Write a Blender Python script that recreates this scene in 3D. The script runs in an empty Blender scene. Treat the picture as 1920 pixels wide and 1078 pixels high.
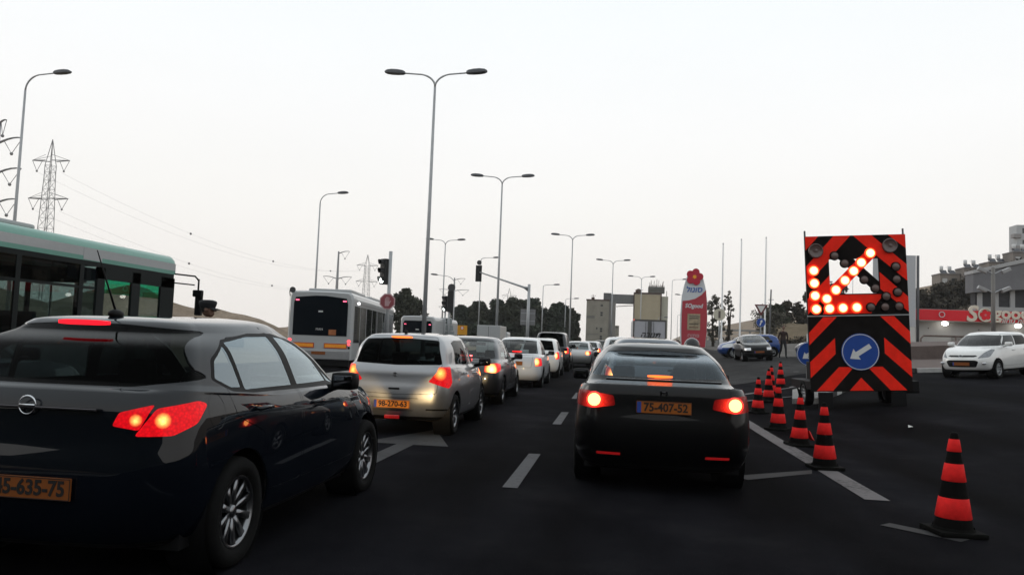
import bpy, bmesh, math, random
import numpy as np
from mathutils import Vector, Matrix
from math import radians as R, sin, cos, pi

S = bpy.context.scene
C = S.collection

# ------------------------------------------------------------------ camera
# road runs along +Y, x to the right, camera 1.4 m above the asphalt
cam_data = bpy.data.cameras.new('camera')
cam = bpy.data.objects.new('camera', cam_data); C.objects.link(cam)
cam_data.sensor_width = 36.0
cam_data.lens = 27.94
cam_data.clip_start = 0.05
cam_data.clip_end = 4000
YAW, PITCH, ROLL = R(7.45), R(3.98), R(2.2)
cam.matrix_world = (Matrix.Translation((0, 0, 1.4)) @ Matrix.Rotation(YAW, 4, 'Z')
                    @ Matrix.Rotation(pi / 2 + PITCH, 4, 'X') @ Matrix.Rotation(ROLL, 4, 'Z'))
S.camera = cam

# ------------------------------------------------------------------ world, sun, exposure
SUN_EL, SUN_AZ = R(2.0), R(-70.0)
W = bpy.data.worlds.new('World'); S.world = W; W.use_nodes = True
nt = W.node_tree; nt.nodes.clear()
def wn(t, **k):
    n = nt.nodes.new(t)
    for a, b in k.items(): setattr(n, a, b)
    return n
w_out = wn('ShaderNodeOutputWorld'); w_bg = wn('ShaderNodeBackground')
w_sky = wn('ShaderNodeTexSky', sky_type='NISHITA', sun_disc=False, sun_elevation=SUN_EL, sun_rotation=SUN_AZ,
           air_density=1.4, dust_density=4.0, ozone_density=1.0)
w_hsv = wn('ShaderNodeHueSaturation'); w_hsv.inputs['Saturation'].default_value = 0.22; w_hsv.inputs['Value'].default_value = 0.6
nt.links.new(w_sky.outputs[0], w_hsv.inputs['Color'])
# thin even cloud veil over the whole dome: a hazy evening sky, a little warmer at the horizon
w_geo = wn('ShaderNodeTexCoord'); w_sep = wn('ShaderNodeSeparateXYZ'); nt.links.new(w_geo.outputs['Generated'], w_sep.inputs[0])
w_ramp = wn('ShaderNodeValToRGB')
el = w_ramp.color_ramp.elements
el[0].position = 0.0; el[0].color = (0.86, 0.815, 0.775, 1)
el[1].position = 0.50; el[1].color = (0.885, 0.95, 0.985, 1)
for ps, cl in ((0.07, (0.895, 0.862, 0.825, 1)), (0.16, (0.925, 0.912, 0.885, 1)), (0.27, (0.94, 0.945, 0.945, 1))):
    e = el.new(ps); e.color = cl
nt.links.new(w_sep.outputs['Z'], w_ramp.inputs[0])
w_noise = wn('ShaderNodeTexNoise'); w_noise.inputs['Scale'].default_value = 2.2; w_noise.inputs['Detail'].default_value = 4
w_mapn = wn('ShaderNodeMapping'); w_mapn.inputs['Scale'].default_value = (1, 1, 3.5)
nt.links.new(w_geo.outputs['Generated'], w_mapn.inputs[0]); nt.links.new(w_mapn.outputs[0], w_noise.inputs['Vector'])
w_mr = wn('ShaderNodeMapRange'); w_mr.inputs['To Min'].default_value = 0.965; w_mr.inputs['To Max'].default_value = 1.03
nt.links.new(w_noise.outputs[0], w_mr.inputs[0])
w_scale = wn('ShaderNodeMixRGB', blend_type='MULTIPLY'); w_scale.inputs[0].default_value = 1.0
nt.links.new(w_ramp.outputs[0], w_scale.inputs[1]); nt.links.new(w_mr.outputs[0], w_scale.inputs[2])
w_mul = wn('ShaderNodeMixRGB', blend_type='MULTIPLY'); w_mul.inputs[0].default_value = 1.0
w_mul.inputs[2].default_value = (11.25, 11.25, 11.25, 1)
nt.links.new(w_scale.outputs[0], w_mul.inputs[1])
w_mix = wn('ShaderNodeMixRGB'); w_mix.inputs[0].default_value = 0.94
nt.links.new(w_hsv.outputs[0], w_mix.inputs[1]); nt.links.new(w_mul.outputs[0], w_mix.inputs[2])
w_bg.inputs['Strength'].default_value = 0.1
nt.links.new(w_mix.outputs[0], w_bg.inputs['Color']); nt.links.new(w_bg.outputs[0], w_out.inputs[0])

sun_d = bpy.data.lights.new('sun', 'SUN'); sun_d.energy = 0.5; sun_d.angle = R(25); sun_d.color = (1.0, 0.93, 0.86)
sun = bpy.data.objects.new('sun', sun_d); C.objects.link(sun)
sd = Vector((sin(SUN_AZ) * cos(R(14)), cos(SUN_AZ) * cos(R(14)), sin(R(14))))
sun.rotation_euler = (-sd).to_track_quat('-Z', 'Y').to_euler()

S.view_settings.view_transform = 'Standard'; S.view_settings.look = 'None'
S.view_settings.exposure = 0.0; S.view_settings.gamma = 1.0; S.view_settings.use_curve_mapping = False
S.render.engine = 'CYCLES'
S.cycles.use_denoising = True
S.cycles.max_bounces = 8; S.cycles.diffuse_bounces = 2; S.cycles.glossy_bounces = 4
S.cycles.transparent_max_bounces = 12; S.cycles.transmission_bounces = 4
S.cycles.sample_clamp_indirect = 4.0
S.cycles.caustics_reflective = False; S.cycles.caustics_refractive = False

# ------------------------------------------------------------------ materials
MATS = {}
def pmat(name, col, rough=0.6, metal=0.0, spec=0.3, coat=0.0, noise=0.0, nscale=8.0, bump=0.0, bscale=None, emit=None, estr=0.0, coat_rough=0.03, coat_ior=1.4):
    """principled material; noise = share by which the colour varies over the object, bump = fine relief"""
    if name in MATS: return MATS[name]
    m = bpy.data.materials.new(name); m.use_nodes = True; t = m.node_tree; b = t.nodes['Principled BSDF']
    b.inputs['Base Color'].default_value = (*col, 1); b.inputs['Roughness'].default_value = rough
    b.inputs['Metallic'].default_value = metal; b.inputs['Specular IOR Level'].default_value = spec
    b.inputs['Coat Weight'].default_value = coat; b.inputs['Coat Roughness'].default_value = coat_rough; b.inputs['Coat IOR'].default_value = coat_ior
    if emit: b.inputs['Emission Color'].default_value = (*emit, 1); b.inputs['Emission Strength'].default_value = estr
    if noise or bump:
        tc = t.nodes.new('ShaderNodeTexCoord')
        n = t.nodes.new('ShaderNodeTexNoise'); n.inputs['Scale'].default_value = nscale; n.inputs['Detail'].default_value = 6
        n.inputs['Roughness'].default_value = 0.65
        t.links.new(tc.outputs['Object'], n.inputs['Vector'])
        if noise:
            r = t.nodes.new('ShaderNodeMapRange'); r.inputs[1].default_value = 0.25; r.inputs[2].default_value = 0.75
            r.inputs['To Min'].default_value = 1 - noise; r.inputs['To Max'].default_value = 1 + noise
            t.links.new(n.outputs[0], r.inputs[0])
            x = t.nodes.new('ShaderNodeMixRGB'); x.blend_type = 'MULTIPLY'; x.inputs[0].default_value = 1; x.inputs[1].default_value = (*col, 1)
            t.links.new(r.outputs[0], x.inputs[2]); t.links.new(x.outputs[0], b.inputs['Base Color'])
        if bump:
            n2 = t.nodes.new('ShaderNodeTexNoise'); n2.inputs['Scale'].default_value = bscale or nscale * 6; n2.inputs['Detail'].default_value = 3
            t.links.new(tc.outputs['Object'], n2.inputs['Vector'])
            bp = t.nodes.new('ShaderNodeBump'); bp.inputs['Strength'].default_value = bump; bp.inputs['Distance'].default_value = 0.02
            t.links.new(n2.outputs[0], bp.inputs['Height']); t.links.new(bp.outputs[0], b.inputs['Normal'])
    MATS[name] = m; return m

def glass_mat(name, tint, ior=1.5, rough=0.0, refl=1.0):
    if name in MATS: return MATS[name]
    m = bpy.data.materials.new(name); m.use_nodes = True; t = m.node_tree; t.nodes.clear()
    o = t.nodes.new('ShaderNodeOutputMaterial'); mx = t.nodes.new('ShaderNodeMixShader')
    tr = t.nodes.new('ShaderNodeBsdfTransparent'); tr.inputs[0].default_value = (*tint, 1)
    gl = t.nodes.new('ShaderNodeBsdfGlossy'); gl.inputs['Roughness'].default_value = rough; gl.inputs[0].default_value = (*refl, 1) if isinstance(refl, tuple) else (refl, refl, refl, 1)
    # Schlick reflectance, the same from both sides of the pane
    f0 = ((ior - 1) / (ior + 1)) ** 2; lw = t.nodes.new('ShaderNodeLayerWeight'); lw.inputs[0].default_value = 0.5
    pw = t.nodes.new('ShaderNodeMath'); pw.operation = 'POWER'; pw.inputs[1].default_value = 5.0; t.links.new(lw.outputs['Facing'], pw.inputs[0])
    ma = t.nodes.new('ShaderNodeMath'); ma.operation = 'MULTIPLY_ADD'; ma.inputs[1].default_value = 1 - f0; ma.inputs[2].default_value = f0; t.links.new(pw.outputs[0], ma.inputs[0])
    t.links.new(ma.outputs[0], mx.inputs[0]); t.links.new(tr.outputs[0], mx.inputs[1]); t.links.new(gl.outputs[0], mx.inputs[2])
    t.links.new(mx.outputs[0], o.inputs[0]); MATS[name] = m; return m

def emat(name, col, strength):
    return pmat(name, (0.02, 0.02, 0.02), 0.3, emit=col, estr=strength)

def lens_mat(name, base, hot, hot_str, rim, rim_str, radius, power=2.0):
    """lit lamp lens: brightest where the bulb sits (object origin of the lens), falling off into the coloured plastic"""
    if name in MATS: return MATS[name]
    m = bpy.data.materials.new(name); m.use_nodes = True; t = m.node_tree; b = t.nodes['Principled BSDF']
    b.inputs['Base Color'].default_value = (*base, 1); b.inputs['Roughness'].default_value = 0.25; b.inputs['Coat Weight'].default_value = 0.12; b.inputs['Specular IOR Level'].default_value = 0.1
    tc = t.nodes.new('ShaderNodeTexCoord'); ln = t.nodes.new('ShaderNodeVectorMath'); ln.operation = 'LENGTH'
    t.links.new(tc.outputs['Object'], ln.inputs[0])
    mr = t.nodes.new('ShaderNodeMapRange'); mr.inputs[1].default_value = 0.0; mr.inputs[2].default_value = radius
    mr.inputs['To Min'].default_value = 1.0; mr.inputs['To Max'].default_value = 0.0
    t.links.new(ln.outputs['Value'], mr.inputs[0])
    pw = t.nodes.new('ShaderNodeMath'); pw.operation = 'POWER'; pw.inputs[1].default_value = power; t.links.new(mr.outputs[0], pw.inputs[0])
    mx = t.nodes.new('ShaderNodeMixRGB'); t.links.new(pw.outputs[0], mx.inputs[0])
    mx.inputs[1].default_value = (*[c * rim_str for c in rim], 1); mx.inputs[2].default_value = (*[c * hot_str for c in hot], 1)
    vo = t.nodes.new('ShaderNodeTexVoronoi'); vo.inputs['Scale'].default_value = 60; t.links.new(tc.outputs['Object'], vo.inputs['Vector'])
    m2 = t.nodes.new('ShaderNodeMapRange'); m2.inputs['To Min'].default_value = 1.15; m2.inputs['To Max'].default_value = 0.6
    t.links.new(vo.outputs['Distance'], m2.inputs[0])
    m3 = t.nodes.new('ShaderNodeMixRGB'); m3.blend_type = 'MULTIPLY'; m3.inputs[0].default_value = 1
    t.links.new(mx.outputs[0], m3.inputs[1]); t.links.new(m2.outputs[0], m3.inputs[2])
    t.links.new(m3.outputs[0], b.inputs['Emission Color']); b.inputs['Emission Strength'].default_value = 1.0
    MATS[name] = m; return m

# ------------------------------------------------------------------ mesh helpers
def link(o, parent=None):
    C.objects.link(o)
    if parent is not None: o.parent = parent
    return o
def mesh_obj(name, verts, faces, mat, parent=None, smooth=False, loc=None):
    me = bpy.data.meshes.new(name)
    if loc is not None:
        lv = Vector(loc); verts = [(v[0] - lv[0], v[1] - lv[1], v[2] - lv[2]) for v in verts]
    me.from_pydata([tuple(v) for v in verts], [], [tuple(f) for f in faces])
    if mat: me.materials.append(mat)
    if smooth: me.polygons.foreach_set('use_smooth', [True] * len(me.polygons))
    me.update()
    o = bpy.data.objects.new(name, me)
    if loc is not None: o.location = loc
    return link(o, parent)
def tag(o, label, cat, group=None, kind=None):
    if label: o['label'] = label
    if cat: o['category'] = cat
    if group: o['group'] = group
    if kind: o['kind'] = kind
    return o
def thing(name, label, cat, loc=(0, 0, 0), rz=0.0, group=None, rot=None):
    o = bpy.data.objects.new(name, None); o.empty_display_size = 0.2; C.objects.link(o)
    o.location = loc; o.rotation_euler = rot if rot else (0, 0, rz)
    return tag(o, label, cat, group)
def copy_tree(o, parent=None, loc=None, rz=None, label=None):
    c = o.copy(); link(c, parent)
    if loc is not None: c.location = loc
    if rz is not None: c.rotation_euler = (0, 0, rz)
    if label: c['label'] = label
    for ch in list(o.children): copy_tree(ch, c)
    return c

class MB:
    def __init__(s): s.v = []; s.f = []
    def add(s, vs, fs):
        n = len(s.v); s.v += [tuple(v) for v in vs]; s.f += [tuple(i + n for i in f) for f in fs]; return s
    def box(s, x0, x1, y0, y1, z0, z1, bev=0.0, M=None):
        if bev > 0:
            bm = bmesh.new(); bmesh.ops.create_cube(bm, size=1)
            for v in bm.verts: v.co = Vector(((x0 + x1) / 2 + v.co.x * (x1 - x0), (y0 + y1) / 2 + v.co.y * (y1 - y0), (z0 + z1) / 2 + v.co.z * (z1 - z0)))
            bmesh.ops.bevel(bm, geom=bm.edges[:], offset=bev, segments=2, profile=0.7, affect='EDGES')
            bm.verts.index_update()
            vs = [v.co.copy() for v in bm.verts]; fs = [[v.index for v in f.verts] for f in bm.faces]; bm.free()
        else:
            vs = [Vector((x, y, z)) for x in (x0, x1) for y in (y0, y1) for z in (z0, z1)]
            fs = [(0, 1, 3, 2), (4, 6, 7, 5), (0, 4, 5, 1), (2, 3, 7, 6), (0, 2, 6, 4), (1, 5, 7, 3)]
        if M is not None: vs = [M @ v for v in vs]
        return s.add(vs, fs)
    def tube(s, pts, rad, n=8, cap=True):
        pts = [Vector(p) for p in pts]; m = len(pts)
        rr = rad if isinstance(rad, (list, tuple)) else [rad] * m
        base = len(s.v); up = None
        for i, p in enumerate(pts):
            d = (pts[min(i + 1, m - 1)] - pts[max(i - 1, 0)]).normalized()
            if up is None:
                up = Vector((0, 0, 1)) if abs(d.z) < 0.9 else Vector((1, 0, 0))
            a = d.cross(up).normalized(); b = a.cross(d).normalized(); up = b
            for k in range(n):
                t = 2 * pi * k / n; s.v.append(tuple(p + (a * cos(t) + b * sin(t)) * rr[i]))
        for i in range(m - 1):
            for k in range(n):
                k2 = (k + 1) % n
                s.f.append((base + i * n + k, base + i * n + k2, base + (i + 1) * n + k2, base + (i + 1) * n + k))
        if cap:
            s.f.append(tuple(base + k for k in range(n - 1, -1, -1))); s.f.append(tuple(base + (m - 1) * n + k for k in range(n)))
        return s
    def lathe(s, prof, n=24, M=None, closed=False, cap=True):
        """prof: (radius, height) pairs turned about the local z axis"""
        base = len(s.v); m = len(prof)
        for r, h in prof:
            for k in range(n):
                t = 2 * pi * k / n; v = Vector((r * cos(t), r * sin(t), h)); s.v.append(tuple(M @ v if M is not None else v))
        for i in range(m if closed else m - 1):
            i2 = (i + 1) % m
            for k in range(n):
                k2 = (k + 1) % n
                s.f.append((base + i * n + k, base + i * n + k2, base + i2 * n + k2, base + i2 * n + k))
        if not closed and cap:
            if prof[0][0] > 1e-4: s.f.append(tuple(base + k for k in range(n - 1, -1, -1)))
            if prof[-1][0] > 1e-4: s.f.append(tuple(base + (m - 1) * n + k for k in range(n)))
        return s
    def prism(s, poly, t, M=None):
        """flat outline in local xy, thickness t along local z"""
        n = len(poly); vs = [Vector((x, y, 0)) for x, y in poly] + [Vector((x, y, t)) for x, y in poly]
        if M is not None: vs = [M @ v for v in vs]
        return s.add(vs, [tuple(range(n - 1, -1, -1)), tuple(range(n, 2 * n))] + [(i, (i + 1) % n, n + (i + 1) % n, n + i) for i in range(n)])
    def ball(s, c, rx, ry=None, rz=None, n=10, m=6, M=None):
        ry = ry or rx; rz = rz or rx; base = len(s.v)
        for i in range(m + 1):
            ph = -pi / 2 + pi * i / m
            for k in range(n):
                t = 2 * pi * k / n; v = Vector((rx * cos(ph) * cos(t), ry * cos(ph) * sin(t), rz * sin(ph)))
                if M is not None: v = M @ v
                s.v.append(tuple(Vector(c) + v))
        for i in range(m):
            for k in range(n):
                k2 = (k + 1) % n; s.f.append((base + i * n + k, base + i * n + k2, base + (i + 1) * n + k2, base + (i + 1) * n + k))
        return s
    def build(s, name, mat, parent=None, smooth=False, loc=None):
        return mesh_obj(name, s.v, s.f, mat, parent, smooth, loc)

def text_mesh(txt, size, extrude=0.003, shear=0.0, bold=0.0, align='CENTER', spacing=1.0):
    cu = bpy.data.curves.new('txt', 'FONT'); cu.body = txt; cu.size = size; cu.extrude = extrude; cu.shear = shear; cu.offset = bold
    cu.align_x = align; cu.align_y = 'CENTER'; cu.space_character = spacing; cu.resolution_u = 3
    o = bpy.data.objects.new('txt', cu); C.objects.link(o)
    dg = bpy.context.evaluated_depsgraph_get(); me = bpy.data.meshes.new_from_object(o.evaluated_get(dg))
    bpy.data.objects.remove(o); bpy.data.curves.remove(cu)
    me.materials.clear(); return me
def text_part(name, txt, size, mat, parent, M, extrude=0.003, width=None, **k):
    """lettering as a thin raised mesh; M maps the text plane (x right, y up, z towards the reader)"""
    me = text_mesh(txt, size, extrude, **k)
    if width and len(me.vertices):
        xs = [v.co.x for v in me.vertices]; w = max(xs) - min(xs); sc = width / max(w, 1e-6); cx = (max(xs) + min(xs)) / 2
        for v in me.vertices: v.co.x = (v.co.x - cx) * sc
    me.transform(M); me.materials.append(mat); me.name = name
    return link(bpy.data.objects.new(name, me), parent)
def frame(o, xdir, ydir):
    x = Vector(xdir).normalized(); y = Vector(ydir).normalized(); z = x.cross(y)
    return Matrix(((x.x, y.x, z.x, o[0]), (x.y, y.y, z.y, o[1]), (x.z, y.z, z.z, o[2]), (0, 0, 0, 1)))
REAR = lambda o: frame(o, (1, 0, 0), (0, 0, 1))      # faces -y (towards the camera)

def smooth01(t): t = min(1, max(0, t)); return t * t * (3 - 2 * t)
def ground(x, y):
    """height of the ground: main road almost level, the branch on the right climbs, a hill stands behind it"""
    z = 0.006 * max(0.0, min(y, 90.0) - 14.0)
    z += smooth01((x - 2.6) / 5.0) * max(0.0, 0.06 * (min(x, 34.0) - 3) + 0.013 * max(0.0, min(y, 90.0) - 10))
    z += 15.0 * smooth01((x - 30) / 45.0) * smooth01((y - 85) / 70.0)
    return z
def slope_rot(x, y, heading):
    """rotation that stands a thing on the sloping ground, its local +y along heading (radians from +y, ccw)"""
    e = .5
    n = Vector((-(ground(x + e, y) - ground(x - e, y)) / (2 * e), -(ground(x, y + e) - ground(x, y - e)) / (2 * e), 1)).normalized()
    f = Vector((-sin(heading), cos(heading), 0)); f = (f - n * f.dot(n)).normalized(); r = f.cross(n)
    return Matrix(((r.x, f.x, n.x), (r.y, f.y, n.y), (r.z, f.z, n.z))).to_euler()
# ------------------------------------------------------------------ car builder
def half_ring(p, nr, nc, ns):
    w, wr, wf, rr, rf = p['w'], p['wr'], p['wf'], p['rr'], p['rf']
    yr, yf, br, bf = p['yr'], p['yf'], p['br'], p['bf']
    pts = []
    xe = max(wr - rr, 0.001)
    for i in range(nr): x = xe * i / nr; pts.append((x, yr + br * (x / wr) ** 2))
    y0 = yr + br * (xe / wr) ** 2; ry = rr * 1.15
    for i in range(nc): a = pi / 2 * i / nc; pts.append((xe + rr * sin(a), y0 + ry * (1 - cos(a))))
    y1 = y0 + ry
    xf = max(wf - rf, 0.001); yfe = yf - bf * (xf / wf) ** 2; fy = rf * 1.25; y2 = yfe - fy
    for i in range(ns):
        t = i / ns; y = y1 + (y2 - y1) * t
        pts.append((wr + (wf - wr) * t + (w - (wr + wf) / 2) * (1 - abs(2 * t - 1) ** 2.4), y))
    for i in range(nc): a = pi / 2 * i / nc; pts.append((xf + rf * cos(a), y2 + fy * sin(a)))
    for i in range(nr + 1): x = xf * (1 - i / nr); pts.append((x, yf - bf * (x / wf) ** 2))
    return np.array(pts)

def pchip(A, tq):
    """shape preserving cubic through control rings A[L,...] at integer knots"""
    d = A[1:] - A[:-1]; L = len(A); m = np.zeros_like(A)
    s = d[1:] * d[:-1]
    hm = np.where(s > 0, 2 * s / np.where(np.abs(d[1:] + d[:-1]) < 1e-12, 1, d[1:] + d[:-1]), 0)
    m[1:-1] = hm; m[0] = d[0]; m[-1] = d[-1]
    out = []
    for t in tq:
        i = min(int(t), L - 2); u = t - i
        out.append((2 * u**3 - 3 * u**2 + 1) * A[i] + (u**3 - 2 * u**2 + u) * m[i] + (-2 * u**3 + 3 * u**2) * A[i + 1] + (u**3 - u**2) * m[i + 1])
    return np.array(out)

def round_poly(poly, r, seg=3):
    out = []; n = len(poly)
    for i in range(n):
        a, b, c = Vector(poly[i - 1]), Vector(poly[i]), Vector(poly[(i + 1) % n])
        u, v = a - b, c - b
        rr = min(r, u.length * 0.45, v.length * 0.45)
        p, q = b + u.normalized() * rr, b + v.normalized() * rr
        if seg < 1 or rr < 1e-4: out.append(tuple(b)); continue
        for k in range(seg + 1):
            t = k / seg; out.append(tuple((1 - t) ** 2 * p + 2 * t * (1 - t) * b + t * t * q))
    return out
def offset_poly(poly, d):
    n = len(poly); out = []
    ar = sum(poly[i][0] * poly[(i + 1) % n][1] - poly[(i + 1) % n][0] * poly[i][1] for i in range(n))
    sg = 1 if ar > 0 else -1
    for i in range(n):
        a, b, c = Vector(poly[i - 1]), Vector(poly[i]), Vector(poly[(i + 1) % n])
        e1, e2 = (b - a).normalized(), (c - b).normalized()
        n1, n2 = Vector((e1.y, -e1.x)) * sg, Vector((e2.y, -e2.x)) * sg
        m = n1 + n2; k = d / max(0.35, (1 + n1.dot(n2))) 
        out.append(tuple(b + m * k))
    return out
def in_poly(x, z, poly):
    c = False; n = len(poly); j = n - 1
    for i in range(n):
        xi, zi = poly[i]; xj, zj = poly[j]
        if (zi > z) != (zj > z) and x < (xj - xi) * (z - zi) / (zj - zi) + xi: c = not c
        j = i
    return c

class Shell:
    """body skin that outlines can be cut into: each outline becomes a piece of its own, all sharing one smooth set of normals"""
    def __init__(s, levels, res):
        nr, nc, ns = max(4, int(0.75 / res)), max(4, int(0.35 / res)), max(14, int(3.6 / res))
        rings = []
        for p in levels:
            h = half_ring(p, nr, nc, ns)
            zk = p['z']
            z = np.full(len(h), zk) if not isinstance(zk, (list, tuple)) else np.interp(h[:, 1], [a for a, _ in zk], [b for _, b in zk])
            rings.append(np.column_stack([h, z]))
        A = np.array(rings); tq = []
        for i in range(len(A) - 1):
            k = max(1, min(24, int(np.percentile(np.linalg.norm(A[i + 1] - A[i], axis=1), 85) / res)))
            tq += [i + j / k for j in range(k)]
        tq.append(len(A) - 1)
        G = pchip(A, tq); nL, half = G.shape[:2]
        full = np.concatenate([G, (G[:, 1:-1] * np.array([-1, 1, 1]))[:, ::-1]], axis=1); M = full.shape[1]
        V = full.reshape(-1, 3)
        idx = np.arange(nL * M).reshape(nL, M)
        a = idx[:-1]; b = np.roll(idx, -1, 1)[:-1]; c = np.roll(idx, -1, 1)[1:]; d = idx[1:]
        Q = np.stack([a, b, c, d], -1).reshape(-1, 4)
        top = idx[-1]
        caps = [[top[j], top[j + 1], top[(M - j - 1) % M], top[(M - j) % M]] for j in range(half - 1)]
        caps = [list(dict.fromkeys(q)) for q in caps]
        # vertex normals from the quads
        N = np.zeros_like(V)
        fn = np.cross(V[Q[:, 2]] - V[Q[:, 0]], V[Q[:, 3]] - V[Q[:, 1]])
        for k in range(4): np.add.at(N, Q[:, k], fn)
        N[top] = (0, 0, 1)
        side = idx[nL // 3, half // 2]
        if N[side, 0] < 0: N = -N; N[top] = (0, 0, 1); Q = Q[:, ::-1]; caps = [q[::-1] for q in caps]
        N /= np.maximum(np.linalg.norm(N, axis=1), 1e-12)[:, None]
        s.v = [tuple(r) for r in V.tolist()]; s.n = [tuple(r) for r in N.tolist()]
        s.f = Q.tolist() + [[int(i) for i in q] for q in caps if len(q) > 2]
        s.p = [0] * len(s.f); s.VA = V.copy(); s.NA = N.copy(); s.dirty = set(); s.FA = np.array([(f + [f[-1]] * 12)[:12] for f in s.f])
    def cut(s, poly, theta, pid, mirror=False, frm=None, minn=0.1, test=None):
        t = R(theta); sg = -1 if mirror else 1
        nx, ny = sg * sin(t), -cos(t); px, py = sg * cos(t), sin(t)
        x0 = min(p[0] for p in poly); x1 = max(p[0] for p in poly); z0 = min(p[1] for p in poly); z1 = max(p[1] for p in poly)
        k0 = len(s.VA)
        if len(s.v) > k0: s.VA = np.concatenate([s.VA, np.array(s.v[k0:])]); s.NA = np.concatenate([s.NA, np.array(s.n[k0:])])
        V, Nn = s.VA, s.NA
        pv = V[:, 0] * px + V[:, 1] * py; zv = V[:, 2]; dv = Nn[:, 0] * nx + Nn[:, 1] * ny
        pad = lambda f: (f + [f[-1]] * 12)[:12]
        k0 = len(s.FA)
        for i in s.dirty:
            if i < k0: s.FA[i] = pad(s.f[i])
        if len(s.f) > k0: s.FA = np.concatenate([s.FA, np.array([pad(f) for f in s.f[k0:]])])
        s.dirty = set(); F = s.FA
        P_ = np.array(s.p)
        fp = pv[F]; fz = zv[F]
        ok = (fp.max(1) >= x0) & (fp.min(1) <= x1) & (fz.max(1) >= z0) & (fz.min(1) <= z1) & (dv[F].mean(1) >= minn) & (P_ >= 0)
        if frm is not None: ok &= np.isin(P_, frm)
        sel = {}; hits = np.nonzero(ok)[0]
        bbx = dict(zip(hits.tolist(), zip(fp[hits].min(1).tolist(), fp[hits].max(1).tolist(), fz[hits].min(1).tolist(), fz[hits].max(1).tolist())))
        for i in np.nonzero(ok)[0].tolist():
            if test and not test(Vector(s.v[s.f[i][0]])): continue
            sel[i] = bbx[i]
        pl = pv.tolist()
        n = len(poly); ecache = {}
        for e in range(n):
            a, b = poly[e], poly[(e + 1) % n]
            dx, dz = b[0] - a[0], b[1] - a[1]; ln = math.hypot(dx, dz)
            if ln < 1e-5: continue
            mx, mz = dz / ln, -dx / ln
            ex0, ex1, ez0, ez1 = min(a[0], b[0]) - .001, max(a[0], b[0]) + .001, min(a[1], b[1]) - .001, max(a[1], b[1]) + .001
            for i in [i for i, q in sel.items() if not (q[1] < ex0 or q[0] > ex1 or q[3] < ez0 or q[2] > ez1)]:
                f = s.f[i]
                d = [(pl[k] - a[0]) * mx + (s.v[k][2] - a[1]) * mz for k in f]
                if min(d) > -1e-5 or max(d) < 1e-5: continue
                A_, B_ = [], []
                m = len(f)
                for j in range(m):
                    k, k2 = f[j], f[(j + 1) % m]; d1, d2 = d[j], d[(j + 1) % m]
                    if d1 > -1e-6: A_.append(k)
                    if d1 < 1e-6: B_.append(k)
                    if (d1 > 1e-6 and d2 < -1e-6) or (d1 < -1e-6 and d2 > 1e-6):
                        ky = (min(k, k2), max(k, k2), e)
                        q = ecache.get(ky)
                        if q is None:
                            u = d1 / (d1 - d2); va, vb = s.v[k], s.v[k2]; na, nb = s.n[k], s.n[k2]
                            s.v.append(tuple(va[r] + (vb[r] - va[r]) * u for r in range(3)))
                            nn = [na[r] + (nb[r] - na[r]) * u for r in range(3)]; l = math.sqrt(sum(r * r for r in nn)) or 1
                            s.n.append(tuple(r / l for r in nn)); q = len(s.v) - 1; ecache[ky] = q
                            pl.append(s.v[q][0] * px + s.v[q][1] * py)
                        A_.append(q); B_.append(q)
                if len(A_) < 3 or len(B_) < 3: continue
                s.f[i] = A_; s.dirty.add(i); s.f.append(B_); s.p.append(s.p[i])
                for ii, ff in ((i, A_), (len(s.f) - 1, B_)):
                    xs = [pl[k] for k in ff]; zs = [s.v[k][2] for k in ff]
                    sel[ii] = (min(xs), max(xs), min(zs), max(zs))
        for i in sel:
            f = s.f[i]
            if in_poly(sum(pl[k] for k in f) / len(f), sum(s.v[k][2] for k in f) / len(f), poly): s.p[i] = pid
    def split(s, pid, amin):
        """give every separate run of faces carrying pid an id of its own; returns the ids"""
        fs = [i for i in range(len(s.f)) if s.p[i] == pid]; par = {}
        def find(a):
            while par.setdefault(a, a) != a: par[a] = par[par[a]]; a = par[a]
            return a
        kv = {}
        for i in fs:
            ks = [tuple(round(c, 4) for c in s.v[k]) for k in s.f[i]]
            for k in ks[1:]: par[find(k)] = find(ks[0])
            kv[i] = ks[0]
        ids = {}
        for i in fs: s.p[i] = ids.setdefault(find(kv[i]), pid * 100 + len(ids))
        return list(ids.values())
    def piece(s, pid, name, mat, parent, push=0.0, smooth=True, loc=None, rim=0.0, pids=None, flip=False):
        """one mesh object from the faces carrying pid; push < 0 sets it in, rim gives it a turned edge of that depth"""
        pids = pids or (pid,)
        ix = {}; vs = []; ns = []; fo = []
        lx, ly, lz = loc if loc else (0, 0, 0)
        for i, f in enumerate(s.f):
            if s.p[i] not in pids: continue
            r = []
            for k in f:
                if k not in ix:
                    ix[k] = len(vs); a, b = s.v[k], s.n[k]
                    vs.append((a[0] + b[0] * push - lx, a[1] + b[1] * push - ly, a[2] + b[2] * push - lz)); ns.append(b)
                r.append(ix[k])
            fo.append(r[::-1] if flip else r)
        if not fo: return None
        if rim:
            cnt = set()
            for r in fo:
                for i in range(len(r)): cnt.add((r[i], r[(i + 1) % len(r)]))
            inner = {}
            for (a, b) in list(cnt):
                if (b, a) in cnt: continue
                for q in (a, b):
                    if q not in inner:
                        inner[q] = len(vs); v = vs[q]; n_ = ns[q]
                        vs.append((v[0] - n_[0] * rim, v[1] - n_[1] * rim, v[2] - n_[2] * rim)); ns.append(n_)
                fo.append([b, a, inner[a], inner[b]])
        if loc:                                     # keep the bulb on the lens surface
            k = min(range(len(ns)), key=lambda i: vs[i][0] ** 2 + vs[i][1] ** 2 + vs[i][2] ** 2); d0 = vs[k]
            vs = [(a - d0[0], b - d0[1], c - d0[2]) for a, b, c in vs]; loc = (lx + d0[0], ly + d0[1], lz + d0[2])
        o = mesh_obj(name, vs, fo, mat, parent, True)
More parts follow.
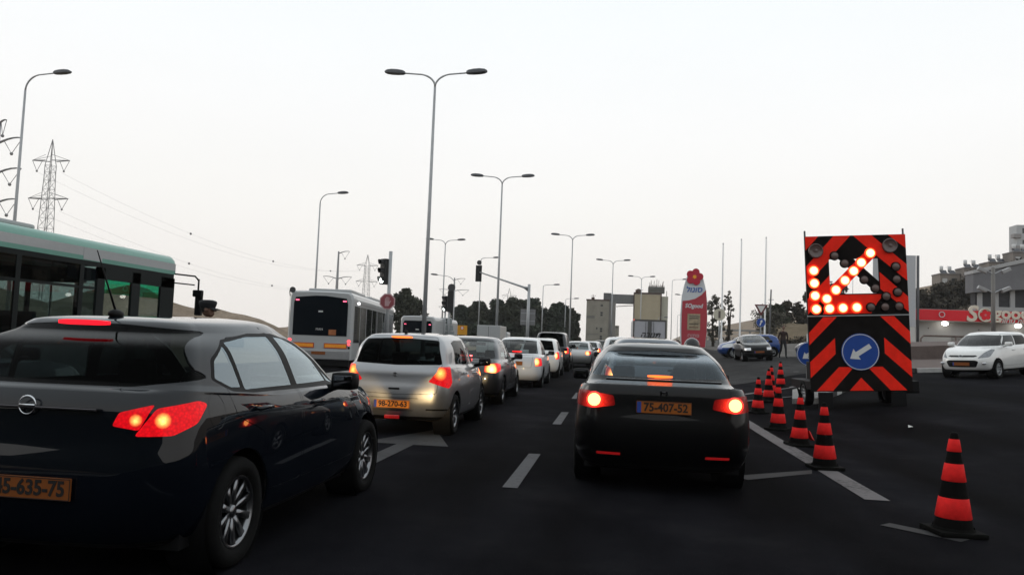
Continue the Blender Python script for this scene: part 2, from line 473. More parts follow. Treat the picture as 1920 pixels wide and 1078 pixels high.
        o.data.normals_split_custom_set_from_vertices([(-a, -b, -c) for a, b, c in ns] if flip else ns)
        if loc: o.location = loc
        return o

def lev(z, yr, yf, w, wr=None, wf=None, rr=.2, rf=.25, br=.05, bf=.1):
    return dict(z=z, yr=yr, yf=yf, w=w, wr=wr if wr else w * .93, wf=wf if wf else w * .9, rr=rr, rf=rf, br=br, bf=bf)

RUBBER = pmat('tyre_rubber', (0.006, 0.006, 0.006), 0.9, noise=.3, nscale=12, spec=.1)
BLACKPL = pmat('black_plastic', (0.006, 0.006, 0.0065), 0.55, spec=.12)
GLOSSBLK = pmat('gloss_black', (0.006, 0.006, 0.007), 0.15, coat=.5)
DARKIN = pmat('car_interior', (0.012, 0.012, 0.013), 0.9, noise=.2)
SEATM = pmat('seat_cloth', (0.02, 0.02, 0.022), 0.95, noise=.25, nscale=30)
CHROME = pmat('chrome', (0.55, 0.56, 0.58), 0.12, metal=1.0)
ALLOY = pmat('alloy', (0.20, 0.205, 0.215), 0.30, metal=1.0, noise=.12)
HUBCAP = pmat('hubcap_silver', (0.25, 0.26, 0.27), 0.4, metal=.7, noise=.15)
PLATE = pmat('plate_yellow', (0.19, 0.055, 0.010), 0.45, noise=.1, nscale=20)
PLATEBLUE = pmat('plate_blue', (0.02, 0.05, 0.25), 0.5)
INK = pmat('black_ink', (0.01, 0.01, 0.01), 0.6)
GL_CLEAR = glass_mat('glass_clear', (0.72, 0.78, 0.77))
GL_TINT = glass_mat('glass_tinted', (0.30, 0.33, 0.34))
GL_DARK = glass_mat('glass_dark', (0.06, 0.08, 0.08), 1.12, 0.0, .45)
GL_SIDE = glass_mat('glass_side', (0.60, 0.66, 0.66), 2.9, 0.0, (.80, .93, 1.0))
GL_REAR = glass_mat('glass_rear', (0.38, 0.42, 0.45), 1.6, 0.0, (.82, .92, 1.0))
MIRROR = pmat('mirror_glass', (0.10, 0.10, 0.11), 0.05, metal=1)
LAMPCLR = pmat('lamp_clear', (0.45, 0.46, 0.48), 0.08, metal=.6, coat=1.0)
LAMPRED = pmat('lamp_red_plastic', (0.22, 0.006, 0.008), 0.12, coat=1.0)
REFLRED = pmat('reflector_red', (0.35, 0.01, 0.012), 0.2, coat=1.0, emit=(1, .02, .02), estr=.12)  # faint red emission painted in for the light a reflector returns
BULB = emat('brake_bulb', (1.0, 0.30, 0.10), 14.0)

def paint(name, col, metal=0.55, rough=0.32, coat=1.0, coat_ior=1.4):
    return pmat('paint_' + name, col, rough, metal=metal, coat=coat, noise=.04, nscale=3.0, coat_rough=.02, coat_ior=coat_ior, spec=.2)

WHEELS = {}
def wheel(parent, loc, r, width, side, style='spoke10', n=28):
    """wheel > tyre, rim ; side +1 right, -1 left"""
    key = (round(r, 3), style, side, n)
    w = bpy.data.objects.new('wheel', None); link(w, parent); w.location = loc; w.empty_display_size = .1
    if key in WHEELS:
        for nm, me in WHEELS[key]:
            link(bpy.data.objects.new(nm, me), w)
        return w
    M = Matrix.Rotation(side * pi / 2, 4, 'Y')      # lathe axis -> outward
    rr = r * .66; t = MB(); h = width / 2
    t.lathe([(rr, -h * .8), (r * .8, -h), (r * .95, -h * .92), (r, -h * .6), (r, h * .6), (r * .95, h * .92), (r * .8, h), (rr, h * .78), (rr * .98, h * .4)], n, M, cap=False)
    to = t.build('tyre', RUBBER, w, True)
    m = MB()
    m.lathe([(rr * 1.0, h * .80), (rr * .93, h * .82), (rr * .90, h * .45), (rr * .88, -h * .3)], n, M, cap=False)
    spokes = {'spoke10': 10, 'spoke5': 5, 'spoke7': 7, 'cap': 8}[style]
    ww = .05 if style == 'spoke5' else (.022 if style == 'spoke10' else .035)
    for k in range(spokes):
        Q = M @ Matrix.Rotation(2 * pi * k / spokes, 4, 'Z')
        a, b = rr * .12, rr * .94
        vs = [(a, -ww * .8, h * .5), (a, ww * .8, h * .5), (b, ww, h * .72), (b, -ww, h * .72), (a, -ww * .8, h * .3), (a, ww * .8, h * .3), (b, ww, h * .5), (b, -ww, h * .5)]
        m.add([Q @ Vector(v) for v in vs], [(0, 3, 2, 1), (4, 5, 6, 7), (0, 1, 5, 4), (1, 2, 6, 5), (2, 3, 7, 6), (3, 0, 4, 7)])
    m.lathe([(.001, h * .62), (rr * .16, h * .60), (rr * .2, h * .45), (rr * .2, h * .2)], 14, M, cap=False)
    mo = m.build('rim', ALLOY if style != 'cap' else HUBCAP, w, True)
    b = MB(); b.lathe([(.001, h * .05), (rr * .55, h * .06), (rr * .6, h * .0), (rr * .87, -h * .1)], n, M, cap=False)
    bo = b.build('brake_disc', pmat('brake_steel', (.05, .05, .05), .5, metal=.7), w, True)
    WHEELS[key] = [('tyre', to.data), ('rim', mo.data), ('brake_disc', bo.data)]
    return w

def plate(parent, loc, digits, w=.52, h=.115, lit=0.0, front=False, tilt=0.0, detail=True):
    o = bpy.data.objects.new('license_plate', None)
    m = MB(); m.box(-w / 2, w / 2, -.006, .006, -h / 2, h / 2, .003)
    p = m.build('license_plate', PLATE if not lit else pmat('plate_yellow_glow%g' % lit, (.22, .065, .010), .45, noise=.1, nscale=20, emit=(1, .26, .02), estr=lit), parent)  # lit plates glow by emission, in place of light falling on them
    p.location = loc; p.rotation_euler = (tilt, 0, pi if front else 0)
    if detail:
        b = MB(); b.box(-w / 2 + .006, -w / 2 + .045, -.0085, -.004, -h / 2 + .006, h / 2 - .006); b.build('plate_strip', PLATEBLUE, p)
        if digits.strip(): text_part('plate_digits', digits, h * .95, INK, p, REAR((.018, -.007, 0)), .002, width=w * .80, bold=.003)
        bd = MB()
        for a in ((-w/2+.002, w/2-.002, h/2-.006, h/2-.002), (-w/2+.002, w/2-.002, -h/2+.002, -h/2+.006)):
            bd.box(a[0], a[1], -.0082, -.005, a[2], a[3])
        for a in ((-w/2+.002, -w/2+.005), (w/2-.005, w/2-.002)): bd.box(a[0], a[1], -.0082, -.005, -h/2+.006, h/2-.006)
        bd.build('plate_border', INK, p)
    return p

def seats(parent, sp, detail):
    zf = .32; yF, yR = sp['y_fseat'], sp['y_rseat']; hz = sp['H'] - .26
    for x in (-.36, .36):
        m = MB(); M = Matrix.Translation((x, yF, zf)) @ Matrix.Rotation(R(14), 4, 'X')
        m.box(-.23, .23, -.06, .07, .1, .62, .05, M); m.box(-.24, .24, 0, .5, .0, .16, .05, Matrix.Translation((x, yF, zf)))
        so = m.build('seat', SEATM, parent, True)
        h = MB(); h.box(-.13, .13, -.05, .05, .68, .88, .04, M); h.tube([M @ Vector((-.06, 0, .6)), M @ Vector((-.06, 0, .7))], .008, 6); h.tube([M @ Vector((.06, 0, .6)), M @ Vector((.06, 0, .7))], .008, 6)
        h.build('headrest', SEATM, so, True)
    m = MB(); M = Matrix.Translation((0, yR, zf)) @ Matrix.Rotation(R(18), 4, 'X')
    m.box(-.60, .60, -.07, .06, .1, .58, .05, M); m.box(-.62, .62, 0, .5, .0, .16, .05, Matrix.Translation((0, yR, zf)))
    so = m.build('rear_bench', SEATM, parent, True)
    for x in (-.38, .38):
        h = MB(); h.box(x - .13, x + .13, -.045, .045, .60, .74, .04, M); h.build('headrest', SEATM, so, True)
    d = MB(); d.box(-.62, .62, sp['y_dash'], sp['y_dash'] + .45, .55, sp['belt'] - .03, .06); d.build('dashboard', DARKIN, parent, True)
    t = MB(); T = Matrix.Translation((-.36, sp['y_dash'] - .1, sp['belt'] - .1)) @ Matrix.Rotation(R(-65), 4, 'X')
    t.lathe([(.185 + .014 * cos(a), .014 * sin(a)) for a in [2 * pi * k / 6 for k in range(6)]], 20, T, closed=True); t.build('steering_wheel', BLACKPL, parent, True)
    rm = MB(); rm.box(-.12, .12, sp['y_mir'], sp['y_mir'] + .03, sp['H'] - .22, sp['H'] - .15, .012); rm.build('inside_mirror', BLACKPL, parent, True)

def make_car(name, label, loc, sp, paint_mat, rz=0.0, res=.05, detail=2, cat='car', brake=True, digits='', head=False, group=None, plate_lit=0.0, zlift=0.0):
    """car > body, doors (> handle, window), windows, lamps, wheels (> tyre, rim), mirrors, plate, seats"""
    t = thing(name, label, cat, loc, rz, group)
    sh = Shell(sp['levels'], res); P = 1
    side_pieces = []; out = {}
    # wheel openings
    for y in (sp['ya'], sp['yb']):
        r = sp['wr'] + .045; poly = [(y + r * cos(a), sp['wr'] + .01 + r * sin(a)) for a in [2 * pi * k / 28 for k in range(28)]]
        for mi in (False, True): sh.cut(poly, 90, 99, mi, minn=-2, test=lambda c, mi=mi: (c.x < -.45 if mi else c.x > .45))
    HM = {}
    jobs = []
    for nm, poly, th, rr, both, kw in sp['cuts']:
        if nm == 'tail_light': kw.setdefault('test', lambda v, L=sp['L']: v.y < L * .25)
        jobs.append((nm, round_poly(poly, rr, 3 if res < .06 else 2) if rr else poly, th, both, kw))
    for nm, poly, th, both, kw in jobs:
        for mi in ((False, True) if both else (False,)):
            if kw.get('seam'):
                sh.cut(offset_poly(poly, kw['seam']), th, 1000 + P, mi, frm=(0,) + tuple(kw.get('frm', ())), minn=kw.get('minn', .1), test=kw.get('test'))
                sh.cut(poly, th, P, mi, frm=(1000 + P,), minn=kw.get('minn', .1), test=kw.get('test'))
            else:
                sh.cut(poly, th, P, mi, frm=kw.get('from'), minn=kw.get('minn', .1), test=kw.get('test'))
            side_pieces.append((P, nm, kw, mi)); P += 1
    fix = 98
    for i, f in enumerate(sh.f):
        if sh.p[i] == 0 and sum(sh.v[k][2] for k in f) / len(f) < .275: sh.p[i] = 97
    sh.piece(0, 'body', paint_mat, t, rim=.012)
    sh.piece(97, 'lower_sill', BLACKPL, t)
    for pid, nm, kw, mi in side_pieces:
        if kw.get('seam'):
            for q in sh.split(1000 + pid, kw['seam'] ** 2): sh.piece(q, 'panel_gap', BLACKPL, t, push=-.006)
    doors = {}
    for pid, nm, kw, mi in side_pieces:
        par = t
        if kw.get('under'): par = doors.get((kw['under'], mi)) or t
        m = kw.get('mat') or paint_mat
        o = sh.piece(pid, nm, m, par, push=kw.get('push', 0.0), rim=kw.get('rim', 0.012), loc=((-1 if mi else 1) * kw['bulb'][0], kw['bulb'][1], kw['bulb'][2]) if kw.get('bulb') else None)
        if o is None: continue
        if kw.get('key'): doors[(kw['key'], mi)] = o
        if kw.get('label'): o['label'] = kw['label']
    allp = {pid for pid, nm, kw, mi in side_pieces if not kw.get('glass')} | {0, 97} | {q for q in sh.p if q >= 1000}
    sh.piece(None, 'interior_lining', DARKIN, t, push=-.02, pids=allp, flip=True)
    # underbody, wheel wells
    L, Wd = sp['L'], sp['W']
    u = MB(); u.box(-Wd * .42, Wd * .42, .3, L - .4, .2, .34); u.build('underbody', BLACKPL, t)
    for k, y in enumerate((sp['ya'], sp['yb'])):
        for sx in (-1, 1):
            xo = sx * (Wd / 2 - .125)
            wheel(t, (xo, y, sp['wr']), sp['wr'], .205, sx, sp.get('rim', 'spoke10'), 36 if detail > 1 else 20)
            ww = MB(); ww.lathe([(sp['wr'] + .06, -.16), (sp['wr'] + .06, .10)], 20, Matrix.Translation((xo - sx * .02, y, sp['wr'] + .01)) @ Matrix.Rotation(sx * pi / 2, 4, 'Y'), cap=False)
            ww.build('wheel_well', BLACKPL, t, True)
    if detail > 0: seats(t, sp, detail)
    # mirrors
    ym, zm, xm = sp['mirror']
    for sx in (-1, 1):
        m = MB(); m.box(*sorted((sx * (xm + .02), sx * (xm + .225))), ym - .06, ym + .08, zm - .015, zm + .125, .05); m.tube([(sx * (xm - .06), ym + .03, zm - .02), (sx * (xm + .08), ym + .02, zm + .02)], [.035, .03], 8)
        mo = m.build('door_mirror', sp.get('mirmat', BLACKPL), t, True)
        g = MB(); g.box(*sorted((sx * (xm + .05), sx * (xm + .20))), ym - .066, ym - .058, zm + .012, zm + .10, .003); g.build('mirror_glass', MIRROR, mo, True)
    if sp.get('handles') and detail > 1:
        for y, z, x in sp['handles']:
            for sx in (-1, 1):
                h = MB(); h.tube([(sx * (x - .012), y - .10, z), (sx * (x + .028), y - .085, z), (sx * (x + .034), y, z + .004), (sx * (x + .028), y + .085, z), (sx * (x - .012), y + .1, z)], .013, 8)
                par = doors.get(('rear_door' if y < sp['bpillar'] else 'front_door', sx < 0)) or t
                h.build('door_handle', sp.get('handlemat') or paint_mat, par, True)
    if digits:
        px, py, pz, tilt, pw = sp['plate']
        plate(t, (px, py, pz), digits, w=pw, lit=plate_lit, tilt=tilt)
    if head:
        for sx in (-1, 1):
            ld = bpy.data.lights.new('headlight_beam', 'SPOT'); ld.energy = head; ld.color = (1.0, .70, .34); ld.spot_size = R(20); ld.spot_blend = .5; ld.shadow_soft_size = .06
            lo = bpy.data.objects.new('headlight_beam', ld); link(lo, t); lo.location = (sx * (Wd / 2 - .24), L + .06, .66); lo.rotation_euler = (R(84.5), 0, 0)
    return t
# ------------------------------------------------------------------ car shapes
def lens_red(hs=14.0, rs=.55, rad=.11, pw=2.2, key='', hot=(1.0, .30, .08)):
    return lens_mat('lens_red_lit' + key, (.12, .004, .005), hot, hs, (1.0, .004, .012), rs, rad, pw)

def body_levels(L, W, H, hatch, belt=.98, deck_z=1.0, deck_y=.15, rg_top=.5, ws_top=2.45, cowl_y=3.42, cowl_z=1.0, hood_z=.80,
                rear_in=.06, glass_w=.80, roof_w=.60, tail_z=.92, roof_front_z=None, rr=.30, rf=.45):
    h = W / 2; rz = roof_front_z or H - .075
    g8 = min(glass_w * 1.07, .935); g8r = min(glass_w * 1.0, .885); g8f = min(glass_w * .95, .835)
    return [
        lev(.20, .35, L - .45, h * .78, rr=.2, rf=.3),
        lev(.24, .10, L - .14, h * .93, h * .86, h * .82, rr, rf, .07, .16),
        lev(.34, .03, L - .04, h * .975, h * .93, h * .90, rr, rf, .07, .17),
        lev(.50, .0, L, h * .995, h * .955, h * .925, rr * .9, rf, .07, .18),
        lev([(0, .66), (L, .62)], .005, L - .015, h, h * .95, h * .92, rr * .8, rf, .07, .18),
        lev([(0, .80), (L * .5, .78), (L, .70)], .03, L - .06, h * .995, h * .935, h * .91, rr * .75, rf * .95, .06, .20),
        lev([(0, tail_z), (L * .3, belt - .07), (L * .75, belt - .09), (L, hood_z - .03)], rear_in, L - .14, h * .975, h * .905, h * .87, rr * .7, rf * .9, .06, .22),
        lev([(0, deck_z - .03), (L * .3, belt - .015), (cowl_y, cowl_z - .035), (L, hood_z + .01)], rear_in + .035, L - .24, h * max(.945, g8 + .01), h * max(.87, g8r + .008), h * max(.82, g8f + .008), rr * .6, rf * .85, .06, .24),
        lev([(0, deck_z), (L * .3, belt), (cowl_y, cowl_z), (L, hood_z + .04)], deck_y - (.0 if hatch else .06), cowl_y + .02, h * g8, h * g8r, h * g8f, .18, .25, .08, .22),
        lev([(0, deck_z + .025), (L * .3, belt + .03), (cowl_y, cowl_z + .02)], deck_y + .03, cowl_y - .04, h * (g8 - .022), h * (g8r - .022), h * (g8f - .02), .18, .25, .08, .22),
        lev([(0, (deck_z + H) / 2 + .02), (cowl_y, (cowl_z + rz) / 2 + .02)], deck_y + (rg_top - deck_y) * .48, cowl_y + (ws_top - cowl_y) * .5, (glass_w + roof_w) / 2 * h * 1.06, None, None, .17, .22, .07, .18),
        lev([(rg_top, H - .115), (1.6, H - .085), (ws_top, rz - .02)], rg_top - .02, ws_top + .06, roof_w * h * 1.06, roof_w * h * .98, roof_w * h * .97, .15, .2, .06, .15),
        lev([(rg_top, H - .065), (1.7, H - .035), (ws_top, rz + .02)], rg_top + .035, ws_top - .03, roof_w * h * .95, roof_w * h * .88, roof_w * h * .87, .14, .18, .06, .14),
        lev([(rg_top, H - .045), (1.7, H - .012), (ws_top, rz + .045)], rg_top + .12, ws_top - .14, roof_w * h * .72, None, None, .12, .15, .05, .12),
        lev([(rg_top, H - .035), (1.7, H - .002), (ws_top, rz + .055)], rg_top + .25, ws_top - .3, roof_w * h * .35, None, None, .08, .1, .03, .06),
        lev([(rg_top, H - .032), (1.7, H), (ws_top, rz + .06)], rg_top + .4, ws_top - .45, .03, None, None, .008, .008, .0, .0),
    ]

def spec_base(L, W, H, ya, yb, wr, **k):
    d = dict(L=L, W=W, H=H, ya=ya, yb=yb, wr=wr, cuts=[]); d.update(k); return d
G = dict(glass=True, push=-.004, rim=0)

def spec_opel():
    L, W, H = 4.10, 1.78, 1.50
    s = spec_base(L, W, H, .77, 3.27, .325, rim='spoke10', belt=1.0, y_fseat=1.75, y_rseat=.85, y_dash=2.6, y_mir=2.2)
    s['levels'] = body_levels(L, W, H, True, belt=1.0, deck_z=1.09, deck_y=.12, rg_top=.50, ws_top=2.05, cowl_y=3.0, cowl_z=1.02, hood_z=.83,
                              rear_in=.042, glass_w=.87, roof_w=.65, tail_z=.97, rr=.40, rf=.5)
    s['mirror'] = (2.32, .99, .82); s['plate'] = (.06, -.012, .555, 0, .50); s['bpillar'] = 1.666
    s['handles'] = [(1.02, .93, .858), (1.93, .91, .862)]
    k = lambda p: [(y * 1.014 - .362, z) for y, z in p]
    rd = k([(1.48, .40), (1.96, .40), (1.96, 1.0), (1.86, 1.40), (1.22, 1.36), (1.0, 1.06), (1.06, .90), (1.38, .78)])
    fd = k([(2.0, .40), (3.16, .40), (3.18, .94), (2.98, 1.03), (2.5, 1.34), (1.92, 1.39), (2.0, 1.0)])
    c = s['cuts']
    c.append(('door', rd, 90, .03, True, dict(seam=.006, key='rear_door', minn=.2)))
    c.append(('door', fd, 90, .03, True, dict(seam=.006, key='front_door', minn=.2)))
    c.append(('window_seal', k([(.88, 1.12), (.93, 1.235), (1.15, 1.350), (1.55, 1.395), (1.95, 1.40), (2.36, 1.345), (2.68, 1.19), (2.98, 1.0), (1.3, 1.025), (1.05, 1.045)]), 90, .02, True, dict(mat=BLACKPL, minn=.2, push=-.002)))
    c.append(('quarter_window', k([(.92, 1.125), (.965, 1.225), (1.12, 1.318), (1.175, 1.065), (1.06, 1.07)]), 90, .015, True, dict(mat=GL_SIDE, minn=.2, **G)))
    c.append(('window', k([(1.215, 1.05), (1.16, 1.335), (1.5, 1.375), (1.83, 1.38), (1.93, 1.045)]), 90, .015, True, dict(mat=GL_SIDE, minn=.2, under='rear_door', **G)))
    c.append(('window', k([(2.03, 1.045), (1.945, 1.38), (2.15, 1.368), (2.34, 1.325), (2.60, 1.20), (2.76, 1.04)]), 90, .015, True, dict(mat=GL_SIDE, minn=.2, under='front_door', **G)))
    c.append(('quarter_window', k([(2.80, 1.035), (2.73, 1.130), (2.94, 1.015)]), 90, .008, True, dict(mat=GL_SIDE, minn=.2, **G)))
    c.append(('rear_window', [(-.755, 1.12), (-.575, 1.40), (-.2, 1.425), (.2, 1.425), (.575, 1.40), (.755, 1.12), (.5, 1.085), (-.5, 1.085)], 0, .03, False, dict(mat=GL_DARK, minn=.03, **G)))
    c.append(('windscreen', [(-.66, 1.03), (-.56, 1.38), (0, 1.41), (.56, 1.38), (.66, 1.03)], 180, .03, False, dict(mat=GL_CLEAR, minn=.1, **G)))
    c.append(('tail_light', [(.47, .885), (.50, .955), (.665, 1.0), (.61, .865)], 0, .015, True, dict(mat=lens_red(4.0, .75, .036, 1.3, '_a', (1, .35, .08)), push=.004, bulb=(.59, .05, .925))))
    c.append(('tail_light', [(.545, .835), (.645, .98), (.85, 1.012), (.90, .99), (.85, .89), (.73, .835)], 30, .02, True, dict(mat=lens_red(5.0, .80, .045, 1.3, '_b', (1, .42, .09)), push=.006, bulb=(.72, .10, .915))))
    c.append(('fuel_flap', [(.50 + .08 * cos(a), .945 + .10 * sin(a)) for a in [2 * pi * q / 16 for q in range(16)]], 90, 0, True, dict(seam=.004, minn=.3, test=lambda v: v.x > 0)))
    c.append(('head_light', [(-.78, .62), (-.55, .66), (-.50, .76), (-.76, .86)], 180, .02, True, dict(mat=LAMPCLR, push=.003)))
    return s

def spec_swift():
    L, W, H = 3.70, 1.69, 1.51
    s = spec_base(L, W, H, .58, 2.96, .30, rim='spoke7', belt=.97, y_fseat=1.75, y_rseat=.85, y_dash=2.6, y_mir=2.3)
    s['levels'] = body_levels(L, W, H, True, belt=.98, deck_z=1.02, deck_y=.10, rg_top=.36, ws_top=2.25, cowl_y=2.95, cowl_z=1.0, hood_z=.84,
                              rear_in=.035, glass_w=.90, roof_w=.72, tail_z=.92, rr=.30, rf=.4)
    s['mirror'] = (2.45, 1.0, .80); s['plate'] = (-.02, -.018, .455, 0, .53); s['bpillar'] = 1.68
    s['handles'] = [(1.10, .90, .815), (2.0, .88, .82)]
    rd = [(.80, .55), (1.0, .40), (1.64, .40), (1.64, 1.0), (1.58, 1.41), (.80, 1.39), (.68, 1.02)]
    fd = [(1.68, .40), (2.62, .40), (2.66, .94), (2.5, 1.02), (2.15, 1.36), (1.62, 1.41), (1.68, 1.0)]
    c = s['cuts']
    c.append(('door', rd, 90, .03, True, dict(seam=.006, key='rear_door', minn=.2)))
    c.append(('door', fd, 90, .03, True, dict(seam=.006, key='front_door', minn=.2)))
    c.append(('window', [(.70, 1.045), (.72, 1.36), (.95, 1.395), (1.54, 1.405), (1.62, 1.03)], 90, .02, True, dict(mat=GL_DARK, minn=.2, under='rear_door', **G)))
    c.append(('window', [(1.70, 1.03), (1.62, 1.405), (1.98, 1.385), (2.22, 1.30), (2.5, 1.03)], 90, .02, True, dict(mat=GL_TINT, minn=.2, under='front_door', **G)))
    c.append(('tailgate', [(-.62, .62), (-.64, .9), (-.66, 1.02), (-.52, 1.435), (0, 1.45), (.52, 1.435), (.66, 1.02), (.64, .9), (.62, .62), (0, .60)], 0, .04, False, dict(seam=.006, key='tailgate', minn=.1)))
    c.append(('rear_window', [(-.66, 1.035), (-.56, 1.39), (0, 1.42), (.56, 1.39), (.66, 1.035), (0, 1.015)], 0, .04, False, dict(mat=GL_DARK, minn=.1, under='tailgate', **G)))
    c.append(('windscreen', [(-.66, 1.03), (-.56, 1.40), (0, 1.43), (.56, 1.40), (.66, 1.03)], 180, .03, False, dict(mat=GL_CLEAR, minn=.1, **G)))
    c.append(('tail_light', [(.47, .79), (.585, .93), (.62, 1.0), (.82, 1.01), (.85, .78), (.78, .70), (.66, .73)], 25, .02, True, dict(mat=lens_red(5.5, .75, .12, 1.6, '_s', (1, .26, .05)), push=.006, bulb=(.70, .06, .93))))
    c.append(('bumper_groove', [(.46, .37), (.46, .40), (.92, .40), (.92, .37)], 20, .01, True, dict(mat=BLACKPL, push=-.01)))
    c.append(('head_light', [(-.76, .66), (-.5, .68), (-.5, .8), (-.72, .92)], 180, .02, True, dict(mat=LAMPCLR, push=.003)))
    return s

def spec_civic():
    L, W, H = 4.54, 1.80, 1.46
    s = spec_base(L, W, H, .93, 3.62, .315, rim='spoke5', belt=.95, y_fseat=2.25, y_rseat=1.35, y_dash=3.2, y_mir=2.75)
    s['levels'] = body_levels(L, W, H, False, belt=.97, deck_z=1.075, deck_y=.62, rg_top=1.38, ws_top=2.62, cowl_y=3.66, cowl_z=.97, hood_z=.78,
                              rear_in=.045, glass_w=.86, roof_w=.64, tail_z=.97, rr=.34, rf=.5)
    s['mirror'] = (3.02, .97, .80); s['plate'] = (0, -.008, .835, 0, .52); s['bpillar'] = 2.2
    s['handles'] = [(1.55, .88, .84), (2.55, .86, .845)]
    rd = [(1.20, .60), (1.4, .38), (2.16, .38), (2.16, .95), (2.06, 1.33), (1.55, 1.31), (1.12, .97)]
    fd = [(2.2, .38), (3.3, .38), (3.34, .9), (3.15, .97), (2.6, 1.28), (2.1, 1.33), (2.2, .95)]
    c = s['cuts']
    c.append(('door', rd, 90, .03, True, dict(seam=.006, key='rear_door', minn=.2)))
    c.append(('door', fd, 90, .03, True, dict(seam=.006, key='front_door', minn=.2)))
    c.append(('window', [(1.16, 1.01), (1.5, 1.24), (1.75, 1.315), (2.04, 1.325), (2.13, .99)], 90, .02, True, dict(mat=GL_TINT, minn=.2, under='rear_door', **G)))
    c.append(('window', [(2.21, .99), (2.12, 1.325), (2.4, 1.305), (2.7, 1.20), (3.08, .98)], 90, .02, True, dict(mat=GL_TINT, minn=.2, under='front_door', **G)))
    c.append(('boot_lid', [(-.50, .66), (-.58, .80), (-.64, 1.0), (-.60, 1.06), (.60, 1.06), (.64, 1.0), (.58, .80), (.50, .66)], 0, .03, False, dict(seam=.005, minn=.25)))
    c.append(('rear_window', [(-.72, 1.10), (-.56, 1.355), (0, 1.38), (.56, 1.355), (.72, 1.10), (0, 1.085)], 0, .03, False, dict(mat=GL_REAR, minn=.05, test=lambda v: v.z > 1.06, **G)))
    c.append(('windscreen', [(-.68, 1.0), (-.56, 1.33), (0, 1.36), (.56, 1.33), (.68, 1.0)], 180, .03, False, dict(mat=GL_CLEAR, minn=.05, **G)))
    c.append(('tail_light', [(.44, .835), (.46, .93), (.76, .97), (.94, .955), (.96, .89), (.87, .82), (.65, .80)], 25, .02, True, dict(mat=lens_mat('lens_red_halo', (.10, .004, .005), (1.0, .03, .015), 2.6, (1.0, .012, .012), .07, .20, 2.2), push=.006, bulb=(.66, .06, .89))))  # emission falloff paints the bulb's red halo onto the housing
    c.append(('reflector', [(.40, .365), (.40, .388), (.63, .388), (.63, .365)], 12, .004, True, dict(mat=REFLRED, push=.004)))
    c.append(('head_light', [(-.80, .60), (-.5, .62), (-.45, .74), (-.76, .80)], 180, .02, True, dict(mat=LAMPCLR, push=.003)))
    return s

def generic_side(s, a0, a1, c1, c0, b, glass, quarter=None):
    """side glazing from its corner points: a0/a1 front base/top, c1/c0 rear top/base, b = pillar position"""
    zb = a0[1]; c = s['cuts']; zt = (a1[1] + c1[1]) / 2
    rd = [(max(c0[0] - .02, s['ya'] + .28), .42), (b - .02, .40), (b - .02, zb), (b - .08, zt + .02), (c1[0] - .02, c1[1] + .02), (c0[0] - .04, c0[1] - .03)]
    fd = [(b + .02, .40), (s['yb'] - .36, .40), (s['yb'] - .34, zb - .06), (a0[0] + .06, zb - .02), (a1[0] + .02, a1[1] + .03), (b - .05, zt + .02), (b + .02, zb)]
    c.append(('door', rd, 90, .03, True, dict(seam=.008, key='rear_door', minn=.2)))
    c.append(('door', fd, 90, .03, True, dict(seam=.008, key='front_door', minn=.2)))
    c.append(('window', [c0, c1, (b - .09, zt + .005), (b - .03, (zb + c0[1]) / 2)], 90, .02, True, dict(mat=glass, minn=.2, under='rear_door', **G)))
    c.append(('window', [(b + .03, zb + .005), (b - .05, zt + .005), (a1[0], a1[1]), (a0[0], zb)], 90, .02, True, dict(mat=GL_TINT if glass is not GL_CLEAR else glass, minn=.2, under='front_door', **G)))

def lamp_cut(s, poly, th, key, hs, rs, rad, bulb, pw=1.8, r=.02, mat=None):
    s['cuts'].append(('tail_light', poly, th, r, True, dict(mat=mat or lens_red(hs, rs, rad, pw, key), push=.006, bulb=bulb)))

def spec_sedan(L=4.45, W=1.72, H=1.46, deck=.98, key='_g', glass=None, lamp='block', hs=15):
    glass = glass or GL_TINT
    s = spec_base(L, W, H, .92, .92 + L * .585, .31, rim='spoke5', belt=.95, y_fseat=2.15, y_rseat=1.25, y_dash=3.05, y_mir=2.65)
    s['levels'] = body_levels(L, W, H, False, belt=.95, deck_z=deck, deck_y=.60, rg_top=1.18, ws_top=2.5, cowl_y=3.5, cowl_z=.98, hood_z=.80,
                              rear_in=.045, glass_w=.87, roof_w=.67, tail_z=deck - .07, rr=.28, rf=.45)
    s['mirror'] = (2.92, .98, W / 2 - .08); s['plate'] = (0, -.008, .74, 0, .52); s['bpillar'] = 2.1; s['handles'] = [(1.5, .88, W / 2 - .035), (2.45, .87, W / 2 - .03)]
    generic_side(s, (2.92, .985), (2.42, H - .125), (1.42, H - .15), (1.02, 1.0), 2.1, glass)
    c = s['cuts']
    c.append(('rear_window', [(-.66, deck + .03), (-.55, H - .105), (0, H - .08), (.55, H - .105), (.66, deck + .03), (0, deck + .02)], 0, .03, False, dict(mat=glass, minn=.05, test=lambda v: v.z > deck, **G)))
    c.append(('windscreen', [(-.66, 1.0), (-.56, H - .12), (0, H - .09), (.56, H - .12), (.66, 1.0)], 180, .03, False, dict(mat=GL_CLEAR, minn=.05, **G)))
    c.append(('boot_lid', [(-.52, .62), (-.56, deck - .02), (.56, deck - .02), (.52, .62)], 0, .03, False, dict(seam=.006, minn=.25)))
    if lamp == 'block': lamp_cut(s, [(.62, .66), (.62, .90), (.88, .91), (.92, .68)], 22, key, hs, 1.0, .16, (.72, .04, .80))
    else: lamp_cut(s, [(.50, .74), (.52, .90), (.80, .93), (.96, .90), (.95, .78), (.75, .72)], 25, key, hs, 1.0, .17, (.70, .06, .83))
    c.append(('head_light', [(-.78, .60), (-.5, .62), (-.46, .75), (-.74, .82)], 180, .02, True, dict(mat=LAMPCLR, push=.003)))
    return s

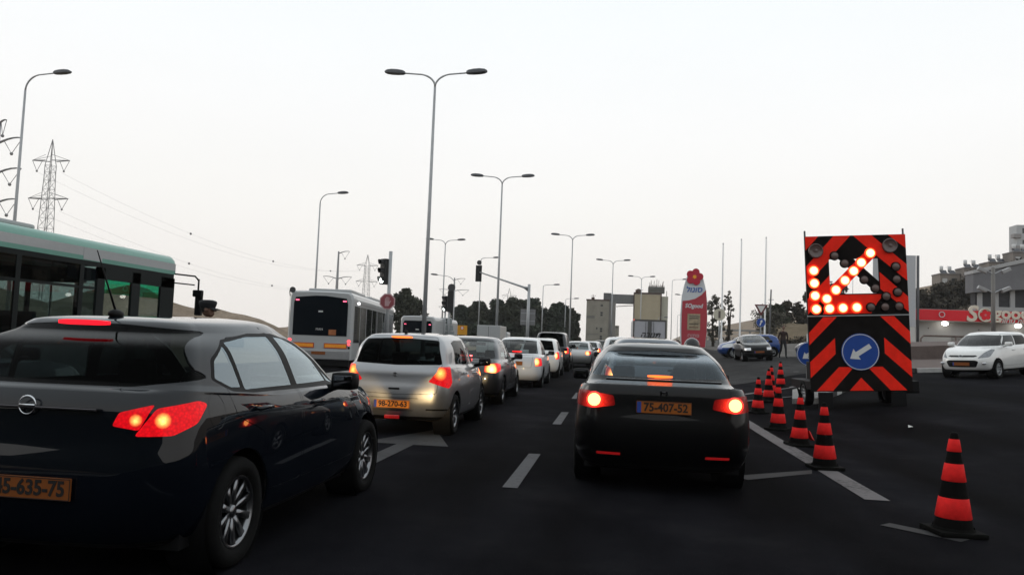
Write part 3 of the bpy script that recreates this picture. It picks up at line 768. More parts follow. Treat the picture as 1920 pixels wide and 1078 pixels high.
def spec_hatch(L=3.9, W=1.70, H=1.50, key='_h', glass=None, hs=15, suv=False):
    glass = glass or GL_TINT
    s = spec_base(L, W, H, .66, .66 + L * .635, .30 if not suv else .35, rim='cap' if not suv else 'spoke5', belt=.99, y_fseat=1.85, y_rseat=.95, y_dash=2.7, y_mir=2.35)
    s['levels'] = body_levels(L, W, H, True, belt=.99 if not suv else 1.1, deck_z=1.03 if not suv else 1.14, deck_y=.12, rg_top=.42, ws_top=2.28, cowl_y=3.05 if not suv else 3.25, cowl_z=1.02 if not suv else 1.14, hood_z=.84 if not suv else .98,
                              rear_in=.04, glass_w=.88, roof_w=.70, tail_z=.93, rr=.28, rf=.42)
    zb = 1.03 if not suv else 1.15
    s['mirror'] = (2.55, zb, W / 2 - .08); s['plate'] = (0, -.01, .70, 0, .52); s['bpillar'] = 1.75; s['handles'] = [(1.2, .9, W / 2 - .035), (2.05, .89, W / 2 - .03)]
    generic_side(s, (2.62, zb), (2.2, H - .125), (.86, H - .14), (.72, zb + .02), 1.75, glass)
    c = s['cuts']
    c.append(('rear_window', [(-.62, zb + .03), (-.52, H - .12), (0, H - .095), (.52, H - .12), (.62, zb + .03)], 0, .03, False, dict(mat=glass, minn=.1, **G)))
    c.append(('windscreen', [(-.66, zb + .01), (-.57, H - .12), (0, H - .09), (.57, H - .12), (.66, zb + .01)], 180, .03, False, dict(mat=GL_CLEAR, minn=.05, **G)))
    zl = .0 if not suv else .12
    lamp_cut(s, [(.66, .72 + zl), (.62, .86 + zl), (.70, 1.0 + zl), (.90, 1.02 + zl), (.96, .76 + zl)], 30, key, hs, 1.1, .17, (.72, .06, .88 + zl))
    c.append(('head_light', [(-.80, .64), (-.48, .66), (-.46, .78), (-.66, .92), (-.80, .90)], 180, .03, True, dict(mat=LAMPCLR, push=.003)))
    return s
# ------------------------------------------------------------------ ground, road, markings, kerbs
def noise_mat(name, stops, scale, rough=.9, spec=.3, bump=.3, bscale=40, detail=8, patches=None):
    m = bpy.data.materials.new(name); m.use_nodes = True; t = m.node_tree; b = t.nodes['Principled BSDF']
    b.inputs['Roughness'].default_value = rough; b.inputs['Specular IOR Level'].default_value = spec
    tc = t.nodes.new('ShaderNodeTexCoord'); n = t.nodes.new('ShaderNodeTexNoise'); n.inputs['Scale'].default_value = scale; n.inputs['Detail'].default_value = detail; n.inputs['Roughness'].default_value = .7
    t.links.new(tc.outputs['Object'], n.inputs['Vector'])
    r = t.nodes.new('ShaderNodeValToRGB'); e = r.color_ramp.elements
    e[0].position, e[0].color = stops[0][0], (*stops[0][1], 1); e[1].position, e[1].color = stops[-1][0], (*stops[-1][1], 1)
    for p, c in stops[1:-1]: q = e.new(p); q.color = (*c, 1)
    t.links.new(n.outputs[0], r.inputs[0]); col = r.outputs[0]
    # fine grit
    g = t.nodes.new('ShaderNodeTexNoise'); g.inputs['Scale'].default_value = bscale; g.inputs['Detail'].default_value = 4; t.links.new(tc.outputs['Object'], g.inputs['Vector'])
    gr = t.nodes.new('ShaderNodeMapRange'); gr.inputs[1].default_value = .3; gr.inputs[2].default_value = .7; gr.inputs['To Min'].default_value = .7; gr.inputs['To Max'].default_value = 1.35
    t.links.new(g.outputs[0], gr.inputs[0]); mx = t.nodes.new('ShaderNodeMixRGB'); mx.blend_type = 'MULTIPLY'; mx.inputs[0].default_value = 1
    t.links.new(col, mx.inputs[1]); t.links.new(gr.outputs[0], mx.inputs[2]); col = mx.outputs[0]
    if patches:
        sc, amt = patches
        p = t.nodes.new('ShaderNodeTexNoise'); p.inputs['Scale'].default_value = sc; p.inputs['Detail'].default_value = 3
        mp = t.nodes.new('ShaderNodeMapping'); mp.inputs['Scale'].default_value = (1, .22, 1); t.links.new(tc.outputs['Object'], mp.inputs[0]); t.links.new(mp.outputs[0], p.inputs['Vector'])
        pr = t.nodes.new('ShaderNodeMapRange'); pr.inputs[1].default_value = .35; pr.inputs[2].default_value = .65; pr.inputs['To Min'].default_value = 1 - amt; pr.inputs['To Max'].default_value = 1 + amt
        t.links.new(p.outputs[0], pr.inputs[0]); m2 = t.nodes.new('ShaderNodeMixRGB'); m2.blend_type = 'MULTIPLY'; m2.inputs[0].default_value = 1
        t.links.new(col, m2.inputs[1]); t.links.new(pr.outputs[0], m2.inputs[2]); col = m2.outputs[0]
        rr_ = t.nodes.new('ShaderNodeMapRange'); rr_.inputs['To Min'].default_value = rough - .12; rr_.inputs['To Max'].default_value = rough + .1
        t.links.new(p.outputs[0], rr_.inputs[0]); t.links.new(rr_.outputs[0], b.inputs['Roughness'])
    t.links.new(col, b.inputs['Base Color'])
    bp = t.nodes.new('ShaderNodeBump'); bp.inputs['Strength'].default_value = bump; bp.inputs['Distance'].default_value = .01
    t.links.new(g.outputs[0], bp.inputs['Height']); t.links.new(bp.outputs[0], b.inputs['Normal'])
    return m
ASPHALT = noise_mat('asphalt', [(.28, (.0034, .0035, .0046)), (.52, (.0060, .0060, .0074)), (.75, (.0110, .0108, .0120))], .9, .9, .012, .5, 90, patches=(.75, .6))
SAND = noise_mat('sandy_soil', [(.3, (.13, .10, .07)), (.5, (.20, .155, .115)), (.7, (.27, .21, .16))], .35, .95, .1, .6, 6)
CONCRETE = noise_mat('concrete', [(.3, (.16, .155, .15)), (.7, (.26, .25, .24))], 2.5, .9, .2, .2, 50)
PAVERS = noise_mat('paving', [(.3, (.085, .065, .06)), (.7, (.14, .11, .10))], 1.8, .9, .2, .2, 40)

def sheet(name, xs, ys, dz, mat, kind='structure', hole=None):
    vs = []; fs = []; nx = len(xs)
    for y in ys:
        for x in xs: vs.append((x, y, ground(x, y) + dz))
    for j in range(len(ys) - 1):
        for i in range(nx - 1): fs.append((j * nx + i, j * nx + i + 1, (j + 1) * nx + i + 1, (j + 1) * nx + i))
    o = mesh_obj(name, vs, fs, mat, None, True)
    if kind: o['kind'] = kind
    return o
def lin(a, b, n): return [a + (b - a) * i / n for i in range(n + 1)]
xs = sorted(set([-500, -350, -250, -150, -100, -60, -40, -28, -20] + lin(-16, 44, 60) + lin(44, 110, 22) + [140, 180, 250, 350, 500]))
ys = sorted(set([-220, -150, -80, -40, -20] + lin(-10, 90, 66) + lin(90, 180, 30) + [200, 240, 300, 400, 550, 700]))
sheet('ground', xs, ys, -.012, SAND)
sheet('road', sorted(set(lin(-15.5, 27, 57))), sorted(set([-80, -40, -20] + lin(-10, 90, 80) + lin(90, 330, 30))), 0, ASPHALT)

def paint_mat_worn(name, col, wear):
    m = bpy.data.materials.new(name); m.use_nodes = True; t = m.node_tree; b = t.nodes['Principled BSDF']; b.inputs['Roughness'].default_value = .75; b.inputs['Specular IOR Level'].default_value = .2
    tc = t.nodes.new('ShaderNodeTexCoord'); n = t.nodes.new('ShaderNodeTexNoise'); n.inputs['Scale'].default_value = 14; n.inputs['Detail'].default_value = 8; n.inputs['Roughness'].default_value = .8
    t.links.new(tc.outputs['Object'], n.inputs['Vector']); r = t.nodes.new('ShaderNodeValToRGB'); e = r.color_ramp.elements
    e[0].position = wear; e[0].color = (.02, .02, .021, 1); e[1].position = wear + .16; e[1].color = (*col, 1)
    n2 = t.nodes.new('ShaderNodeTexNoise'); n2.inputs['Scale'].default_value = 1.3; n2.inputs['Detail'].default_value = 4; t.links.new(tc.outputs['Object'], n2.inputs['Vector'])
    ad = t.nodes.new('ShaderNodeMath'); ad.operation = 'ADD'; sb = t.nodes.new('ShaderNodeMath'); sb.operation = 'MULTIPLY_ADD'; sb.inputs[1].default_value = .5; sb.inputs[2].default_value = -.25
    t.links.new(n2.outputs[0], sb.inputs[0]); t.links.new(n.outputs[0], ad.inputs[0]); t.links.new(sb.outputs[0], ad.inputs[1])
    t.links.new(ad.outputs[0], r.inputs[0]); t.links.new(r.outputs[0], b.inputs['Base Color']); return m
LINE = paint_mat_worn('road_paint', (.068, .068, .073), .34)
LINE_A = paint_mat_worn('road_paint_arrow', (.038, .039, .041), .36)
LINE_W = paint_mat_worn('road_paint_fresh', (.115, .106, .108), .34)
LINE_F = paint_mat_worn('road_paint_faint', (.022, .022, .023), .42)
def mark(poly, mat, dz=.004, name='road_marking'):
    """flat painted outline, draped on the road"""
    pts = []
    n = len(poly)
    for i in range(n):
        a, b = poly[i], poly[(i + 1) % n]; k = max(1, int(math.dist(a, b) / 2.0))
        pts += [(a[0] + (b[0] - a[0]) * j / k, a[1] + (b[1] - a[1]) * j / k) for j in range(k)]
    o = mesh_obj(name, [(x, y, ground(x, y) + dz + .002) for x, y in pts], [tuple(range(len(pts)))], mat)
    o['kind'] = 'structure'; return o
def stripe(x0, y0, x1, y1, w, mat, step=2.0):
    d = Vector((x1 - x0, y1 - y0)); L = d.length; d /= L; nrm = Vector((d.y, -d.x)) * w / 2; k = max(1, int(L / step)); vs = []; fs = []
    for i in range(k + 1):
        p = Vector((x0, y0)) + d * L * i / k
        for q in (p - nrm, p + nrm): vs.append((q.x, q.y, ground(q.x, q.y) + .006))
    for i in range(k): fs.append((2 * i, 2 * i + 1, 2 * i + 3, 2 * i + 2))
    o = mesh_obj('road_marking', vs, fs, mat); o['kind'] = 'structure'; return o
for i in range(-2, 9): y = 7.75 + 6.35 * i; stripe(-.96, y, -.96, y + 2.45, .15, LINE)
for i in range(-1, 8): y = 6.0 + 6.35 * i; stripe(-4.75, y, -4.75, y + 2.45, .13, LINE)
stripe(2.60, 8.3, 2.66, 21.5, .24, LINE_W, 1.0)
mark([(-2.83, 8.6), (-2.60, 8.6), (-2.60, 10.42), (-2.13, 10.42), (-2.72, 12.3), (-3.31, 10.42), (-2.83, 10.42)], LINE_A)
mark([(1.35, 9.3), (1.5, 9.1), (2.35, 9.85), (2.42, 10.15)], LINE_F)
stripe(2.3, 7.15, 2.75, 6.7, .16, LINE_F)
stripe(5.2, 31.5, 9.5, 35.5, .22, LINE_W); stripe(3.7, 24.6, 7.0, 27.9, .25, LINE_W); stripe(3.0, 21.6, 5.2, 23.4, .2, LINE)
stripe(-8.0, 2.0, -8.0, 26.0, .15, LINE)
stripe(-13.7, -5.0, -13.7, 60.0, .15, LINE)

def kerb_run(name, pts, w, h, mats, seg=1.0, top=None):
    """raised kerb stones one by one along a line; returns the parent"""
    root = bpy.data.objects.new(name, None); C.objects.link(root); root['kind'] = 'structure'; k = 0
    for a, b in zip(pts[:-1], pts[1:]):
        a, b = Vector(a), Vector(b); L = (b - a).length; n = max(1, round(L / seg)); d = (b - a) / L; ang = math.atan2(-d.x, d.y)
        for i in range(n):
            p = a + d * (L * (i + .5) / n); z = ground(p.x, p.y)
            m = MB(); m.box(-w / 2, w / 2, -L / n / 2 + .006, L / n / 2 - .006, -.05, h, .015)
            o = m.build('kerb_stone', mats[k % len(mats)], root); o.location = (p.x, p.y, z); o.rotation_euler = (math.atan2(ground(p.x + d.x, p.y + d.y) - z, 1), 0, ang); k += 1
    return root
KWHITE = pmat('kerb_white', (.42, .41, .40), .8, noise=.2, nscale=6)
KBLACK = pmat('kerb_black', (.03, .03, .03), .8, noise=.3, nscale=6)
def island(name, outline, h, mat):
    vs = [(x, y, ground(x, y) + h) for x, y in outline] + [(x, y, ground(x, y) - .05) for x, y in outline]; n = len(outline)
    o = mesh_obj(name, vs, [tuple(range(n))] + [(i, n + i, n + (i + 1) % n, (i + 1) % n) for i in range(n)], mat); o['kind'] = 'structure'; return o
# median between the car lanes and the bus lanes
island('median', [(-9.25, -20)] + [(-8.15, -20), (-8.15, 0), (-8.15, 20), (-8.15, 31), (-9.25, 31), (-9.25, 20), (-9.25, 0)], .13, CONCRETE)
island('median', [(-9.4, 42), (-8.0, 42), (-7.8, 60), (-5.9, 75), (-4.2, 90), (-5.4, 90), (-7.2, 75), (-9.3, 60)], .13, CONCRETE)
kerb_run('kerb', [(-8.06, 0), (-8.06, 31)], .16, .14, [CONCRETE], 1.0)
# splitter island that carries the blue sign, and the kerb of the pavement on the right
island('traffic_island', [(4.55, 21.2), (5.1, 21.0), (6.9, 24.6), (7.0, 25.6), (6.4, 25.8), (5.2, 24.2)], .13, CONCRETE)
kerb_run('kerb', [(5.0, 20.85), (6.95, 24.5)], .15, .15, [KWHITE, KBLACK], .5)
kerb_run('kerb', [(9.3, 33.4), (11.2, 31.4), (16.5, 31.6), (25.0, 31.8)], .18, .16, [KBLACK, KWHITE], 1.0)
vs = [(9.4, 33.6), (11.25, 31.6), (16.5, 31.8), (25, 32), (34, 34), (40, 70), (24, 74), (14, 62)]
def terrace(name, ring, h, mat):
    xs_ = [p[0] for p in ring]; ys_ = [p[1] for p in ring]; bmx = bmesh.new()
    bv = [bmx.verts.new((x, y, 0)) for x, y in ring]; bmx.faces.new(bv)
    for k in range(1, 16):
        for co, no in (((min(xs_) + (max(xs_) - min(xs_)) * k / 16, 0, 0), (1, 0, 0)), ((0, min(ys_) + (max(ys_) - min(ys_)) * k / 16, 0), (0, 1, 0))):
            bmesh.ops.bisect_plane(bmx, geom=bmx.verts[:] + bmx.edges[:] + bmx.faces[:], plane_co=co, plane_no=no)
    for v in bmx.verts: v.co.z = ground(v.co.x, v.co.y) + h
    bmesh.ops.recalc_face_normals(bmx, faces=bmx.faces[:]); me = bpy.data.meshes.new(name); bmx.to_mesh(me); bmx.free(); me.materials.append(mat)
    o = bpy.data.objects.new(name, me); link(o); o['kind'] = 'structure'; return o
terrace('pavement', vs, .14, PAVERS)
GRAZASPH = noise_mat('grazing_asphalt', [(.3, (.018, .0175, .018)), (.7, (.040, .039, .039))], .8, .9, .05, .4, 60, patches=(.4, .35))  # base colour paled to paint the far road's brightness at grazing angles
GRAVEL = noise_mat('pale_gravel', [(.3, (.075, .07, .064)), (.7, (.15, .14, .13))], .7, .95, .05, .5, 25)
terrace('side_road', [(3.4, 29), (8.9, 33.2), (9.4, 33.8), (14, 62), (14.5, 96), (4.5, 96), (3.4, 60)], .009, GRAZASPH)
terrace('gravel_apron', [(8.9, 50), (12.2, 50), (14, 62), (24, 74), (27, 100), (7.6, 100)], .016, GRAVEL)

# sand heap beyond the bus lanes
def heap(name, cx, cy, rx, ry, h, seed, mat, n=34):
    rnd = random.Random(seed); ph = [rnd.uniform(0, 6.3) for _ in range(8)]; vs = []; fs = []
    for i in range(n + 1):
        for j in range(n + 1):
            u, v = -1 + 2 * i / n, -1 + 2 * j / n; r = math.hypot(u, v)
            k = max(0, 1 - r) ** .8 if r < 1 else 0
            w = 1 + .16 * sin(3.1 * u + ph[0]) * cos(2.3 * v + ph[1]) + .09 * sin(7.3 * u + ph[2] + 2 * v) + .05 * sin(15 * u + ph[3]) * sin(13 * v + ph[4]) + .03 * rnd.uniform(-1, 1)
            x, y = cx + u * rx, cy + v * ry; vs.append((x, y, ground(x, y) - .05 + h * k * w))
    for i in range(n):
        for j in range(n): a = i * (n + 1) + j; fs.append((a, a + n + 1, a + n + 2, a + 1))
    o = mesh_obj(name, vs, fs, mat, None, True); o['kind'] = 'structure'; return o
heap('sand_mound', -39, 60, 15, 13, 5.0, 3, SAND)
heap('sand_mound', -52, 52, 20, 14, 5.0, 5, SAND)
heap('sand_mound', -30, 78, 12, 12, 2.6, 9, SAND)
heap('hill', 27, 128, 9, 12, 3.6, 12, noise_mat('dry_grass', [(.3, (.09, .07, .045)), (.7, (.16, .125, .085))], .5, .95, .1, .5, 8))
# unseen wooded hills, added so the car rears reflect something dark
heap('hill', 0, -120, 190, 80, 34, 21, noise_mat('added_dark_slope', [(.3, (.012, .014, .010)), (.7, (.035, .036, .026))], .12, .95, .1, .6, 2), 40)
heap('hill', -150, -40, 60, 60, 20, 22, MATS.get('wooded') or bpy.data.materials['added_dark_slope'], 24)
# ------------------------------------------------------------------ cars, nearest first
def brake_bar(parent, y, z, w, h, mat, bow=.02, name='high_brake_light', rx=0.0):
    m = MB(); n = 10; vs = []; fs = []
    for i in range(n + 1):
        x = -w / 2 + w * i / n; yy = y + bow * (2 * x / w) ** 2; e = h * (1 - .35 * abs(2 * x / w) ** 4)
        vs += [(x, yy, z - e / 2), (x, yy, z + e / 2), (x, yy + .03, z + e / 2), (x, yy + .03, z - e / 2)]
    for i in range(n):
        for k in range(4): a = i * 4 + k; b = i * 4 + (k + 1) % 4; fs.append((a, b, b + 4, a + 4))
    fs += [(0, 3, 2, 1), (n * 4, n * 4 + 1, n * 4 + 2, n * 4 + 3)]
    m.add(vs, fs); o = m.build(name, mat, parent); return o
BRAKEBAR = emat('brake_bar_red', (1.0, .01, .012), 2.0)
BRAKEBAR_O = emat('brake_bar_orange', (1.0, .13, .02), 3.2)

P_NAVY = paint('midnight_blue', (.0020, .0030, .0052), metal=0.0, rough=.5, coat_ior=1.42)
P_NAVY.node_tree.nodes['Principled BSDF'].inputs['Coat Tint'].default_value = (.78, .90, 1.0, 1)
P_NAVY.node_tree.nodes['Principled BSDF'].inputs['Specular IOR Level'].default_value = 0.02
P_SILVER = paint('silver', (.28, .285, .295), metal=.8, rough=.33)
P_BLACK = paint('black', (.003, .003, .0035), metal=.5, rough=.35, coat_ior=1.26)

# dark hatchback, nearest on the left
op = spec_opel()
opel = make_car('hatchback', 'dark navy five-door hatchback with lit red tail lights, nearest on the left', (-3.07, 3.86, 0), op, P_NAVY, res=.045, detail=2, digits='45-635-75', head=230)
brake_bar(opel, .40, 1.425, .31, .03, emat('brake_bar_hatch', (1.0, .006, .020), 1.5), .015)
m = MB(); m.ball((0, .72, 1.485), .035, .07, .03, 10, 6); m.tube([(0, .72, 1.495), (-.012, .66, 1.62), (-.03, .54, 1.86)], [.008, .006, .003], 6); m.build('antenna', BLACKPL, opel, True)
m = MB(); m.box(-.40, .40, .018, .05, .957, .972, .004); m.build('tailgate_trim', pmat('dark_chrome', (.10, .10, .11), .2, metal=1), opel)
m = MB(); m.lathe([(.047, -.006), (.054, 0), (.047, .006), (.042, 0)], 24, Matrix.Translation((0, .022, .975)) @ Matrix.Rotation(pi / 2, 4, 'X'), closed=True)
m.box(-.045, .045, .016, .026, .969, .981); m.build('badge', CHROME, opel, True)

sw = spec_swift()
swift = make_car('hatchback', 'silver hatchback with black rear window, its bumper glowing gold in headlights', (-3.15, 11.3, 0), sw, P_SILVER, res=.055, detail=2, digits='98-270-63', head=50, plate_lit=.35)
brake_bar(swift, .30, 1.425, .31, .03, BRAKEBAR_O, .015)

cv = spec_civic()
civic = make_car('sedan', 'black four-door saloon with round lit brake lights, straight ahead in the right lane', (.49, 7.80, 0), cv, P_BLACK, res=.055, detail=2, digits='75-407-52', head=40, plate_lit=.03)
# ------------------------------------------------------------------ street lamps, signals, signs, poles
GALV = pmat('galvanised_steel', (.36, .37, .38), .5, metal=.35, noise=.12, nscale=2.5)
DARKHEAD = pmat('lamp_head_grey', (.10, .105, .115), .5, noise=.1)
STEELG = pmat('pylon_steel', (.22, .22, .225), .6, metal=.3, noise=.15)
SIGBLK = pmat('signal_black', (.014, .014, .015), .55)
SIGNW = pmat('sign_white', (.62, .62, .61), .5, noise=.08)
SIGNB = pmat('sign_blue', (.015, .06, .28), .4, noise=.08)
SIGNR = pmat('sign_red', (.42, .02, .025), .45, noise=.08)
SIGNBACK = pmat('sign_back_grey', (.20, .20, .205), .6, noise=.12)
def lamp_head(parent, x, y, z, sx, k=1.0, tilt=0.06):
    """flat lantern reaching out from the arm end, sx = direction along x"""
    m = MB(); L = .95 * k; n = 8; vs = []; fs = []
    prof = [(0, .09, .09), (.10, .14, .135), (.35, .17, .165), (.65, .18, .165), (.88, .15, .13), (1.0, .08, .06)]
    for t, hw, hh in prof:
        for kx in range(n):
            a = 2 * pi * (kx + .5) / n; ca = math.copysign(abs(cos(a)) ** .5, cos(a)); sa = math.copysign(abs(sin(a)) ** .6, sin(a)); vs.append((x + sx * t * L, y + hw * k * ca, z + t * L * tilt + hh * k * sa * (.9 if sa > 0 else .5)))
    for i in range(len(prof) - 1):
        for kx in range(n): fs.append((i * n + kx, i * n + (kx + 1) % n, (i + 1) * n + (kx + 1) % n, (i + 1) * n + kx))
    fs += [tuple(range(n - 1, -1, -1)), tuple((len(prof) - 1) * n + kx for kx in range(n))]
    m.add(vs, fs); o = m.build('lamp_head', DARKHEAD, parent, False)
    g = MB(); g.box(x + sx * L * .25 - .0 * k, x + sx * L * .9, y - .10 * k, y + .10 * k, z + .0, z + .012); 
    return o
def street_lamp(label, x, y, H=12.85, arms=(-1, 1), reach=1.5, rise=.65, r0=.11, r1=.055, group='street lamps along the road', k=1.0, lean=0.0, name='street_lamp'):
    t = thing(name, label, 'street lamp', (x, y, ground(x, y)), 0, group)
    m = MB(); m.tube([(0, 0, 0), (0, 0, H * .5), (lean, 0, H)], [r0, (r0 + r1) / 2, r1], 10); m.build('pole', GALV, t, True)
    b = MB(); b.lathe([(r0 * 1.9, 0), (r0 * 1.9, .03), (r0 * 1.3, .05), (r0 * 1.15, .5)], 12); b.build('pole_base', GALV, t, True)
    for sx in arms:
        a = MB(); pts = []
        for i in range(9):
            u = i / 8 * pi / 2; pts.append((lean + sx * reach * .55 * (1 - cos(u)), 0, H + rise * sin(u) * .92))
        pts.append((lean + sx * reach, 0, H + rise))
        a.tube(pts, [r1 * .8] * 6 + [r1 * .65] * 4, 8); ao = a.build('arm', GALV, t, True)
        lamp_head(ao, lean + sx * (reach - .05), 0, H + rise, sx, k)
    return t
street_lamp('tallest twin-arm street lamp, on the median just behind the stop sign', -8.5, 35.0)
street_lamp('second twin-arm street lamp on the median, beside the signal mast arm', -8.62, 58.0)
street_lamp('twin-arm street lamp in front of the right end of the trees', -4.85, 87.0, 12.4)
street_lamp('twin-arm street lamp above the grey silo bridge', -.45, 112.0, 12.4)
street_lamp('twin-arm street lamp above the cream silo', 4.5, 142.0, 12.5)
street_lamp('twin-arm street lamp behind the black signal head, far left', -20.2, 92.0, 12.2)
street_lamp('single-arm street lamp above the green bus', -30.8, 37.0, 13.4, (1,), 1.6, .9)
street_lamp('single-arm street lamp above the white bus with black rear window', -25.8, 66.0, 12.6, (1,), 1.6, .9)
street_lamp('low single-arm lamp facing left by the yellow sign', -17.2, 84.0, 6.9, (-1,), 2.0, 1.1, .08, .045, k=.8)
street_lamp('single-arm lamp between mast arm and tall twin lamp', -10.0, 110.0, 8.9, (1,), 1.5, .3, .08, .05, k=.9)
street_lamp('slim single-arm lamp carrying no signal, left of second twin lamp', -17.2, 100.0, 11.4, (1,), 1.6, .3, .08, .05, k=.9)
street_lamp('single-arm lamp beside the right edge of the dark trees', -9.3, 150.0, 9.4, (1,), 1.6, .3, .08, .05, k=1.0)
street_lamp('lamp with left arm, lower of two beside the station sign', 15.0, 170.0, 10.3, (-1,), 1.6, .3, .08, .05, k=1.1)
street_lamp('lamp with right arm, upper of two beside the station sign', 10.4, 150.0, 12.0, (1,), 1.9, .4, .08, .05, k=1.1)
street_lamp('small far lamp at the right of the lorry, nearer the lorry', 10.2, 190.0, 6.6, (1,), 1.3, .2, .07, .045)
street_lamp('small far lamp at the right of the lorry, nearer the station sign', 14.6, 190.0, 7.1, (1,), 1.3, .2, .07, .045)
street_lamp('pale far lamp before the hill, left of two', 36.5, 150.0, 10.2, (1,), 1.6, .2, .07, .045)
street_lamp('pale far lamp before the hill, right of two', 42.5, 150.0, 9.6, (1,), 1.6, .2, .07, .045)

LENS_OFF = pmat('signal_lens_off', (.05, .05, .055), .3, coat=.8)
LENS_ON = emat('signal_lens_on', (.92, 1.0, .95), 6.0)
def signal_head(parent, x, y, z, w=.32, h=1.0, n=3, lit=None, face=-1, yaw=0.0, name='signal_head'):
    """black housing with visored lenses facing -y (face=-1) or +y"""
    M = Matrix.Translation((x, y, z)) @ Matrix.Rotation(yaw + (0 if face < 0 else pi), 4, 'Z')
    m = MB(); m.box(-w / 2, w / 2, -.10, .12, -h / 2, h / 2, .03, M); o = m.build(name, SIGBLK, parent)
    for i in range(n):
        zc = h / 2 - h / n * (i + .5); r = min(w * .40, h / n * .40)
        l = MB(); l.lathe([(.001, .012), (r * .7, .008), (r, 0)], 16, M @ Matrix.Translation((0, -.105, zc)) @ Matrix.Rotation(pi / 2, 4, 'X'))
        l.build('signal_lens', LENS_ON if lit == i else LENS_OFF, o, True)
        v = MB(); pts = []; vs = []; fs = []; q = 12
        for k in range(q + 1):
            a = -.35 + (pi + .7) * k / q
            for d in (0, .20): vs.append(M @ Vector((r * 1.08 * cos(a), -.10 - d * (1 if d == 0 else .55 + .45 * max(0, sin(a))), zc + r * 1.08 * sin(a))))
        for k in range(q): fs.append((2 * k, 2 * k + 1, 2 * k + 3, 2 * k + 2))
        v.add(vs, fs); v.build('visor', SIGBLK, o, True)
    return o
# signal with the octagonal hand sign
zg = ground(-9.6, 33)
t = thing('traffic_light', 'traffic light with one white lit lens above the octagonal hand sign', 'traffic light', (-9.62, 33, zg), R(0))
m = MB(); m.tube([(0, 0, 0), (0, 0, 5.0)], .075, 10); m.build('pole', GALV, t, True)
signal_head(t, -.25, -.02, 4.12, .34, 1.1, 3, 2, -1, R(-38))
signal_head(t, -.22, .1, 4.1, .3, 1.05, 3, None, 1, R(25))
t = thing('stop_sign', 'faded red octagonal sign with white hand on the signal pole', 'sign', (-9.62, 32.86, 2.84 + zg))
oc = [(.36 * cos(pi / 8 + k * pi / 4), .36 * sin(pi / 8 + k * pi / 4)) for k in range(8)]
m = MB(); m.prism(oc, .02, REAR((0, 0, 0))); m.build('sign_plate', pmat('stop_white_faded', (.45, .30, .31), .5, noise=.1), t)
m = MB(); m.prism([(x * .86, y * .86) for x, y in oc], .006, REAR((0, -.02, 0))); m.build('sign_face', pmat('stop_red_faded', (.24, .055, .065), .5, noise=.1), t)
hand = MB(); hp = REAR((0, -.026, 0))
hand.prism([(-.10, -.2), (.06, -.2), (.12, -.06), (.17, .03), (.14, .05), (.08, -.02), (.08, .02), (-.11, .02)], .005, hp)
for hx, hh in ((-.105, .13), (-.055, .19), (-.002, .20), (.05, .16)): hand.prism([(hx, .015), (hx + .036, .015), (hx + .036, hh), (hx + .018, hh + .015), (hx, hh)], .005, hp)
hand.build('hand_symbol', pmat('stop_hand', (.42, .27, .28), .5), t)
# black signal head with a round dark disc on top, small board below
zg = ground(-11.6, 55)
t = thing('traffic_light', 'black signal heads with round dark disc on top, left of trees', 'traffic light', (-11.6, 55, zg))
m = MB(); m.tube([(.0, 0, 0), (.0, 0, 4.6)], .07, 10); m.tube([(-.38, .5, 0), (-.38, .5, 3.6)], .06, 8); m.build('pole', GALV, t, True)
signal_head(t, .08, -.05, 3.9, .42, 1.5, 3, None, 1, R(15))
signal_head(t, -.38, .45, 3.75, .34, 1.1, 3, 2, -1, R(-45))
m = MB(); m.lathe([(.001, .0), (.27, .0), (.27, .03), (.001, .03)], 20, Matrix.Translation((.12, -.05, 4.62 + .25)) @ Matrix.Rotation(pi / 2, 4, 'X')); m.build('disc', pmat('disc_dark', (.05, .05, .052), .6), t)
t = thing('direction_sign', 'small grey direction boards below the black signal heads', 'sign', (-12.1, 56, ground(-12, 56)))
for i, (z0, z1) in enumerate(((2.3, 2.75), (1.85, 2.25), (1.4, 1.8))):
    m = MB(); m.box(-.35, .55 + .1 * i, -.03, 0, z0, z1, .01); bo = m.build('sign_plate', pmat('sign_pale_grey', (.30, .33, .33), .6, noise=.1), t)
    if i == 0:
        for j in range(2): q = MB(); q.box(-.3, .15, -.034, -.031, z0 + .05 + .2 * j, z0 + .18 + .2 * j); q.build('sign_text_block', SIGBLK, bo)
m = MB(); m.tube([(-.2, .05, 0), (-.2, .05, 2.7)], .04, 8); m.tube([(.4, .05, 0), (.4, .05, 2.7)], .04, 8); m.build('post', GALV, t, True)
# mast arm signal
zg = ground(-6.75, 62)
t = thing('mast_arm_signal', 'steel mast arm over the road with signal seen from behind', 'traffic light', (-6.75, 62, zg))
m = MB(); m.tube([(0, 0, 0), (0, 0, 5.75)], [.14, .11], 12); m.build('pole', GALV, t, True)
m = MB(); m.tube([(0, 0, 5.45), (-.4, 0, 5.5), (-4.0, 0, 6.6)], [.10, .085, .05], 10); m.add([(0, -.02, 5.1), (0, -.02, 5.5), (-.6, -.02, 5.55), (0, .02, 5.1), (0, .02, 5.5), (-.6, .02, 5.55)], [(0, 1, 2), (5, 4, 3), (0, 2, 5, 3)]); m.build('arm', GALV, t, True)
m = MB(); m.box(-4.32, -3.82, .0, .04, 5.85, 7.15, .02); m.tube([(-4.05, -.05, 5.9), (-4.05, -.05, 7.1)], .05, 8); m.build('back_board', SIGBLK, t)
signal_head(t, -4.07, .14, 6.5, .32, 1.05, 3, None, 1)
m = MB(); m.lathe([(.001, 0), (.19, 0), (.19, .04), (.001, .04)], 18, Matrix.Translation((-4.05, 0, 7.36)) @ Matrix.Rotation(pi / 2, 4, 'X')); m.build('disc', pmat('disc_dark', (.05, .05, .052), .6), t)
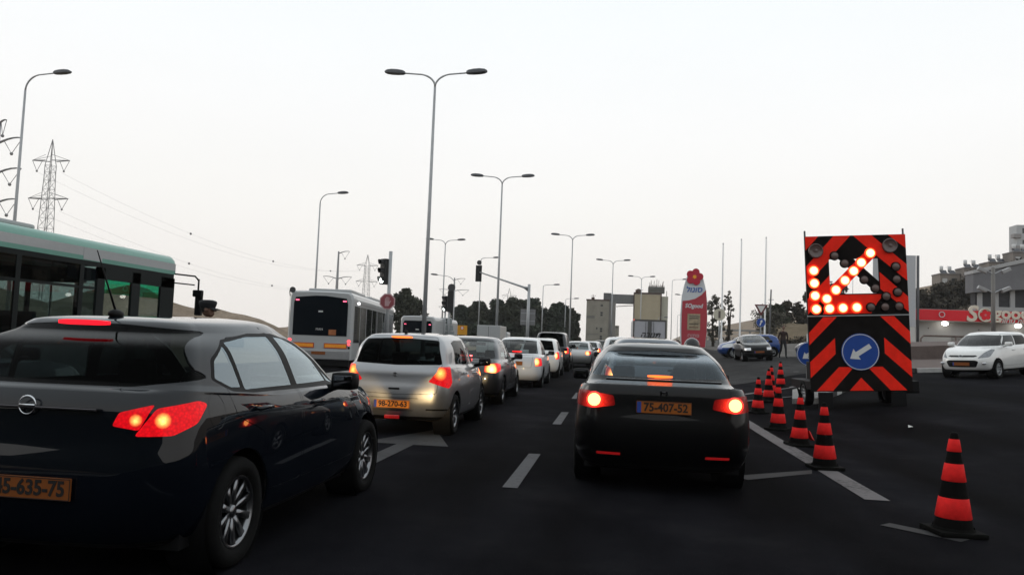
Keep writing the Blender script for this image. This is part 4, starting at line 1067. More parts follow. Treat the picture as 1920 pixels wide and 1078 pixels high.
t = thing('sign_board', 'blank grey back of a square sign on the mast pole', 'sign', (-6.75, 62.2, zg))
m = MB(); m.box(-.62, .55, 0, .03, 2.55, 3.8, .01); m.build('sign_plate', SIGNBACK, t)
m = MB(); m.box(-.6, .53, -.03, 0, 2.85, 2.9); m.box(-.6, .53, -.03, 0, 3.45, 3.5); m.build('bracket', GALV, t)
# yellow box sign
t = thing('yellow_sign', 'small yellow sign with white disc in front of the trees', 'sign', (-13.5, 70, ground(-13.5, 70)))
m = MB(); m.box(-.46, .46, -.03, 0, 1.6, 2.45, .01); m.build('sign_plate', pmat('sign_amber', (.55, .26, .015), .5, noise=.1), t)
m = MB(); m.lathe([(.001, 0), (.15, 0), (.15, .004)], 16, Matrix.Translation((.0, -.031, 2.22)) @ Matrix.Rotation(pi / 2, 4, 'X')); m.build('sign_disc', SIGNW, t)
m = MB(); m.lathe([(.15, 0), (.17, .003), (.12, .006)], 16, Matrix.Translation((.0, -.032, 2.22)) @ Matrix.Rotation(pi / 2, 4, 'X'), cap=False); m.box(-.1, .1, -.04, -.036, 2.21, 2.23); m.build('sign_ring', SIGNR, t)
m = MB(); m.tube([(-.3, .04, 0), (-.3, .04, 2.4)], .035, 8); m.tube([(.3, .04, 0), (.3, .04, 2.4)], .035, 8); m.build('post', GALV, t, True)

def arrow_disc(parent, M, r, rot, mat_f=SIGNB, t=.02):
    m = MB(); m.lathe([(.001, t), (r * .97, t), (r, t * .6), (r, 0), (.001, 0)], 32, M); f = m.build('sign_disc', mat_f, parent)
    m = MB(); m.lathe([(r * .965, t + .001), (r * .965, t + .003), (r * .93, t + .003), (r * .93, t + .001)], 32, M, closed=True); m.build('sign_rim', SIGNW, f)
    a = [(0, -.66), (.34, -.22), (.13, -.22), (.13, .62), (-.13, .62), (-.13, -.22), (-.34, -.22)]
    m = MB(); m.prism([((x * cos(rot) - y * sin(rot)) * r, (x * sin(rot) + y * cos(rot)) * r) for x, y in a], .004, M @ Matrix.Translation((0, 0, t + .001))); m.build('arrow', SIGNW, f)
    return f
# keep-left disc on the island post
t = thing('keep_left_sign', 'blue keep-left disc on a post, left edge of the arrow trailer', 'sign', (5.17, 22.2, ground(5.17, 22.2) + .13))
m = MB(); m.tube([(0, 0, 0), (0, 0, 1.62)], .05, 10); m.build('post', GALV, t, True)
arrow_disc(t, REAR((0, -.055, 1.08)), .32, R(-52))
# give way with blue disc
zg = ground(11.3, 60)
t = thing('give_way_sign', 'white give-way triangle above a small blue disc on a post', 'sign', (10.6, 60, zg))
m = MB(); m.tube([(0, .04, 0), (0, .04, 3.5)], .045, 8); m.build('post', GALV, t, True)
m = MB(); tri = [(-.48, .42), (.48, .42), (0, -.42)]; m.prism(tri, .02, REAR((0, 0, 3.05))); m.build('sign_plate', pmat('dull_red', (.12, .03, .03), .6), t)
m = MB(); m.prism([(x * .62, y * .62 + .07) for x, y in tri], .004, REAR((0, -.022, 3.05))); m.build('sign_face', SIGNW, t)
arrow_disc(t, REAR((0, -.02, 2.15)), .33, R(160))
for lab, x, y in (('round white sign before the red station sign', 8.65, 68),):
    t = thing('round_sign', lab, 'sign', (x, y, ground(x, y)))
    m = MB(); m.tube([(0, .04, 0), (0, .04, 3.4)], .05, 8); m.build('post', GALV, t, True)
    m = MB(); m.lathe([(.001, .02), (.5, .02), (.5, 0), (.001, 0)], 24, REAR((0, 0, 3.0))); m.build('sign_disc', pmat('cream_sign', (.5, .47, .38), .6, noise=.15), t)
    m = MB(); m.box(-.09, .09, -.026, -.022, 2.7, 3.3); m.build('sign_symbol', pmat('sign_dim', (.12, .1, .09), .6), t)
# flag poles
WPOLE = pmat('white_pole', (.62, .62, .62), .5, noise=.05)
for lab, x, h in (('white flagpole nearest the station sign', 9.1, 10.6), ('white flagpole, middle of three', 10.63, 11.0), ('white flagpole, right of three', 12.69, 11.2)):
    t = thing('flagpole', lab, 'flagpole', (x, 70, ground(x, 70)), 0, 'flagpoles')
    m = MB(); m.tube([(0, 0, 0), (0, 0, .9), (0, 0, 1.0), (0, 0, h - ground(x, 70))], [.16, .15, .075, .045], 10); m.build('pole', WPOLE, t, True)
    m = MB(); m.ball((0, 0, h - ground(x, 70) + .04), .07); m.tube([(.06, 0, 1.2), (.09, 0, h - ground(x, 70) - .2)], .006, 5); m.build('truck_and_halyard', WPOLE, t, True)
t = thing('utility_pole', 'thin dark pole just right of the flagpoles', 'pole', (13.05, 70, ground(13, 70)))
m = MB(); m.tube([(0, 0, 0), (.12, 0, 6.78 - ground(13, 70))], [.09, .06], 8); m.build('pole', pmat('pole_dark', (.10, .10, .105), .6), t, True)
m = MB(); m.tube([(-.1, 0, 4.2), (.35, 0, 4.2)], .03, 6); m.build('cross_piece', GALV, t)
for lab, x, y, h in (('slim pale lamp standard far right of the flagpoles, left', 27.0, 140, 6.2),):
    pass

# ------------------------------------------------------------------ power pylons and lines
def lattice_pylon(label, x, y, H, w0, w1, arms, ang=0.0):
    t = thing('power_pylon', label, 'pylon', (x, y, ground(x, y) - .1), ang, 'power pylons')
    m = MB(); r = .10; n = 16; zs = [H * .86 * (1 - (1 - i / n) ** 1.15) for i in range(n + 1)]
    wd = lambda z: w0 + (w1 - w0) * min(1, z / (H * .80)) 
    for sx in (-1, 1):
        for sy in (-1, 1):
            m.tube([(sx * wd(z) / 2, sy * wd(z) / 2, z) for z in zs] + [(0, 0, H)], r, 4)
    mo = m.build('tower_leg', STEELG, t)
    b = MB()
    for i in range(n):
        a, c = zs[i], zs[i + 1]; wa, wc = wd(a) / 2, wd(c) / 2
        for (p, q) in (((-1, -1), (1, -1)), ((1, -1), (1, 1)), ((1, 1), (-1, 1)), ((-1, 1), (-1, -1))):
            b.tube([(p[0] * wa, p[1] * wa, a), (q[0] * wc, q[1] * wc, c)], .035, 3); b.tube([(q[0] * wa, q[1] * wa, a), (p[0] * wc, p[1] * wc, c)], .035, 3)
            b.tube([(p[0] * wc, p[1] * wc, c), (q[0] * wc, q[1] * wc, c)], .035, 3)
    b.build('lattice', STEELG, t)
    for za, half in arms:
        w = wd(za) / 2
        for sx in (-1, 1):
            a = MB()
            for sy in (-1, 1): a.tube([(sx * w, sy * w, za), (sx * half, 0, za + .1)], .10, 4); a.tube([(sx * w, sy * w, za + 1.3), (sx * half, 0, za + .1)], .05, 4)
            a.tube([(sx * half * .98, 0, za), (sx * half * .72, 0, za - 2.4)], .07, 4); a.tube([(sx * half * .46, 0, za), (sx * half * .72, 0, za - 2.4)], .07, 4)
            ao = a.build('cross_arm', STEELG, t); q = MB(); q.ball((sx * half * .72, 0, za - 2.4), .25, n=6, m=4); q.build('insulator', STEELG, ao)
    return t
lattice_pylon('nearer lattice power pylon standing behind the green bus', -129.4, 165, 43.6, 3.6, 1.6, [(29.8, 5.0), (38.6, 4.7)])
lattice_pylon('far pale lattice power pylon right of the tubular pole', -122.4, 380, 42, 4.2, 2.2, [(28.5, 5.5), (36.5, 5.5)])
lattice_pylon('tiny far lattice pylon behind the treetops', -83.0, 620, 44, 6, 2.6, [(30, 6), (38, 6)])
def mono_pylon(label, x, y, H, arms, r0=.75):
    t = thing('power_pole', label, 'pylon', (x, y, ground(x, y) - .1), 0, 'tubular power poles')
    m = MB(); m.tube([(0, 0, 0), (0, 0, H)], [r0, r0 * .35], 12); m.build('pole', STEELG, t, True)
    for za, half, lift in arms:
        a = MB()
        for sx in ((-1, 1) if half > 0 else (1,)):
            hh = abs(half); pts = [(sx * hh * u, 0, za + lift * sin(u * pi * .62)) for u in (0, .2, .4, .6, .8, 1)]; a.tube(pts, [.20, .18, .16, .14, .12, .09], 6)
        ao = a.build('cross_arm', STEELG, t, True)
        for sx in ((-1, 1) if half > 0 else (1,)):
            q = MB(); hh = abs(half); zz = za + lift * sin(pi * .62); q.tube([(sx * hh, 0, zz), (sx * hh * .6, 0, zz - 2.6), (sx * hh * .25, 0, za + lift * .5)], .07, 4); q.ball((sx * hh * .6, 0, zz - 2.6), .28, n=6, m=4); q.build('insulator', STEELG, ao)
    return t
mono_pylon('tubular power pole with upswept arms behind the white bus roof', -97.7, 270, 31.0, [(21.2, 5.2, .9), (16.5, 5.6, .6), (30.2, -4.0, .9)], .8)
mono_pylon('tubular pole with curved arms at the far left edge', -99.9, 115, 33.5, [(30.0, 4.4, 1.0), (25.0, 4.6, 1.0), (20.0, 4.4, 1.0), (33.3, -1.3, .6)], .8)
mono_pylon('small far tubular pole behind the black signal heads', -74.0, 360, 30, [(24, 7, .6), (16, 7, .6), (29, -5, .8)], .9)
WIRE = pmat('wire_dark', (.12, .12, .125), .6)
def wire(label, a, b, sag, r, balls=0):
    t = thing('power_line', label, 'power line', (0, 0, 0), 0, 'overhead power lines')
    a, b = Vector(a), Vector(b); m = MB(); pts = [a.lerp(b, i / 20) - Vector((0, 0, sag * 4 * (i / 20) * (1 - i / 20))) for i in range(21)]
    m.tube(pts, r, 3); m.build('cable', WIRE, t)
    for k in range(balls):
        u = (k + 1) / (balls + 1); p = a.lerp(b, u) - Vector((0, 0, sag * 4 * u * (1 - u))); q = MB(); q.ball(p, .34, n=8, m=6); q.build('marker_ball', WIRE, t, True)
for i, (sx, z) in enumerate(((2.9, 36.2), (-2.9, 36.2), (3.0, 27.4), (-3.0, 27.4))):
    wire('faint power cable between the two lattice pylons, %s' % ('upper right', 'upper left', 'lower right', 'lower left')[i], (-129.4 + sx, 165, z), (-122.4 + sx, 380, z - 1.5), 8.0, .018, 3 if i in (0, 2) else 0)
# ------------------------------------------------------------------ arrow-board trailer and cones
ORANGE = pmat('fluor_orange', (.90, .026, .012), .6, noise=.14, nscale=5, spec=.06)
BOARDBLK = pmat('board_black', (.008, .0065, .006), .7, noise=.3, nscale=4, spec=.06)
LAMP_ON = lens_mat('arrow_lamp_on', (.1, .02, .01), (1.0, .62, .30), 10.0, (1.0, .22, .04), 2.6, .10, .9)
LAMP_HALO = emat('arrow_lamp_halo', (1.0, .055, .012), 1.7)  # glowing bezel paints the orange halo round each lit lamp
LAMP_OFF = pmat('arrow_lamp_off', (.13, .085, .075), .35, coat=.5)
zt = ground(5.62, 19.0)
tr = thing('arrow_board_trailer', 'orange and black striped arrow-board trailer with lit lamp arrow', 'trailer', (5.62, 19.0, zt), 0, None, (0, R(-3.0), R(2.0)))
BW, Z0, Z1, ZM = 1.115, .40, 3.96, 2.12       # half width, bottom, top, joint of upper and lower board
# window opening in the upper board
WX0, WX1, WZ0, WZ1 = -.60, .50, 2.62, 3.42
m = MB()
m.box(-BW, BW, 0, .05, Z0, ZM - .012, .006)
m.build('lower_board', BOARDBLK, tr)
m = MB(); m.box(-BW, WX0, 0, .05, ZM + .012, Z1); m.box(WX1, BW, 0, .05, ZM + .012, Z1); m.box(WX0, WX1, 0, .05, ZM + .012, WZ0); m.box(WX0, WX1, 0, .05, WZ1, Z1)
m.build('upper_board', BOARDBLK, tr)
def bz(cx, cy): return ((cx - 362) / 272, .40 + (985 - cy) / 258)
def stripe_piece(pts, d=.003):
    q = [bz(*p) for p in pts]; q = [(max(-BW + .004, min(BW - .004, x)), max(Z0 + .004, min(Z1 - .004, z))) for x, z in q]
    ar = sum(q[i][0] * q[(i + 1) % len(q)][1] - q[(i + 1) % len(q)][0] * q[i][1] for i in range(len(q)))
    mm = MB(); mm.prism(q if ar > 0 else q[::-1], d, REAR((0, -.001, 0))); return mm.build('stripe', ORANGE, tr)
LEFT = [[(59, 63), (140, 63), (59, 150)], [(232, 63), (335, 63), (199, 205), (199, 215), (59, 352), (59, 245)], [(199, 300), (199, 400), (120, 470), (59, 530), (59, 440)],
        [(150, 548), (232, 548), (59, 712), (59, 640)], [(59, 812), (215, 672), (215, 765), (59, 905)], [(92, 980), (232, 842), (322, 842), (190, 980)], [(290, 980), (362, 905), (362, 980)]]
RIGHT = [[(560, 63), (665, 63), (665, 150)], [(350, 63), (462, 63), (665, 245), (665, 342), (499, 200)], [(501, 288), (665, 435), (665, 525), (501, 388)]]
for P_ in LEFT: stripe_piece(P_)
for P_ in RIGHT + [[(724 - x, y) for x, y in q] for q in LEFT[3:]]: stripe_piece(P_)
stripe_piece([(199, 418), (525, 418), (480, 465), (440, 530), (230, 530), (150, 530)])
# diagonal lamp bars crossing the window
for sx in (-1, 1):
    a, b = Vector((sx * .80, 0, 2.42)), Vector((-sx * .42, 0, 3.62)); d = (b - a).normalized()
    mm = MB(); M = frame((a + b) / 2 + Vector((0, .012 if sx > 0 else -.006, 0)), d, Vector((0, 0, 1)).cross(d).cross(d) * -1 if False else (d.z * -1 if False else -d.z, 0, d.x))
    mm.box(-(b - a).length / 2, (b - a).length / 2, -.115, .115, -.012, .012, 0, M); mm.build('lamp_bar', BOARDBLK if sx > 0 else ORANGE, tr)
def alamp(cx, cy, on, r=.103):
    x, z = bz(cx, cy); M = REAR((x, -.014, z))
    q = MB(); q.lathe([(r * 1.22, 0), (r * 1.18, .02), (r * 1.04, .045), (r * .98, .03)], 20, M, cap=False); h = q.build('lamp', LAMP_HALO if on else BOARDBLK, tr, True)
    q = MB(); q.lathe([(r, .022), (r * .8, .038), (r * .4, .048), (.001, .052)], 20, M, cap=False); q.build('lamp_lens', LAMP_ON if on else LAMP_OFF, h, True, loc=(x, -.05, z))
for p in ((102, 272), (102, 347), (104, 421), (108, 500), (188, 498), (269, 496), (352, 494), (174, 440), (231, 389), (288, 334), (343, 279), (391, 230), (448, 175)): alamp(*p, True)
for p in ((597, 258), (598, 333), (601, 408), (605, 492), (437, 494), (521, 494), (232, 186), (291, 232), (405, 331), (468, 383), (531, 432)): alamp(*p, False, .09)
for sx in (-1, 1):
    q = MB(); M = REAR((-.895 if sx < 0 else .75, -.012, 3.62 if sx < 0 else 3.70)); q.lathe([(.165, 0), (.165, .05), (.15, .06), (.14, .045), (.001, .075)], 24, M, cap=False); q.build('beacon', pmat('beacon_lens', (.10, .065, .06), .25, coat=.8, noise=.2), tr, True)
arrow_disc(tr, REAR((.0, -.012, 1.29)), .42, R(-58), t=.02)
m = MB(); m.box(-BW, BW, -.012, .06, ZM - .012, ZM + .012); m.build('hinge', GALV, tr)
for sx in (-1, 1):
    q = MB(); q.tube([(sx * (BW - .02), .08, Z0 + .1), (sx * (BW - .02), .08, Z1 + .14)], .022, 8); q.build('upright', pmat('steel_dark', (.08, .08, .085), .5, metal=.5), tr, True)
    q = MB(); q.box(sx * .8 - .16, sx * .8 + .16, -.02, .03, .0, Z0 - .015, .01); q.build('mud_flap', BLACKPL, tr)
    wheel(tr, (sx * .92, 1.1, .31), .31, .2, sx, 'cap', 20)
m = MB(); m.box(-1.0, 1.0, .2, 2.2, .42, .62, .02); m.tube([(0, 2.2, .5), (0, 3.4, .5)], .05, 8); m.box(-.7, .7, .5, 1.9, .62, 1.05, .03); m.build('chassis', BLACKPL, tr)
m = MB(); m.box(.95, 1.3, .1, .6, .34, .62, .03); m.build('mudguard', BLACKPL, tr)
m = MB()
for sx in (-.8, .8): m.tube([(sx, .08, .6), (sx, 1.2, .6)], .04, 6); m.tube([(sx, .08, 2.1), (sx, 1.1, .7)], .03, 6)
m.build('brace', BLACKPL, tr)

CONE_O = pmat('cone_orange', (.68, .019, .018), .6, noise=.32, nscale=7, spec=.08)
CONE_B = pmat('cone_black', (.0045, .0042, .004), .75, noise=.3, nscale=10, spec=.06)
CONE_BASE = pmat('cone_rubber_base', (.005, .005, .0045), .9, noise=.4, spec=.06)
def make_cone(label, x, y, sc=1.0, torn=False, tilt=(0, 0)):
    t = thing('traffic_cone', label, 'traffic cone', (x, y, ground(x, y) + .004), 0, 'traffic cones along the white line', (tilt[0], tilt[1], (x * 7.3) % 1.0))
    t.scale = (sc,) * 3
    jt = random.Random(x * 31 + y); t.rotation_euler = (tilt[0] + jt.uniform(-.025, .025), tilt[1] + jt.uniform(-.025, .025), jt.uniform(-.6, .6))
    m = MB(); m.box(-.185, .185, -.185, .185, 0, .04, .014); m.lathe([(.165, .039), (.155, .06)], 20, cap=False); m.build('base', CONE_BASE, t)
    rad = lambda z: .145 - (.145 - .032) * (z - .05) / .73
    zz = [(.05, .13, CONE_B), (.13, .29, CONE_O), (.29, .42, CONE_B), (.42, .56, CONE_O), (.56, .655, CONE_B), (.655, .755, CONE_O), (.755, .80, CONE_B)]
    for a, b, mt in zz:
        e = .004 if mt is CONE_O else 0
        q = MB(); q.lathe([(rad(a) + e * .2, a), (rad(a) + e, a + .004), (rad(b) + e, b - .004), (rad(b) + e * .2, b)] + ([(rad(b) * .5, b + .01), (.001, b + .012)] if b > .79 else []), 22, cap=False)
        q.build('sleeve' if mt is CONE_O else 'cone_section', mt, t, True)
    if torn:
        q = MB(); vs = []; fs = []
        for k in range(9):
            a = -.4 + 2.3 * k / 8; r0 = .14 + .02 * sin(k); vs += [(r0 * cos(a), r0 * sin(a), .24), ((r0 + .05 + .03 * sin(k * 1.7)) * cos(a), (r0 + .05) * sin(a), .10 + .03 * cos(k * 2.1))]
        for k in range(8): fs.append((2 * k, 2 * k + 1, 2 * k + 3, 2 * k + 2))
        q.add(vs, fs); q.build('torn_sleeve', CONE_O, t, True)
        q = MB(); q.tube([(0, 0, .79), (-.03, 0, .87), (-.06, .01, .91)], [.03, .022, .004], 8); q.build('bent_tip', CONE_B, t, True)
    return t
make_cone('nearest striped cone, alone at the lower right', 2.76, 6.95)
make_cone('striped cone standing at the trailer\'s lower left corner', 2.62, 10.35)
make_cone('battered cone with torn skirt and bent tip', 2.85, 12.75, .97, True, (.03, -.03))
make_cone('cone left of the battered one, overlapping the row behind', 3.0, 15.1, 1.02)
make_cone('leftmost striped cone, close to the black saloon', 3.25, 18.6, 1.0)
make_cone('cone just right of the leftmost cone', 4.1, 21.9, 1.08)
make_cone('cone half hidden behind its neighbour', 4.55, 24.0, 1.08)
make_cone('farthest cone, before the traffic island', 5.35, 26.6, 1.05)
# ------------------------------------------------------------------ the other cars
P_GREY = paint('graphite', (.055, .057, .062), metal=.8)
P_WHITE = paint('white', (.62, .63, .64), metal=0.0, rough=.35)
P_WHITE2 = paint('white_pearl', (.66, .66, .65), metal=.1, rough=.35)
P_STEEL = paint('steel_blue', (.10, .115, .135), metal=.8)
P_BLUE = paint('blue', (.012, .045, .18), metal=.3)
P_COAL = paint('coal', (.022, .023, .025), metal=.6)
P_LSILV = paint('light_silver', (.46, .465, .47), metal=.8)
def gcar(name, label, x, y, spec, pm, res=.085, heading=0.0, **k):
    c = make_car(name, label, (x, y, ground(x, y)), spec, pm, res=res, **k); c.rotation_euler = slope_rot(x, y, heading); return c
gcar('hatchback', 'blue-grey car, only its roof edge showing left of the navy hatchback', -7.15, 5.3, spec_hatch(4.1, 1.72, 1.46, '_c0'), P_STEEL, detail=1, digits='')
c = gcar('sedan', 'dark grey saloon with bright right brake light, behind the silver hatchback', -3.28, 16.9, spec_sedan(4.5, 1.75, 1.50, .98, '_c1', GL_CLEAR, 'wide', 18), P_GREY, .07, detail=2, digits=' ', head=40)
brake_bar(c, .66, 1.06, .28, .035, emat('brake_bar_hot', (1.0, .10, .10), 7.0))
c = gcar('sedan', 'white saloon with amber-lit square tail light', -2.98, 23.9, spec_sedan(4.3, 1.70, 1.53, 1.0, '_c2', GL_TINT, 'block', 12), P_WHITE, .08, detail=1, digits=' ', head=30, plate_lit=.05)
brake_bar(c, .66, 1.08, .30, .03, BRAKEBAR)
c = gcar('hatchback', 'white hatchback with dark rear window, before the tall dark car', -2.93, 30.9, spec_hatch(3.9, 1.70, 1.55, '_c3', GL_DARK, 18), P_WHITE2, .1, detail=1, digits=' ', head=25)
c = gcar('suv', 'tall dark off-roader with rear spoiler in the left queue', -2.95, 37.2, spec_hatch(4.3, 1.82, 1.86, '_c4', GL_DARK, 18, True), P_COAL, .1, detail=1, digits='')
m = MB(); m.box(-.62, .62, .25, .5, 1.83, 1.86, .01); m.build('spoiler', GLOSSBLK, c)
gcar('sedan', 'pale silver car peeping out right of the tall dark off-roader', -2.1, 44.0, spec_sedan(4.3, 1.7, 1.46, .98, '_c5', GL_TINT, 'wide', 14), P_LSILV, .12, R(-4), detail=0)
gcar('hatchback', 'small far white car with red tail lights in the left queue', -1.75, 54.0, spec_hatch(3.9, 1.7, 1.5, '_c6', GL_TINT, 16), P_WHITE, .13, R(-6), detail=0)
gcar('hatchback', 'far red-lit dark car right of the small far white car', -.95, 62.5, spec_hatch(3.9, 1.7, 1.6, '_c7', GL_TINT, 18), P_COAL, .13, R(-6), detail=0)
gcar('sedan', 'tiny far white saloon at the head of the left queue', .15, 71.0, spec_sedan(4.3, 1.7, 1.46, .98, '_e1', GL_TINT, 'wide', 20), P_WHITE, .14, R(-8), detail=0)
gcar('hatchback', 'tiny far silver hatchback beyond the last white saloon', 1.5, 79.5, spec_hatch(3.9, 1.7, 1.55, '_e2', GL_TINT, 20), P_LSILV, .14, R(-9), detail=0)
gcar('wagon', 'grey estate, only its roof showing above the black saloon', .66, 15.0, spec_hatch(4.2, 1.72, 1.60, '_c8', GL_TINT, 16), P_STEEL, .08, detail=1, digits='')
gcar('people_carrier', 'white people carrier half hidden ahead of the grey estate', .40, 22.6, spec_hatch(4.2, 1.74, 1.66, '_c9', GL_TINT, 16), P_WHITE, .09, detail=1, digits='')

def front_face(c, sp, L, zl=.66, grille=True, dplate='', badge=True):
    """grille, bumper intake and plate of a car seen from the front"""
    m = MB(); m.box(-.42, .42, L - .055, L + .004, .50, .57, .012); m.build('grille', BLACKPL, c)
    m = MB(); m.box(-.50, .50, L - .10, L + .002, .27, .43, .03); io = m.build('bumper_intake', BLACKPL, c)
    if dplate: plate(c, (0, L + .012, .37), dplate, front=True)
    if badge:
        m = MB(); m.lathe([(.05, -.006), (.06, 0), (.05, .006), (.042, 0)], 16, Matrix.Translation((0, L + .012, .60)) @ Matrix.Rotation(pi / 2, 4, 'X'), closed=True); m.build('badge', CHROME, c, True)
    for sx in (-1, 1):
        m = MB(); m.ball((sx * .66, L - .09, .38), .055, .03, .05, 10, 6); m.build('fog_light', LAMPCLR, c, True)
# white hatchback facing us on the right
i20 = spec_hatch(3.94, 1.71, 1.49, '_w', GL_DARK, 8); i20['cuts'] = [k for k in i20['cuts'] if k[0] != 'windscreen' and k[0] != 'head_light' and k[0] != 'tail_light']
i20['cuts'] += [('windscreen', [(-.70, 1.03), (-.58, 1.365), (0, 1.395), (.58, 1.365), (.70, 1.03), (0, 1.02)], 180, .04, False, dict(mat=glass_mat('glass_screen', (.10, .11, .115)), minn=.05, **G)),
                ('head_light', [(1.21, .66), (.86, .70), (.68, .92), (.78, .95), (1.0, .84)], 155, .03, True, dict(mat=pmat('lamp_smoked', (.16, .165, .175), .1, metal=.8, coat=1.0, noise=.5, nscale=14), push=.004)),
                ('grille', [(-.46, .72), (-.40, .76), (.40, .76), (.46, .72), (.34, .695), (-.34, .695)], 180, .02, False, dict(mat=GLOSSBLK, push=-.008)),
                ('bumper_intake', [(-.50, .56), (-.42, .37), (.42, .37), (.50, .56), (.4, .60), (-.4, .60)], 180, .04, False, dict(mat=BLACKPL, push=-.02))]
i20['mirmat'] = P_WHITE2; i20['rim'] = 'cap'
c = gcar('hatchback', 'white hatchback facing us by the kerb on the right', 14.0, 30.2, i20, P_WHITE2, .06, R(134), detail=2)
plate(c, (0, 3.955, .48), ' ', front=True)
m = MB(); m.lathe([(.055, -.006), (.068, 0), (.055, .006), (.045, 0)], 18, Matrix.Translation((0, 3.95, .735)) @ Matrix.Rotation(pi / 2, 4, 'X') @ Matrix.Scale(.6, 4, (0, 1, 0)), closed=True); m.build('badge', CHROME, c, True)
for sx in (-1, 1):
    m = MB(); m.ball((sx * .64, 3.82, .50), .075, .03, .04, 10, 6); m.build('fog_light', LAMPCLR, c, True)
# old dark car facing us, blue car and dark car beside it, dark car at right edge
old = spec_sedan(4.2, 1.66, 1.42, .96, '_o', GL_TINT); old['cuts'] = [k for k in old['cuts'] if k[0] not in ('tail_light', 'head_light', 'boot_lid')]
old['cuts'] += [('head_light', [(-.72, .60), (-.72, .73), (-.42, .74), (-.42, .60)], 180, .015, True, dict(mat=pmat('lamp_pale', (.6, .6, .62), .1, metal=.4, coat=1), push=.005)),
                ('grille', [(-.38, .61), (-.38, .72), (.38, .72), (.38, .61)], 180, .015, False, dict(mat=BLACKPL, push=-.006))]
c = gcar('sedan', 'old dark saloon facing us near the flagpoles', 7.75, 48.6, old, P_BLACK, .1, R(181), detail=1)
plate(c, (0, 4.21, .50), ' ', front=True)
m = MB(); m.box(-.82, .82, 4.08, 4.22, .36, .46, .02); m.build('bumper', BLACKPL, c)
bl = spec_hatch(3.8, 1.66, 1.42, '_b', GL_TINT, 6); bl['cuts'] = [k for k in bl['cuts'] if k[0] != 'tail_light']
gcar('hatchback', 'bright blue car mostly hidden beside the old dark saloon', 10.2, 51.2, bl, P_BLUE, .12, R(97), detail=1)
dk = spec_sedan(4.4, 1.72, 1.44, .97, '_d', GL_TINT, 'wide', 6); dk['cuts'] = [k for k in dk['cuts'] if k[0] != 'tail_light']
gcar('sedan', 'dark grey car behind the keep-left sign', 14.6, 47.0, dk, P_GREY, .12, R(96), detail=1)
rk = spec_hatch(4.1, 1.75, 1.62, '_r', GL_TINT, 6); rk['cuts'] = [k for k in rk['cuts'] if k[0] != 'tail_light']
gcar('hatchback', 'dark car cut by the right edge behind the white hatchback', 17.4, 34.6, rk, P_COAL, .12, R(170), detail=1)

# extra lamps on the three near cars
for sx in (-1, 1):
    M = REAR((sx * .665, .035, .888))
    q = MB(); q.lathe([(.075, .0), (.075, .05), (.068, .058), (.06, .05)], 24, M, cap=False); h = q.build('brake_light', emat('brake_ring', (1.0, .03, .02), 2.2), civic, True)
    q = MB(); q.lathe([(.062, .03), (.05, .046), (.025, .056), (.001, .06)], 24, M, cap=False); q.build('lamp_lens', emat('brake_hot', (1.0, .30, .075), 8.0), h, True)
m = MB(); vs = []
brake_bar(civic, .72, 1.105, .26, .026, BRAKEBAR_O, .02)
m = MB(); m.box(-.56, .56, .16, .30, 1.072, 1.095, .01); m.build('boot_spoiler', P_BLACK, civic, True)
m = MB(); m.box(-.035, -.02, .012, .03, .955, 1.0, .004); m.box(.02, .035, .012, .03, .955, 1.0, .004); m.box(-.02, .02, .014, .03, .972, .984, .003); m.build('badge', pmat('dark_chrome', (.10, .10, .11), .2, metal=1), civic)
# swift: badge, lock, fog reflector, bumper plate frame, wiper
m = MB(); m.prism([(-.03, .02), (.0, .035), (.035, .015), (.01, 0), (.03, -.02), (0, -.035), (-.035, -.015), (-.01, 0)], .008, REAR((0, .03, .88))); m.build('badge', CHROME, swift)
m = MB(); m.box(-.08, .08, -.006, .02, .665, .69, .005); m.build('boot_handle', BLACKPL, swift)
m = MB(); m.box(-.12, .10, -.015, .02, .245, .30, .012); m.build('fog_light', REFLRED, swift)
m = MB()
for a in ((-.40, .36, .545, .549), (-.34, .30, .37, .374)): m.box(a[0], a[1], -.014, .012, a[2], a[3])
m.build('plate_recess_edge', BLACKPL, swift)
m = MB(); m.ball((-.02, .62, 1.505), .03, .05, .03); m.tube([(-.02, .62, 1.51), (-.02, .5, 1.60)], .005, 5); m.build('antenna', BLACKPL, swift, True)

# ------------------------------------------------------------------ buses and the lorry
BUSWHITE = pmat('bus_white', (.36, .37, .375), .35, coat=.5, noise=.04)
BUSGREY = pmat('bus_silver', (.27, .27, .275), .35, metal=.3, coat=.5, noise=.06)
BUSGREEN = pmat('bus_green', (.12, .29, .235), .4, coat=.4, noise=.06)
BUSDARK = pmat('bus_dark', (.008, .011, .011), .6, spec=.15)
GL_BUS = glass_mat('glass_bus', (.36, .44, .43), 1.35); GL_BUSD = glass_mat('glass_bus_dark', (.10, .11, .11), 1.35); GL_DOOR = glass_mat('glass_bus_door', (.86, .89, .88), 1.3)
DOORTINT = glass_mat('glass_door_green', (.10, .62, .44))
def bus_seat(parent, x, y, z, mat):
    m = MB(); m.box(x - .22, x + .22, y - .05, y + .05, z + .40, z + 1.1, .03); m.box(x - .22, x + .22, y, y + .42, z + .36, z + .46, .03); m.tube([(x, y + .2, z), (x, y + .2, z + .4)], .03, 6); m.build('seat', mat, parent)
# green and white city bus, right side towards us; origin at its rear, front at +y
bus = thing('city_bus', 'white bus with green roof stripes and dark windows on the left', 'bus', (-12.1, 6.2, 0))
HW, BL, BH = 1.27, 12.2, 3.22
def ring_prof(y, inset=0): return [(HW - inset, y)]
